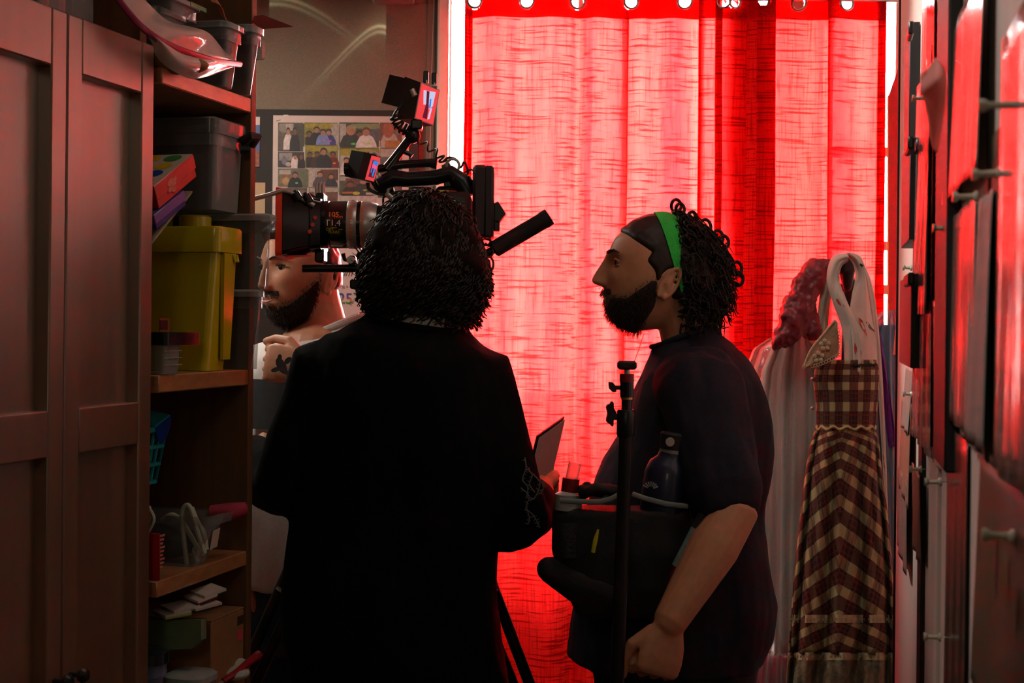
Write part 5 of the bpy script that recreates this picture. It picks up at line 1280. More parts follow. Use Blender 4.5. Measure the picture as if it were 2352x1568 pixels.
# teal basket on it: real slots
M_teal = mat('turquoise_plastic', lin((40, 168, 176)), .35, var=.06)
M_bluep = mat('royal_blue_tab', lin((24, 60, 150)), .4)
bk = thing('basket', 'small turquoise slotted plastic basket with blue tab, on top of the magenta box', 'basket', W(-.15, sL(350), zt+.004))
bz0, bz1 = zt+.004, zL(380, 985, .1)
bs1, bs0, bn0, bn1 = sL(384, inset=.11), sL(240, inset=.11), -.26, -.11
def wallbars(p00, p10, p01, p11, n, rows=3):
    mb = MB()
    for j in range(rows+1):
        t = j/rows; a, c = p00.lerp(p01, t), p10.lerp(p11, t); mb.tube([a, c], .0045 if j < rows else .006, 6)
    for i in range(n+1):
        t = i/n; mb.tube([p00.lerp(p10, t), p01.lerp(p11, t)], .0032, 6)
    return mb
k_ = .014
cb = [W(bn1-k_, bs0+k_, bz0), W(bn1-k_, bs1-k_, bz0), W(bn0+k_, bs1-k_, bz0), W(bn0+k_, bs0+k_, bz0)]; ct = [W(bn1, bs0, bz1), W(bn1, bs1, bz1), W(bn0, bs1, bz1), W(bn0, bs0, bz1)]
for i in range(4): part('slotted_side', wallbars(cb[i], cb[(i+1) % 4], ct[i], ct[(i+1) % 4], 10 if i % 2 == 0 else 7), M_teal, bk, kind='stuff')
part('base', MB().prism(cb, V((0, 0, .003))), M_teal, bk)
part('rim', MB().tube([ct[0], ct[1], ct[2], ct[3]], .006, 8, False, True), M_teal, bk)
tb = [W(bn1+.004, bs1-.05, bz1+.004), W(bn1+.004, bs1+.006, bz1+.022)]
part('tab', MB().prism([tb[0].lerp(tb[1], (1-math.cos(PI*k/12))/2)+V((0, 0, -.036*math.sin(PI*k/12))) for k in range(13)], nL*.003), M_bluep, bk)
part('flap', MB().prism([tb[0], tb[1], tb[1]-nL*.07+V((0, 0, .012)), tb[0]-nL*.07+V((0, 0, .008))], V((0, 0, .003))), M_teal, bk)
# clear bin of cords
s0, s1 = sL(470), sL(520)
zt = zL(500, 1178)
cbn = thing('plastic_bin', 'open clear plastic bin of pale cords with white label, on the third shelf', 'bin', W(-.1, s0, zb))
part('bin', MB().rings([rr(-.24, -.012, sL(462), sL(494), zb, .01), rr(-.25, .006, s0, s1, zt, .01)], False).poly(rr(-.24, -.012, sL(462), sL(494), zb, .01)), C_clear, cbn)
part('rim', MB().rings([rr(-.262, .016, s0-.008, s1+.006, zt-.016, .014), rr(-.264, .020, s0-.010, s1+.010, zt+.002, .014)], False), C_clear, cbn)
part('label', MB().hexa([W(-.0005, sL(487), zL(495, 1258)), W(-.0005, sL(503), zL(495, 1256)), W(.0005, sL(503), zL(495, 1256)), W(.0005, sL(487), zL(495, 1258))], [W(.003, sL(490), zL(495, 1216)), W(.003, sL(506), zL(495, 1213)), W(.004, sL(506), zL(495, 1213)), W(.004, sL(490), zL(495, 1216))]), M_white_c, cbn)
def side(px, py, s=None, inset=.0): return Ls(px, py, s if s is not None else s0-.004)
M_cord = mat('pale_green_cord', lin((176, 184, 160)), .6)
for k, pts in enumerate(([(430,1300),(418,1190),(428,1160),(440,1172),(450,1210),(470,1270)], [(372,1195),(396,1182),(420,1200),(450,1250),(470,1275)], [(440,1165),(452,1195),(468,1225),(474,1262)], [(455,1290),(446,1265),(455,1252),(468,1268)])):
    w_ = [Ls(px, py, s0+.012+.006*k) for px, py in pts]
    solid('cord', MB().tube([catmull(w_, j/36) for j in range(37)], .0045, 8), M_cord, ['pale cord looped highest over the rim of the clear bin', 'pale cord arching along the left side of the clear bin', 'short pale cord at the right inside of the clear bin', 'thin pale cord curled low in the clear bin'][k], 'cord', 'cords in the clear bin')
dk2 = solid('dark_pouch', smoothmesh('dark_pouch', MB().ball(W(-.10, sL(488), zb+.036), (.075, .03, .034), 16, 10), M_black, .004, 2), mat('dark_olive_cloth', lin((40, 44, 36)), .85), 'dark olive pouch lying in the clear bin under the cords', 'pouch')
pk = solid('pink_roll', MB().tube([W(-.03, s1+.004, zL(524, 1176)), W(.01, s1+.012, zL(540, 1168)), W(.028, s1+.03, zL(560, 1158))], [.013, .016, .012], 14), mat('dusky_pink_foam', lin((170, 52, 76)), .8), 'rolled pink foam sticking out past the right end of the clear bin', 'roll')
rb = thing('red_box', 'small upright red carton with pale lettering at left front of the third shelf', 'box', W(-.02, sL(355), zb))
zb_ = zL(355, 1316, -.0); 
part('carton', MB().box((-.06, sL(322), zb), (.002, sL(371), zL(355, 1228)), ML, .0015), mat('red_carton', lin((176, 30, 26)), .45), rb)
tmx = MB()
for k in range(9): tmx.box((.002, sL(346), zL(355, 1308-9*k)), (.0026, sL(346)+.010+.003*((k*7) % 3), zL(355, 1303-9*k)), ML)
part('pale_lettering', tmx, mat('pale_red_print', lin((206, 120, 104)), .5), rb, kind='stuff')
b = MB()
for k in range(4): b.tube([catmull([W(-.02-.008*k, sL(340+8*k), zL(355, 1225)), W(-.01-.006*k, sL(348+6*k), zL(355, 1195)), W(-.02, sL(360+4*k), zL(355, 1170)), W(-.03, sL(352+3*k), zL(355, 1160+3*k))], j/16) for j in range(17)], .0032, 7)
solid('white_cable', b, M_cord, 'bundle of white cable loops above the small red carton', 'cable', kind='thing')
# --- bottom visible shelf
zb = ZS4+.001
cbx = thing('cardboard_box', 'brown cardboard box with pink sticker at right end of the lowest shelf', 'box', W(-.1, sL(520), zb))
part('box', MB().box((-.26, sL(497), zb), (-.004, sIn-.003, zL(500, 1425)), ML, .002), M_card, cbx)
part('flap', MB().box((-.26, sL(497), zL(500, 1425)), (-.004, sL(533), zL(500, 1421)), ML, .001), M_card, cbx)
part('flap', MB().box((-.26, sL(534), zL(500, 1425)), (-.004, sIn-.003, zL(500, 1421)), ML, .001), M_card, cbx)
part('sticker', MB().box((-.004, sL(556), zL(560, 1468)), (-.0032, sL(568), zL(560, 1444)), ML), mat('pink_sticker', lin((214, 84, 92)), .5), cbx)
part('stamp', MB().box((-.004, sL(556), zL(560, 1432)), (-.0034, sL(569), zL(560, 1412)), ML), mat('dark_stamp', lin((70, 46, 30)), .7), cbx)
M_sage = mat('sage_green_card', lin((112, 128, 96)), .7, var=.08)
sg = thing('green_box', 'sage green cardboard box behind the blue-lidded tub on the lowest shelf', 'box', W(-.1, sL(420), zb))
c8 = [(302, 1424), (462, 1423), (462, 1470), (440, 1490), (302, 1494)]
part('box', MB().prism([Ls(px, py, sL(450)-.012) for px, py in c8], dL*.02), M_sage, sg)
part('lower_box', MB().box((-.24, sL(400), zb), (-.06, sL(455)-.004, zL(440, 1494)), ML, .002), M_sage, sg)
bl = tub('plastic_tub', 'clear tub with dark blue lid at left front of the lowest shelf', 'tubs on the lowest shelf', -.14, -.01, sL(300), sL(414), zb, zL(400, 1487), .006, lidh=.022, over=.008, m=clear_plastic('blue_tint_plastic', (.15, .2, .35), .6, .2), ml=mat('dark_teal_lid', lin((20, 34, 40)), .2, coat=.5), r=.03)
wl = tub('plastic_tub', 'clear tub with pale frosted lid at centre front of the lowest shelf', 'tubs on the lowest shelf', -.03, .040, sL(418), sL(462), zb, zL(440, 1538), .006, lidh=.014, over=.006, m=C_clear2, ml=mat('pale_lid', lin((150, 160, 156)), .35), r=.02)
sc2 = thing('scissors', 'red-handled scissors lying at the right front of the lowest shelf', 'scissors', W(0, sL(540), zb))
rp_ = [W(.0, sL(520), zb+.010), W(.012, sL(538), zb+.020), W(.022, sL(560), zb+.034), W(.028, sL(572), zb+.040)]
part('handle', MB().tube([catmull(rp_, k/16) for k in range(17)], [.006+.003*(k/16) for k in range(17)], 8), mat('dark_red_handle', lin((150, 26, 30)), .3), sc2)
part('blade', MB().tube([rp_[0], W(-.01, sL(508), zb+.006)], [.005, .002], 6, flat=.4), M_silver, sc2)
cw = solid('cloth_bundle', smoothmesh('cloth_bundle', MB().ball(W(.004, sL(546), zb+.014), (.026, .03, .013), 14, 8).ball(W(-.002, sL(560), zb+.022), (.02, .02, .014), 14, 8), M_shirt_in, .003, 2), M_shirt_in, 'pale folded cloth beside the red-handled scissors', 'cloth')
zz0 = zL(420, 1424)
bkm = [mat('dark_red_cover', lin((96, 30, 26)), .6), mat('dark_green_cover', lin((26, 44, 32)), .6), mat('pale_cover', lin((150, 146, 138)), .6), mat('lime_cover', lin((150, 172, 60)), .6), mat('dark_cover', lin((30, 28, 30)), .6)]
for k, (p0, p1, m, lab) in enumerate((((380, 1423), (440, 1412), 3, 'lime green leaflet on the sage box, lowest of the papers'), ((400, 1412), (460, 1398), 2, 'pale leaflet on the sage box above the lime one'), ((450, 1408), (510, 1392), 4, 'dark booklet bridging the sage box and the cardboard box'), ((455, 1390), (500, 1372), 0, 'dark red booklet at the back of the lowest shelf papers'), ((470, 1378), (520, 1360), 1, 'dark green booklet on top of the lowest shelf papers'))):
    a = Ls(p0[0], p0[1], sL(430)+.010*k); c = Ls(p1[0], p1[1], sL(430)+.02+.012*k)
    dd = (c-a); u = dd.normalized(); t_ = V((0, 0, 1)); 
    bkt = thing('booklet', lab, 'booklet', a, 'papers on the sage box')
    pq = [a, c, c+nL*-.05+dL*.04, a+nL*-.05+dL*.04]
    part('cover', MB().prism(pq, V((0, 0, .003))), bkm[m], bkt); part('pages', MB().prism([x+V((0, 0, .0031)) for x in pq], V((0, 0, .004))), M_page, bkt)
# --- top shelf
zb = ZS1+.001
t_ = tub('plastic_tub', 'tall clear tub with pale domed lid at the right end of the top shelf', 'tubs on the top shelf', -.20, .022, sL(545)+.002, sIn-.004, zb, zat(606, 66, sIn), .012, lidh=.016, over=.008)
part('side_clip', MB().box((.010, sIn-.022, zat(600, 140, sIn)), (.030, sIn-.004, zat(600, 95, sIn)), ML, .003), C_clear, t_)
ft1 = zat(545, 62, sL(526))
tub('plastic_tub', 'medium clear tub with pale lid and red base, second from right on the top shelf', 'tubs on the top shelf', -.22, .020, sL(488), sL(527), zb, ft1, .010, lidh=.014, over=.008)
tt = tub('plastic_tub', 'wide clear tub with green-edged lid at the left of the top shelf', 'tubs on the top shelf', -.26, -.01, sL(395), sL(458), zb+.115, zat(470, 12, sL(458)), .008, lidh=.012, over=.010)
part('green_strip', MB().box((.0, sL(430), zat(470, 26, sL(458))), (.0012, sL(466), zat(470, 16, sL(458))), ML), mat('green_strip', lin((20, 130, 80)), .4), tt)
ub = tub('plastic_tub', 'wide clear tub supporting the green-edged one on the top shelf', 'tubs on the top shelf', -.26, -.03, sL(395), sL(455), zb, zb+.114, .008)
# zip bag with a magenta seal hanging over the shelf edge
C_bag = clear_plastic('zip_bag_film', (.70, .60, .54), .35, .2)
zp = thing('zip_bag', 'large clear zip bag with magenta seal slumped over the front of the top shelf', 'bag', W(.02, sL(450), zb))
seal = [(262, -14), (296, 30), (330, 66), (380, 100), (440, 124), (500, 140), (552, 148)]
low = [(300, 40), (340, 90), (362, 128), (390, 160), (430, 178), (466, 178), (540, 152)]
upb = [(300, -30), (340, 10), (390, 48), (440, 62), (480, 78), (520, 118), (548, 145)]
nn = lambda t, o: .012+.030*math.sin(PI*t)+o
pS = [Lp(px, py, -nn(k/6, .008)) for k, (px, py) in enumerate(seal)]; pL = [Lp(px, py, -nn(k/6, -.004)) for k, (px, py) in enumerate(low)]; pU = [Lp(px, py, -nn(k/6, -.012)) for k, (px, py) in enumerate(upb)]
part('bag_front', MB().grid(lambda u, v: catmull(pS, u).lerp(catmull(pL, u), v)+nL*(.014*math.sin(PI*v)*math.sin(PI*u)+.003*math.sin(17*u+5*v)), 30, 10), C_bag, zp, 180)
part('bag_back', MB().grid(lambda u, v: catmull(pU, u).lerp(catmull(pS, u), v)+nL*(.010*math.sin(PI*v)*math.sin(PI*u)+.003*math.sin(13*u+4*v)), 30, 8), C_bag, zp, 180)
part('seal', MB().tube([catmull(pS, k/40) for k in range(41)], .0042, 8, flat=1.4), mat('magenta_seal', lin((130, 14, 62)), .4), zp)
solid('brown_bundle', smoothmesh('brown_bundle', MB().ball(Lp(415, 150, -.012), (.05, .03, .016), 14, 8).ball(Lp(385, 138, -.006), (.03, .03, .014), 12, 8), M_card, .004, 2), mat('brown_felt', lin((92, 58, 40)), .8, var=.3), 'brown felt bundle inside the zip bag', 'bundle')
oc = solid('orange_ribbon', MB().grid(lambda u, v: Lp(486+46*u, 4+46*u**1.3-26*v*(1-.4*u), -.0-.03*u)+nL*(-.012*v+.006*math.sin(5*u)), 16, 4, .0015), mat('orange_ribbon', lin((186, 96, 62)), .5), 'curling orange ribbon strip above the tubs on the top shelf', 'ribbon')
tri_ = [Ls(566, 40, sIn+.0), Ls(604, 36, sIn+.02), Ls(672, 62, sIn+.03), Ls(600, 67, sIn-.0)]
solid('plastic_sheet', MB().prism(tri_, V((0, 0, .0015))), mat('red_film', lin((120, 40, 36)), .15, coat=.8, alpha=.85), 'pointed sheet of dark red film jutting from the top shelf over the wall', 'sheet')
# box on top of the wardrobe
gl = thing('plastic_case', 'glossy clear case of red ribbons standing on top of the wardrobe', 'case', W(-.08, sL_raw(180), ztop))
M_redrib = mat('red_ribbon', lin((205, 60, 60)), .3, var=.3, scale=12)
part('case', MB().box((-.14, sL_raw(100), ztop+.001), (-.02, sL_raw(238), ztop+.16), ML, .006), C_clear, gl)
for k in range(6): solid('ribbon_roll', MB().box((-.13+.002*k, sL_raw(104)+.022*k, ztop+.008), (-.035, sL_raw(104)+.022*k+.017, ztop+.14), ML, .006), M_redrib if k % 2 == 0 else mat('dark_ribbon', lin((96, 40, 36)), .4) if k == 1 else bpy.data.materials['dark_ribbon'], ['%s ribbon roll in the glossy case, %s from the left' % (('red', 'dark brown')[k % 2], ('first', 'second', 'third', 'fourth', 'fifth', 'sixth')[k])][0], 'ribbon', 'ribbon rolls in the glossy case')
# ================= sheets, sleeves, boards and pins on the right-hand wall =================
def glossy_sleeve(name, c1, c2, rough=.16, bump=.35, stretch=(1, 1, .06), scale=55):
    m = mat(name, c1, rough, coat=.35, coatr=.06, var=.05, spec=.5)
    nt = m.node_tree; b = nt.nodes['Principled BSDF']
    n = noise_node(nt, scale, 'Object', stretch, 3, .5); bp = nt.nodes.new('ShaderNodeBump'); bp.inputs['Strength'].default_value = bump; bp.inputs['Distance'].default_value = .006
    nt.links.new(n.outputs['Fac'], bp.inputs['Height']); nt.links.new(bp.outputs[0], b.inputs['Normal']); nt.links.new(bp.outputs[0], b.inputs['Coat Normal'])
    n2 = noise_node(nt, scale*.7, 'Object', stretch, 2, .5); r = ramp(nt, n2.outputs['Fac'], [(.4, c1), (.6, c2)]); nt.links.new(r.outputs[0], b.inputs['Base Color'])
    return m
M_slv1 = glossy_sleeve('glossy_sleeve_warm', lin((150, 120, 112)), lin((176, 150, 140)))
M_slv2 = glossy_sleeve('glossy_sleeve_grey', lin((128, 116, 108)), lin((150, 138, 128)), .16)
M_crinkle = glossy_sleeve('crinkled_film', lin((150, 120, 116)), lin((110, 84, 80)), .08, .8, (1, 1, .12), 90)
M_papb = mat('beige_paper', lin((178, 156, 138)), .6, var=.06, scale=20, stretch=(1, 1, .1))
M_papg = mat('grey_paper', lin((150, 140, 132)), .6, var=.08, scale=20, stretch=(1, 1, .1))
M_olive = mat('olive_card_sheet', lin((58, 56, 30)), .6, var=.12, scale=10)
M_blk = mat('black_board', (.010, .009, .009), .5, var=.15)
M_pink = mat('pink_paper', lin((240, 176, 166)), .5, var=.04, scale=12)
_nt = M_pink.node_tree; _t = _nt.nodes.new('ShaderNodeBsdfTranslucent'); _t.inputs[0].default_value = (*lin((240, 170, 160)), 1); _m = _nt.nodes.new('ShaderNodeMixShader'); _m.inputs[0].default_value = .55
_nt.links.new(_nt.nodes['Principled BSDF'].outputs[0], _m.inputs[1]); _nt.links.new(_t.outputs[0], _m.inputs[2]); _nt.links.new(_m.outputs[0], _nt.nodes['Material Output'].inputs[0])
M_pin = mat('clear_pin_plastic', lin((190, 180, 160)), .15, coat=.6)
def rs(px, py=750, out=0): return -(MRi @ Rp(px, py, out)).y          # distance along the wall
def RW(out, s, z): return MR @ V((out, -s, z))
def zR(px, py, out=0): return Rp(px, py, out).z
def sheet(name, label, cat, pxl, pxr, z1, z0, m, out=(.004, .004), wave=.004, nw=3, th=.0006, group=None, skew=0, seed=0, bow=0):
    """a hanging sheet on the wall; pxl = far edge, pxr = near edge in the photo; out = how far top / bottom stand off"""
    sa, sb = rs(pxl, 750, out[0]), rs(pxr, 750, out[0])
    def fn(u, v):
        s = sa+(sb-sa)*u + skew*v
        o = out[0]+(out[1]-out[0])*v + wave*(.5+.5*v)*(1+math.sin(nw*2*PI*u+seed+1.5*v))*.5 + bow*math.sin(PI*v)
        return RW(o, s, z1+(z0-z1)*v)
    return solid(name, MB().grid(fn, 36, 16, th), m, label, cat, group, smooth=180)
ZT = CAMZ+.30
def boxR(pxl, pxr, y1, y0, out0, out1, pyref=None, b=.001):
    sa, sb = rs(pxl, 750, out1), rs(pxr, 750, out1)
    return (out0, -sa, zR(pxr, y1, out1)), (out1, -sb, zR(pxr, y0, out1))
sheet('plastic_sleeve', 'big clear sleeve of papers with red streaks, low corner pinned beside the pink paper', 'sleeve', 2175, 2259, ZT, zR(2259, 392, .006), M_slv1, (.008, .012), .0022, 3, seed=1)
sheet('plastic_sleeve', 'second clear sleeve below the big streaked one, red sheen at its top', 'sleeve', 2181, 2240, zR(2240, 455, .006), zR(2240, 1005, .006), M_slv1, (.006, .008), .0022, 3, seed=4)
sheet('paper_sheet', 'plain grey paper sheet hanging between the lower sleeve and the olive card', 'sheet', 2238, 2284, zR(2284, 430, .006), zR(2284, 1050, .006), M_papg, (.004, .010), .004, 2, seed=2)
sheet('paper_sheet', 'long dull strip of film on the wall at the bottom, right of the pale column', 'sheet', 2180, 2226, zR(2226, 1020, .005), zR(2226, 1900, .005), mat('brown_film', lin((74, 58, 50)), .3, coat=.4, var=.25, scale=60, stretch=(1, 1, .04)), (.003, .004), .002, 3, seed=5)
sheet('olive_card', 'dark olive card on the wall behind the right-most sleeve', 'card', 2276, 2316, zR(2316, 270, .003), zR(2316, 1070, .003), M_olive, (.003, .003), 0, 1)
sheet('plastic_sleeve', 'nearest glossy sleeve at the right edge with broad pale and red stripes', 'sleeve', 2301, 2440, zR(2352, 15, .01), zR(2352, 1120, .01), M_slv1, (.010, .014), .0035, 2, seed=3)
ol = sheet('leaf_print', 'olive sheet with green leaf print at the lower right edge', 'print', 2258, 2440, zR(2352, 1130, .006), zR(2352, 1800, .006), mat('olive_paper', lin((70, 70, 46)), .6, var=.15, scale=8), (.006, .010), .003, 2, seed=6)
M_leaf = mat('leaf_green_ink', lin((40, 86, 28)), .5, var=.3, scale=40)
for k, (px, y0, y1, ww) in enumerate(((2285, 1180, 1400, .006), (2318, 1260, 1420, .007), (2340, 1330, 1480, .008))):
    sa = rs(px, 750, .011); part('leaf', MB().grid(lambda u, v: RW(.0125, sa+(u-.5)*2*ww*math.sin(PI*min(.98, v+.02)), zR(px, y0, .011)+(zR(px, y1, .011)-zR(px, y0, .011))*v), 4, 10), M_leaf, ol, 180)
b = MB().box(*boxR(2146, 2172, -200, 1090, .0, .014), MR, .002)
bf = thing('picture_frame', 'tall narrow black frame on the wall behind the pink paper', 'frame', RW(.007, rs(2160), zR(2172, 1090)))
part('frame', b, M_blk, bf); part('glazing', MB().box((.014, -rs(2149), zR(2172, 1040)), (.0146, -rs(2169), zR(2172, -150)), MR), mat('dark_glazing', (.02, .016, .014), .12, coat=.5), bf)
sheet('crinkled_film', 'crinkled clear film hanging along the wall left of the black frame', 'film', 2106, 2140, zR(2140, 120, .012), zR(2140, 720, .012), M_crinkle, (.012, .016), .005, 3, seed=8)
sheet('crinkled_film', 'lower crinkled film tail below the first, with a red glint down its edge', 'film', 2098, 2148, zR(2148, 690, .010), zR(2148, 1060, .010), M_crinkle, (.012, .010), .005, 3, seed=11)
sheet('plastic_sleeve', 'narrow clear sleeve above the pink paper at the top of the wall', 'sleeve', 2122, 2146, ZT+.25, zR(2146, 142, .006), M_slv1, (.006, .008), .005, 3, seed=7)
# pink paper curling out from its pin
pk_px = [(2118, 172), (2126, 158), (2150, 132), (2168, 160), (2172, 190), (2166, 262), (2153, 352), (2140, 330), (2128, 250), (2116, 205)]
wc = Rp(2146, 240, .045); nrm = V((-.25, -.95, .1)).normalized(); dpt = wc.y
pp = [P(px, py, dpt+.02*math.cos(k)) for k, (px, py) in enumerate(pk_px)]
pq = thing('paper_note', 'pink paper with pointed top curling out from the wall over the black frame', 'paper', wc)
part('paper', MB().grid(lambda u, v: catmull([pp[0], pp[9], pp[8], pp[7], pp[6]], v).lerp(catmull([pp[2], pp[3], pp[4], pp[5], pp[6]], v), u)+V((0, -.016*math.sin(PI*u)*math.sin(PI*min(1, v+.1)), 0)), 14, 18, .0006), M_pink, pq, 180)
part('fold', MB().grid(lambda u, v: P(2114+14*u, 172-14*u+52*v*(1-.2*u), dpt-.004*u), 4, 6, .0006), mat('pink_fold', lin((220, 104, 96)), .5), pq, 180)
# black clipboards, thin boards
def board(label, pxl, pxr, y1, y0, th, extra=None):
    t_ = thing('clipboard', label, 'clipboard', RW(th/2, rs((pxl+pxr)/2), zR(pxr, y0)), None)
    part('board', MB().box(*boxR(pxl, pxr, y1, y0, .001, th), MR, .001), M_blk, t_)
    c = boxR(pxl+(pxr-pxl)*.3, pxl+(pxr-pxl)*.7, y1-2, y1+26, th, th+.008); part('clip', MB().box(*c, MR, .002), M_black, t_)
    return t_
board('slim black board highest on the wall beside the dark end panel', 2072, 2083, 77, 330, .016)
board('black clipboard on the wall level with the camera rig', 2068, 2086, 325, 552, .024)
board('second black clipboard right behind the first, set slightly further right', 2091, 2103, 330, 545, .010)
c3_ = board('black clipboard with a beige paper hanging off it, above the blue garment', 2066, 2092, 628, 846, .026)
hp = [P(2070, 632, 2.9), P(2066, 640, 2.86), P(2068, 812, 2.84), P(2051, 815, 2.9)]
solid('paper_sheet', MB().prism(hp, V((.0006, -.0008, 0))), M_papb, 'beige paper slip hanging tilted from the lower black clipboard', 'paper')
for k, (pxl, pxr, y1, y0, m, lab) in enumerate(((2084, 2100, 850, 1010, M_papg, 'small grey paper under the lower clipboard'), (2076, 2098, 930, 1180, mat('tan_paper', lin((150, 112, 92)), .6, var=.1), 'tan paper strip under the small grey paper'), (2068, 2090, 1110, 1330, mat('newsprint', lin((120, 108, 100)), .7, var=.4, scale=300), 'newsprint clipping low on the wall beside the dress'), (2100, 2118, 1085, 1290, mat('brown_strip', lin((96, 74, 58)), .5, var=.2), 'thin brown strip pinned low, right of the newsprint'))):
    sheet('paper_sheet', lab, 'paper', pxl, pxr, zR(pxr, y1, .006), zR(pxr, y0, .006), m, (.004+.002*k, .008), .004, 2, seed=k)
structure('trim_4', MB().box(*boxR(2112, 2120, -400, 2400, .0, .006), MR, .001), M_blk)
structure('trim_5', MB().box(*boxR(2262, 2266, -400, 2600, .0, .003), MR), mat('dark_joint', (.03, .026, .024), .6))
structure('trim_6', MB().box(*boxR(2152, 2157, 1080, 2600, .0, .004), MR), M_rwall)
structure('trim_7', MB().box((-.12, sEnd-.004, 0), (.004, sEnd+.012, CEIL), MR, .002), M_blk)
# the pins
def pin(px, py, out0, L_, lab):
    p0 = Rp(px, py, out0); d_ = (nR + V((0, 0, R.uniform(-.06, .06)))).normalized()
    t_ = thing('push_pin', lab, 'pin', p0, None)
    Mx = Matrix.Translation(p0) @ d_.to_track_quat('Z', 'Y').to_matrix().to_4x4()
    part('needle', MB().lathe([(.0006, -.006), (.0006, .002)], Mx, 8), M_silver, t_)
    part('head', MB().lathe([(.0006, 0), (.0048, .0005), (.0048, .0022), (.0026, .004), (.0022, L_*.72), (.0044, L_*.86), (.0044, L_), (.0005, L_)], Mx, 14), M_pin, t_)
for px, py, L_, lab in ((2344, 240, .026, 'clear push pin nearest the lens, in the striped sleeve at the right edge'), (2300, 397, .020, 'clear push pin on the edge of the olive card'), (2246, 451, .020, 'clear push pin at the low corner of the big streaked sleeve'), (2124, 226, .016, 'small clear pin holding the pink paper'), (2174, 524, .014, 'dark-lit pin on the black frame, below the pink paper'), (2330, 1232, .020, 'pin with a green glint in the leaf-print sheet'), (2118, 1077, .016, 'metal-bright pin above the thin brown strip'), (2164, 1106, .018, 'pin at the foot of the pale crinkled film'), (2162, 1463, .018, 'lowest pin on the wall, by the long strip of film'), (2096, 615, .014, 'small pin above the lower black clipboard'), (2097, 905, .014, 'small pin in the little grey paper')):
    pin(px, py, .010, L_, lab)
# dark panel standing at the end of the passage beyond the pin wall
dp = thing('display_board', 'tall black board edge-on beside the bright window strip, right of the curtains', 'board', (P(2052, 750, 4.0).x, 4.0, 0))
part('panel', MB().hexa([P(2041, 2300, 4.05), P(2069, 2300, 3.98), P(2069, 2300, 4.02), P(2041, 2300, 4.09)], [P(2041, 218, 4.05), P(2069, 140, 3.98), P(2069, 140, 4.02), P(2041, 218, 4.09)]), M_blk, dp)
part('rim_light_strip', MB().hexa([P(2038, 2300, 4.055), P(2041, 2300, 4.05), P(2041, 2300, 4.09), P(2038, 2300, 4.095)], [P(2038, 222, 4.055), P(2041, 217, 4.05), P(2041, 217, 4.09), P(2038, 222, 4.095)]), mat('yellow_rim_light', lin((196, 160, 60)), .5), dp)  # rim light along the board's left edge, put in as a yellow strip
# ================= costumes hanging on the coat stand at right =================
DC5 = 3.72
q = lambda px, py, d=DC5: P(px, py, d)
K5 = DC5/F
cs = thing('coat_stand', 'black coat stand hidden under hanging costumes by the curtain', 'coat stand', V((q(1950, 0).x, DC5+.05, 0)))
part('pole', MB().tube([V((q(1950, 0).x, DC5+.05, .02)), q(1950, 640, DC5+.05)], .016, 14), M_black, cs)
part('post_top', smoothmesh('post_top', MB().limb([q(1946, 660, DC5+.02), q(1946, 620, DC5+.0), q(1944, 602, DC5-.0)], [.012, .022, .020], 14), M_black, .003, 2), M_black, cs)
for ax, ay in ((1876, 618), (2000, 690)): part('hook', MB().tube([q(1950, 668, DC5+.05), q((ax+1950)/2, 650, DC5+.04), q(ax, ay, DC5+.03), q(ax-(4 if ax < 1950 else -4), ay-14, DC5+.03)], .008, 8), M_black, cs)
part('base', MB().lathe([(.18, 0), (.18, .02), (.03, .035), (.02, .05)], Matrix.Translation((q(1950, 0).x, DC5+.05, 0)), 28), M_black, cs)
# plaid
def plaid_mat(name, chevron):
    m, nt, b = newmat(name); N = nt.nodes; Lk = nt.links
    uv = N.new('ShaderNodeTexCoord'); sp = N.new('ShaderNodeSeparateXYZ'); Lk.new(uv.outputs['UV'], sp.inputs[0])
    def mt(op, a, c=None):
        n = N.new('ShaderNodeMath'); n.operation = op
        for i, x in enumerate((a, c)):
            if x is None: continue
            if isinstance(x, (int, float)): n.inputs[i].default_value = x
            else: Lk.new(x, n.inputs[i])
        return n.outputs[0]
    U, Vv = sp.outputs[0], sp.outputs[1]
    if chevron:
        d = mt('ABSOLUTE', mt('SUBTRACT', U, .47)); a = mt('SUBTRACT', mt('MULTIPLY', Vv, 10.0), mt('MULTIPLY', d, 3.4)); c = mt('ADD', mt('MULTIPLY', Vv, 4.0), mt('MULTIPLY', d, 7.0))
    else:
        a = mt('MULTIPLY', U, 6.5); c = mt('MULTIPLY', Vv, 4.2)
    def stripes(x, w1):
        f = mt('FRACT', x); s1 = mt('LESS_THAN', f, w1); s2 = mt('MULTIPLY', mt('GREATER_THAN', f, w1+.12), mt('LESS_THAN', f, w1+.20)); s3 = mt('MULTIPLY', mt('GREATER_THAN', f, .80), mt('LESS_THAN', f, .86)); return s1, mt('ADD', s2, s3)
    p1, l1 = stripes(a, .42); p2, l2 = stripes(c, .42)
    if chevron: p = mt('ADD', mt('MULTIPLY', p1, .66), mt('MULTIPLY', p2, .34))
    else: p = mt('MULTIPLY', mt('ADD', p1, p2), .5)
    r = ramp(nt, p, [(0, lin((52, 24, 18))), (.5, lin((112, 80, 58))), (1, lin((196, 178, 128)))])
    l = mt('MINIMUM', mt('MULTIPLY', mt('ADD', l1, l2), .6), 1.0)
    mx = N.new('ShaderNodeMixRGB'); Lk.new(l, mx.inputs[0]); Lk.new(r.outputs[0], mx.inputs[1]); mx.inputs[2].default_value = (*lin((120, 40, 32)), 1)
    n = noise_node(nt, 300, 'UV', (1, 1, 1)); mm = N.new('ShaderNodeMixRGB'); mm.blend_type = 'MULTIPLY'; mm.inputs[0].default_value = .45; Lk.new(mx.outputs[0], mm.inputs[1]); Lk.new(n.outputs['Fac'], mm.inputs[2])
    Lk.new(mm.outputs[0], b.inputs['Base Color']); b.inputs['Roughness'].default_value = .85
    return m
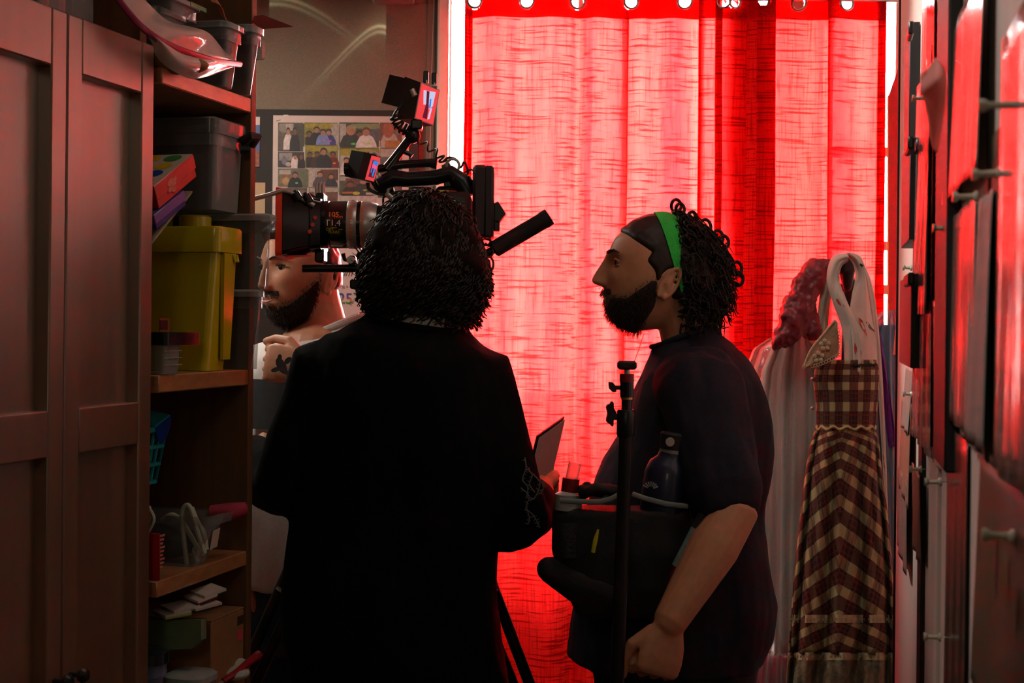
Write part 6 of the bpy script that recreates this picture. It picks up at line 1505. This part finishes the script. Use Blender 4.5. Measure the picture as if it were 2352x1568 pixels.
M_plaid, M_plaidc = plaid_mat('plaid_cotton', False), plaid_mat('plaid_bias_cut', True)
M_lace = mat('cream_lace', lin((196, 178, 148)), .8, var=.2, scale=260, bump=.5, bscale=300)
M_eyelet = mat('cream_eyelet_tape', lin((188, 172, 138)), .8, var=.1)
dress = thing('dress', 'brown and cream plaid dress with lace trim hanging in front of the other costumes', 'dress', q(1940, 1580))
def tubeish(rows, depth, folds, seed, d0=DC5-.08, n=72):
    def fn(u, v):
        t = v*(len(rows)-1); i = min(int(t), len(rows)-2); f = t-i
        y, a, c = [rows[i][k]+(rows[i+1][k]-rows[i][k])*f for k in range(3)]
        fo = folds(v)
        ang = PI*(1-u)                       # front half round, from left to right
        x = (a+c)/2 - (c-a)/2*math.cos(PI*u)*(1) if False else a+(c-a)*(.5-.5*math.cos(PI*u))
        dd = -depth*math.sin(PI*u) + fo*math.sin(2*PI*4.5*u+seed+1.3*v) + fo*.5*math.sin(2*PI*9*u+2*seed)
        return P(x, y, d0+dd)
    return fn
bod = [(826, 1884, 2012), (850, 1873, 2018), (880, 1870, 2018), (930, 1876, 2014), (985, 1876, 2010)]
f_b = tubeish(bod, .05, lambda v: .003, 1.0)
part('bodice', MB().grid(f_b, 40, 24, .002), M_plaid, dress, 180)
skr = [(980, 1876, 2010), (1020, 1862, 2018), (1090, 1850, 2026), (1200, 1838, 2040), (1320, 1825, 2050), (1420, 1818, 2056), (1500, 1812, 2060)]
f_s = tubeish(skr, .07, lambda v: .004+.018*v, 2.2)
part('skirt', MB().grid(f_s, 90, 40, .002), M_plaidc, dress, 180)
fl = [(1498, 1811, 2061), (1540, 1808, 2064), (1600, 1804, 2068)]
f_f = tubeish(fl, .074, lambda v: .024, 3.5)
part('lace_flounce', MB().grid(f_f, 90, 8, .0015), mat('grey_lace', lin((128, 116, 92)), .85, var=.35, scale=70, bump=.6, bscale=120), dress, 180)
def tape(name, fn, v0, v1, n=90):
    mb = MB().grid(lambda u, v: fn(u, v0+(v1-v0)*v)+V((0, -.004, 0)), n, 3); part(name, mb, M_eyelet, dress, 180)
    hb = MB()
    for k in range(34):
        c = fn((k+.5)/34, (v0+v1)/2)+V((0, -.0055, 0)); hb.add([c+V((math.cos(a)*.0030, 0, math.sin(a)*.0038)) for a in [2*PI*j/8 for j in range(8)]], [tuple(range(8))])
    part('eyelets', hb, M_plaidc, dress, 0, kind='stuff')
tape('eyelet_tape', f_s, .818, .852); tape('eyelet_tape', f_f, .0, .20)
b = MB().tube([f_s(k/40, .012)+V((0, -.004, .004*math.sin(k))) for k in range(41)], .004, 6); part('waist_seam', b, M_plaid, dress, 180)
# lace collar flap
colp = [(1918, 735), (1926, 760), (1930, 795), (1926, 815), (1890, 832), (1850, 845), (1845, 836), (1862, 806), (1890, 768)]
dcol = DC5-.155
col = part('lace_collar', MB().grid(lambda u, v: catmull([q(1846, 842, dcol), q(1862, 804, dcol), q(1892, 766, dcol), q(1918, 735, dcol)], v).lerp(catmull([q(1850, 846, dcol-.012), q(1892, 833, dcol-.016), q(1927, 812, dcol-.012), q(1924, 748, dcol)], v), u)+V((0, -.010*math.sin(PI*u), 0)), 12, 14, .0015), mat('lace_net', lin((150, 122, 94)), .85, var=.3, scale=200), dress, 180)
b = MB()
edge = [q(1846, 842, dcol-.006), q(1870, 840, dcol-.018), q(1892, 833, dcol-.022), q(1914, 822, dcol-.018), q(1927, 812, dcol-.016), q(1929, 790, dcol-.012), q(1926, 762, dcol-.006), q(1919, 737, dcol-.004)]
for k in range(26): b.torus(catmull(edge, k/25), (0, 1, .1), .0038, .0012, 10, 5)
part('scallops', b, M_lace, col, 180, kind='stuff')
part('collar_edge', MB().tube([catmull([q(1846, 842, dcol-.004), q(1862, 804, dcol-.006), q(1892, 766, dcol-.006), q(1918, 735, dcol-.004)], k/20) for k in range(21)], .0028, 6), M_lace, col)
for cx_, cy_ in ((1895, 792), (1880, 820)):
    b = MB(); c = q(cx_, cy_, dcol-.022)
    for k in range(5):
        a = 2*PI*k/5+.4; b.ball(c+V((math.cos(a)*.010, 0, math.sin(a)*.010)), (.0058, .0015, .0058), 8, 5)
    part('lace_flower', b, M_lace, col, 180, kind='stuff')
for py in (870, 937): part('snap', MB().ball(q(1866, py, DC5-.09), .005, 8, 6), M_silver, dress)
part('neck_lace', MB().tube([q(1958+2.6*k, 838-4*math.sin(k*1.9), DC5-.135) for k in range(22)], .0028, 5), mat('dark_lace', lin((60, 50, 40)), .8), dress)
# white scarf with red leaf print over the post
M_scarf = mat('white_silk_scarf', lin((206, 198, 186)), .6, var=.05, scale=30)
M_redleaf = mat('red_leaf_print', lin((190, 70, 56)), .6); M_blkleaf = mat('black_leaf_print', lin((44, 42, 44)), .6)
sc5 = thing('scarf', 'white scarf with red and black leaf print draped over the coat stand top', 'scarf', q(1945, 860))
def band_sheet(Lp_, Rp_, d_l, d_r, bul=.02, n=(16, 40)):
    a = [q(x, y, d) for (x, y), d in zip(Lp_, d_l)]; c = [q(x, y, d) for (x, y), d in zip(Rp_, d_r)]
    fn = lambda u, v: catmull(a, v).lerp(catmull(c, v), u)+V((0, -bul*math.sin(PI*u)+.003*math.sin(12*u+6*v), 0))
    return fn, MB().grid(fn, n[0], n[1], .0018)
d_ = DC5-.05
# the two falls crossing below the hollow at the post
fA, mA = band_sheet([(1943, 582), (1912, 592), (1900, 640), (1912, 690), (1935, 760), (1940, 850)], [(1946, 600), (1932, 612), (1928, 645), (1944, 690), (1972, 760), (1975, 858)], [d_-.03]*6, [d_-.03, d_-.03, d_-.02, d_-.05, d_-.07, d_-.08])
part('left_fall', mA, M_scarf, sc5, 180)
fB, mB = band_sheet([(1943, 582), (1962, 608), (1966, 640), (1956, 680), (1950, 730), (1948, 850)], [(1948, 580), (1978, 592), (1988, 640), (2000, 720), (2010, 790), (2014, 870)], [d_-.03, d_-.03, d_-.02, d_-.04, d_-.06, d_-.075], [d_-.03, d_-.02, d_-.01, d_+.0, d_+.01, d_+.01])
part('right_fall', mB, M_scarf, sc5, 180)
fC, mC = band_sheet([(1975, 600), (1990, 660), (2006, 760), (2016, 900), (2026, 1050)], [(1982, 604), (2004, 660), (2018, 760), (2028, 900), (2040, 1250)], [d_+.03]*5, [d_+.05]*5, .006)
part('long_tail', mC, M_scarf, sc5, 180)
fD, mD = band_sheet([(1936, 586), (1900, 620), (1884, 680), (1876, 760), (1874, 815)], [(1944, 590), (1916, 640), (1908, 690), (1900, 760), (1896, 815)], [d_+.05]*5, [d_+.04]*5, .006)
part('back_fall', mD, mat('pale_sage_cloth', lin((170, 168, 148)), .75, var=.06), sc5, 180)
def leafs(fn, spots, m):
    for u0, v0, ru, rv, rot in spots:
        n = 12; vs = []
        for k in range(n):
            a = 2*PI*k/n; x, y = math.cos(a)*ru, math.sin(a)*rv*(.7+.3*math.cos(3*a)); vs.append(fn(u0+x*math.cos(rot)-y*math.sin(rot)*3, v0+(x*math.sin(rot)/3+y*math.cos(rot)))+V((0, -.0035, 0)))
        part('leaf_print', MB().poly(vs), m, sc5, 0)
leafs(fB, [(.45, .78, .18, .030, .6), (.85, .52, .14, .03, -.3), (.3, .9, .08, .03, .2), (.8, .40, .10, .02, .4)], M_redleaf)
leafs(fB, [(.55, .26, .22, .022, .3), (.80, .72, .24, .024, -.1)], M_blkleaf)
leafs(fA, [(.35, .62, .2, .028, .4), (.6, .88, .12, .03, .0)], M_redleaf)
leafs(fC, [(.5, .92, .3, .02, .0)], M_redleaf)
# maroon gathered cloth
M_maroon = mat('maroon_satin', lin((120, 44, 52)), .45, var=.18, scale=16, bump=.35, bscale=26)
me = smoothmesh('maroon', MB().limb([q(1915, 612, DC5), q(1880, 620, DC5), q(1850, 660, DC5-.01), q(1838, 700, DC5-.02)], [.022, .034, .040, .034], 16).limb([q(1836, 690, DC5-.02), q(1822, 740, DC5-.03), q(1800, 780, DC5-.03), q(1788, 792, DC5-.02)], [.036, .044, .028, .016], 16).limb([q(1850, 700, DC5), q(1860, 760, DC5-.01)], [.03, .026], 14), M_maroon, .004, 4)
wrinkle(me, .008, (34, 26, 20), 3.3); wrinkle(me, .004, (70, 50, 60), 6.1)
solid('sash', me, M_maroon, 'maroon satin sash gathered over the left arm of the coat stand', 'sash')
# purple ribbon
fP, mP = band_sheet([(1986, 640), (2000, 720), (2014, 800), (2026, 900), (2036, 1000), (2040, 1028)], [(1992, 650), (2014, 730), (2030, 810), (2044, 900), (2056, 1000), (2058, 1024)], [DC5+.06]*6, [DC5+.05]*6, .004, (6, 40))
solid('ribbon', mP, mat('purple_ribbon', lin((96, 36, 120)), .5, var=.1), 'long purple ribbon hanging to the right of the white scarf', 'ribbon')
# garments in clear bags behind
C_film = clear_plastic('dry_cleaning_film', (.86, .80, .78), .16, .12)
gw = thing('garment', 'white garment in a clear dry-cleaning bag behind the headband man', 'garment', q(1810, 1500, DC5+.14))
part('cloth', MB().grid(tubeish([(775, 1815, 1850), (800, 1775, 1880), (850, 1752, 1895), (930, 1742, 1898), (1100, 1738, 1900), (1300, 1734, 1900), (1505, 1728, 1905)], .05, lambda v: .010, .7, DC5+.14), 50, 40, .003), M_shirt_in, gw, 180)
part('film_bag', MB().grid(tubeish([(762, 1820, 1850), (775, 1768, 1885), (800, 1730, 1905), (850, 1710, 1915), (950, 1706, 1915), (1200, 1708, 1915), (1460, 1704, 1915), (1560, 1700, 1915)], .085, lambda v: .012, 1.9, DC5+.13), 60, 40), C_film, gw, 180)
part('hanger', MB().tube([q(1760, 800, DC5+.15), q(1830, 768, DC5+.15), q(1900, 800, DC5+.15)], .006, 8).tube([q(1830, 768, DC5+.15), q(1832, 740, DC5+.14), q(1850, 700, DC5+.1), q(1880, 640, DC5+.06)], .003, 6), M_silver, gw)
gb = thing('garment', 'blue garment in crinkled clear film right of the purple ribbon', 'garment', q(2040, 1400, DC5+.10))
part('cloth', MB().grid(tubeish([(745, 2010, 2070), (800, 1990, 2085), (1000, 2000, 2090), (1250, 2010, 2090), (1560, 2010, 2090)], .03, lambda v: .012, .2, DC5+.13), 40, 30, .003), mat('blue_satin', lin((60, 110, 150)), .35, var=.2, scale=20), gb, 180)
fm = MB().grid(tubeish([(712, 2030, 2060), (735, 2000, 2080), (800, 1984, 2092), (1000, 1990, 2098), (1250, 2000, 2098), (1560, 2000, 2098)], .055, lambda v: .014, 2.7, DC5+.12), 50, 40)
part('film_bag', fm, clear_plastic('blue_tinted_film', (.50, .66, .80), .30, .10), gb, 180)
pb = thing('garment', 'pink and red cloth in a clear bag low behind the dress', 'garment', q(1770, 1640, DC5+.08))
part('cloth', MB().grid(tubeish([(1505, 1735, 1815), (1560, 1722, 1820), (1680, 1715, 1825)], .05, lambda v: .014, .5, DC5+.03), 30, 16, .003), mat('raspberry_cloth', lin((170, 50, 84)), .5, var=.3, scale=14), pb, 180)
part('film_bag', MB().grid(tubeish([(1500, 1725, 1815), (1540, 1712, 1822), (1680, 1700, 1828)], .07, lambda v: .016, 1.5, DC5+.0), 30, 16), C_film, pb, 180)
part('bag_neck', MB().tube([q(1770, 1500, DC5+.0), q(1775, 1440, DC5+.06), q(1800, 1300, DC5+.09)], [.012, .006, .004], 8), C_film, pb)
# ================= pictures on the back wall =================
q = lambda px, py, d=YW: P(px, py, d)
def slabw(x0, y0, x1, y1, d0, d1, b=0): return MB().box(q(x0, y1, YW-d1) if False else V((q(x0, y1).x, YW-d1, q(x0, (y1)).z)), V((q(x1, y0).x, YW-d0, q(x1, y0).z)), b=b)
M_bb = mat('black_backing_board', lin((40, 35, 30)), .75, var=.1, scale=40)
M_border = mat('poster_border', lin((186, 168, 158)), .6, var=.04)
bb = thing('notice_board', 'large black notice board on the back wall behind the camera rig', 'notice board', V((q(770, 0).x, YW, q(770, 800).z)))
part('board', slabw(480, 256, 963, 800, .001, .02, .002), M_bb, bb)
part('staple', MB().box(V((q(656, 0).x, YW-.0212, q(0, 261).z)), V((q(667, 0).x, YW-.02, q(0, 259.5).z))), M_silver, bb)
po = thing('poster', 'white-bordered poster collage of group photographs on the black notice board', 'poster', V((q(785, 0).x, YW-.021, q(785, 500).z)))
part('sheet', slabw(628, 270, 941, 500, .0205, .0225), M_border, po)
part('crease', MB().tube([q(634, 278, YW-.0228), q(639, 277, YW-.0229), q(645, 275, YW-.0228)], .0007, 4), M_bb, po)
pal = {}
def cm(c):
    if c not in pal: pal[c] = mat('print_%s' % ['red','blue','green','yellow','brown','grey','white','pink','black','orange','tan','violet','teal'][len(pal) % 13], lin(c), .55, var=.22, scale=90)
    return pal[c]
SK, SK2, DKC, WHC, BLC = (150, 104, 82), (110, 70, 54), (46, 40, 40), (190, 176, 170), (70, 66, 104)
GRN, OLV, GRY, BRN, YLW, LGT = (70, 72, 52), (116, 108, 50), (98, 88, 80), (92, 62, 48), (140, 124, 44), (156, 142, 132)
def photo(x0, y0, x1, y1, bg, items):
    ph = part('photo_print', slabw(x0, y0, x1, y1, .0225, .0232), cm(bg), po, 0)
    W_, H_ = x1-x0, y1-y0
    for k, it in enumerate(items):
        kind, cx_, cy_, w_, h_, c = it
        d = YW-.0234-.00005*k; n = 14
        if kind == 'r': pts = [(-1, -1), (1, -1), (1, 1), (-1, 1)]
        elif kind == 'b': pts = [(-1, 1), (-.92, -.1), (-.6, -.75), (-.2, -1), (.2, -1), (.6, -.75), (.92, -.1), (1, 1)]
        else: pts = [(math.cos(2*PI*j/n), math.sin(2*PI*j/n)) for j in range(n)]
        vs = [q(min(x1, max(x0, x0+W_*(cx_+px*w_/2))), min(y1, max(y0, y0+H_*(cy_+py*h_/2))), d) for px, py in pts]
        part('figure_print' if kind in 'be' else 'patch_print', MB().poly(vs[::-1]), cm(c), ph, 0)
def person_(cx_, hy, s, shirt, skin=SK, hair=DKC, badge=None):
    o = [('b', cx_, hy+s*1.35, s*1.5, s*2.2, shirt), ('e', cx_, hy-s*.12, s*.62, s*.95, hair), ('e', cx_, hy+.06*s, s*.52, s*.78, skin)]
    if badge: o.append(('e', cx_+s*.15, hy+s*1.3, s*.3, s*.22, badge))
    return o
photo(641, 284, 699, 349, (84, 74, 66), [('e', .2, .12, .5, .4, (120, 112, 100)), ('r', .42, .12, .3, .25, LGT), ('r', .8, .4, .4, .8, (70, 66, 56))]+person_(.36, .28, .26, WHC)+person_(.62, .28, .28, DKC, SK2))
photo(701, 284, 778, 333, OLV, [('r', .9, .5, .25, 1, LGT), ('e', .4, .1, .9, .3, YLW)]+person_(.12, .5, .3, DKC, SK2)+person_(.34, .3, .3, DKC)+person_(.70, .42, .30, (58, 56, 110), SK, DKC, (210, 70, 80))+person_(.53, .40, .28, (112, 116, 160)))
photo(781, 284, 872, 339, GRN, [('r', .05, .4, .2, .8, LGT), ('r', .85, .45, .35, .5, (84, 82, 84)), ('e', .7, .08, .9, .3, (120, 122, 84))]+person_(.50, .45, .28, DKC, SK2)+person_(.27, .30, .42, (52, 52, 50), SK, (140, 124, 96), (60, 170, 80))+person_(.66, .36, .36, WHC, SK, (96, 60, 46), (180, 190, 70)))
photo(874, 284, 925, 339, (110, 72, 54), [('r', .8, .2, .4, .5, GRY), ('b', .4, .8, .9, .9, LGT), ('r', .55, .85, .7, .3, (150, 100, 54)), ('e', .35, .25, .5, .7, (140, 84, 62))])
photo(641, 351, 701, 386, (60, 54, 52), [('r', .25, .25, .5, .5, (130, 122, 118)), ('e', .2, .5, .22, .6, (104, 100, 112)), ('b', .6, .6, .3, .8, WHC), ('e', .62, .3, .14, .25, SK), ('b', .85, .6, .3, .8, DKC), ('e', .85, .3, .14, .3, SK2), ('e', .35, .75, .2, .3, LGT)])
photo(703, 336, 778, 385, OLV, [('e', .3, .08, .8, .3, YLW), ('e', .75, .1, .6, .3, (140, 132, 70))]+person_(.12, .4, .26, DKC, SK2)+person_(.34, .38, .26, (64, 50, 44), SK2, DKC, (210, 90, 40))+person_(.82, .40, .30, (104, 34, 36), SK2, DKC, (200, 160, 50))+person_(.54, .26, .34, (44, 42, 46)))
photo(781, 342, 872, 402, (100, 92, 48), [('e', .2, .15, .6, .4, YLW), ('e', .75, .12, .6, .35, YLW), ('r', .15, .6, .35, .7, LGT)]+person_(.16, .45, .24, WHC)+person_(.36, .44, .22, (80, 60, 60), SK2)+person_(.6, .46, .24, DKC, SK2)+person_(.8, .46, .24, GRY))
photo(874, 342, 925, 402, GRY, [('r', .5, .15, 1, .3, LGT), ('e', .6, .5, .4, .5, (150, 90, 60)), ('r', .4, .85, .8, .3, BRN)])
photo(641, 389, 708, 430, (104, 96, 84), [('r', .2, .15, .4, .25, LGT), ('e', .22, .62, .4, .7, (130, 92, 62)), ('e', .24, .66, .26, .45, (160, 128, 92)), ('r', .85, .5, .3, 1, (96, 98, 76))]+person_(.55, .32, .34, (44, 46, 44), SK, DKC, (150, 170, 120)))
photo(711, 387, 778, 428, LGT, [('r', .55, .4, .35, .7, BRN), ('r', .85, .35, .25, .6, BRN)]+person_(.36, .34, .34, (74, 68, 76), SK, DKC, (190, 80, 80))+person_(.74, .45, .30, (54, 54, 60), SK))
photo(641, 433, 708, 480, (86, 74, 66), [('r', .5, .5, .9, .8, (100, 84, 72))])
photo(711, 431, 778, 480, (104, 74, 62), [('r', .5, .1, 1, .2, (150, 140, 128)), ('r', .5, .75, .8, .5, (90, 60, 50))])
photo(781, 405, 866, 449, (80, 78, 66), [('r', .2, .1, .5, .25, LGT), ('r', .45, .4, .6, .6, BRN)]+person_(.28, .42, .34, (48, 48, 46), SK2)+person_(.62, .25, .36, (52, 50, 50), SK, DKC, (150, 150, 60))+[('e', .44, .88, .2, .18, (170, 160, 60)), ('r', .2, .85, .3, .1, (150, 90, 50)), ('r', .85, .9, .3, .12, LGT)])
photo(781, 452, 866, 480, (165, 150, 142), [('e', .35, .5, .18, .5, (70, 60, 84))])
photo(869, 405, 925, 455, (88, 70, 64), [('e', .5, .5, .5, .6, (110, 76, 60)), ('r', .8, .8, .4, .3, LGT)])
# neighbour poster and cards at the left, half hidden by the shelving
p2 = thing('poster', 'blue poster with pale top half hidden behind the shelving unit', 'poster', V((q(560, 0).x, YW-.021, q(0, 385).z)))
part('sheet', slabw(500, 270, 600, 384, .0205, .0225), mat('blue_print', lin((64, 78, 118)), .5, var=.15), p2)
part('pale_header', slabw(500, 271, 600, 288, .0225, .023), M_border, p2)
part('coloured_strip', slabw(500, 348, 598, 383, .0225, .023), mat('orange_red_print', lin((130, 70, 46)), .5, var=.5, scale=60), p2)
solid('card', slabw(560, 421, 612, 492, .0205, .0225), mat('manila_card', lin((168, 144, 112)), .7, var=.05), 'manila card on the notice board left of the photo collage', 'card')
# white hand-lettered sheet lower down
ws = thing('sign', 'white hand-lettered sheet with a rainbow 25 on the notice board below the lens', 'sign', V((q(820, 0).x, YW-.021, q(0, 760).z)))
part('sheet', slabw(744, 548, 905, 770, .0205, .0225), mat('white_paper_sign', lin((200, 180, 172)), .6, var=.03), ws)
M_mk = mat('black_marker_ink', lin((44, 34, 32)), .6)
KW = YW/F
def ont(px, py, rot=0):
    c = q(px, py, YW-.0232); cr_, sr_ = math.cos(rot), math.sin(rot)
    return lambda co: V((c.x+co.x*cr_-co.y*sr_, c.y, c.z+co.x*sr_+co.y*cr_))
part('lettering', text_mesh('um', 22*KW, ont(795, 634, .05), shear=.45), M_mk, ws, 0)
part('lettering', text_mesh('ng', 22*KW, ont(832, 634, .05), shear=.45), M_mk, ws, 0)
part('lettering', text_mesh('It s', 11*KW, ont(793, 662, .25), shear=.1), M_mk, ws, 0)
part('lettering', text_mesh('of', 10*KW, ont(813, 676, -1.0), shear=.1), M_mk, ws, 0)
part('lettering', text_mesh('Peop', 10*KW, ont(813, 694, -2.1+3.14), shear=.1), M_mk, ws, 0)
rb_ = [lin((60, 74, 150)), lin((120, 50, 110)), lin((190, 130, 40)), lin((70, 120, 50))]
m25, nt, bs = newmat('rainbow_ink'); n = nt.nodes.new('ShaderNodeTexCoord'); sp = nt.nodes.new('ShaderNodeSeparateXYZ'); nt.links.new(n.outputs['Generated'], sp.inputs[0])
mr = nt.nodes.new('ShaderNodeMath'); mr.operation = 'ADD'; nt.links.new(sp.outputs[2], mr.inputs[0]); mr.inputs[1].default_value = 0
r = ramp(nt, mr.outputs[0], [(.1, rb_[3]), (.35, rb_[2]), (.6, rb_[1]), (.85, rb_[0])]); nt.links.new(r.outputs[0], bs.inputs['Base Color'])
part('number', text_mesh('25', 34*KW, ont(793, 697), bold=.0008), m25, ws, 0)
part('stem_print', MB().tube([q(768, 590, YW-.0235), q(776, 600, YW-.0235), q(790, 592, YW-.0235), q(800, 600, YW-.0235)], .0009, 4), M_mk, ws)
# white box high on the wall, thin cable
wb = thing('wall_unit', 'white box unit high on the back wall left of the window', 'wall unit', V((q(905, 0).x, YW, q(0, 10).z)))
part('housing', slabw(858, -60, 953, 10, .001, .10, .004), M_trim, wb)
part('underside', slabw(862, 9, 951, 11, .004, .096), mat('grey_underside', lin((150, 146, 140)), .6), wb)
solid('cable', MB().tube([q(999, -60, YW-.006), q(991, 200, YW-.006), q(986, 480, YW-.006), q(984, 900, YW-.006)], .0022, 6), M_papg, 'thin pale cable running down the back wall beside the window', 'cable')
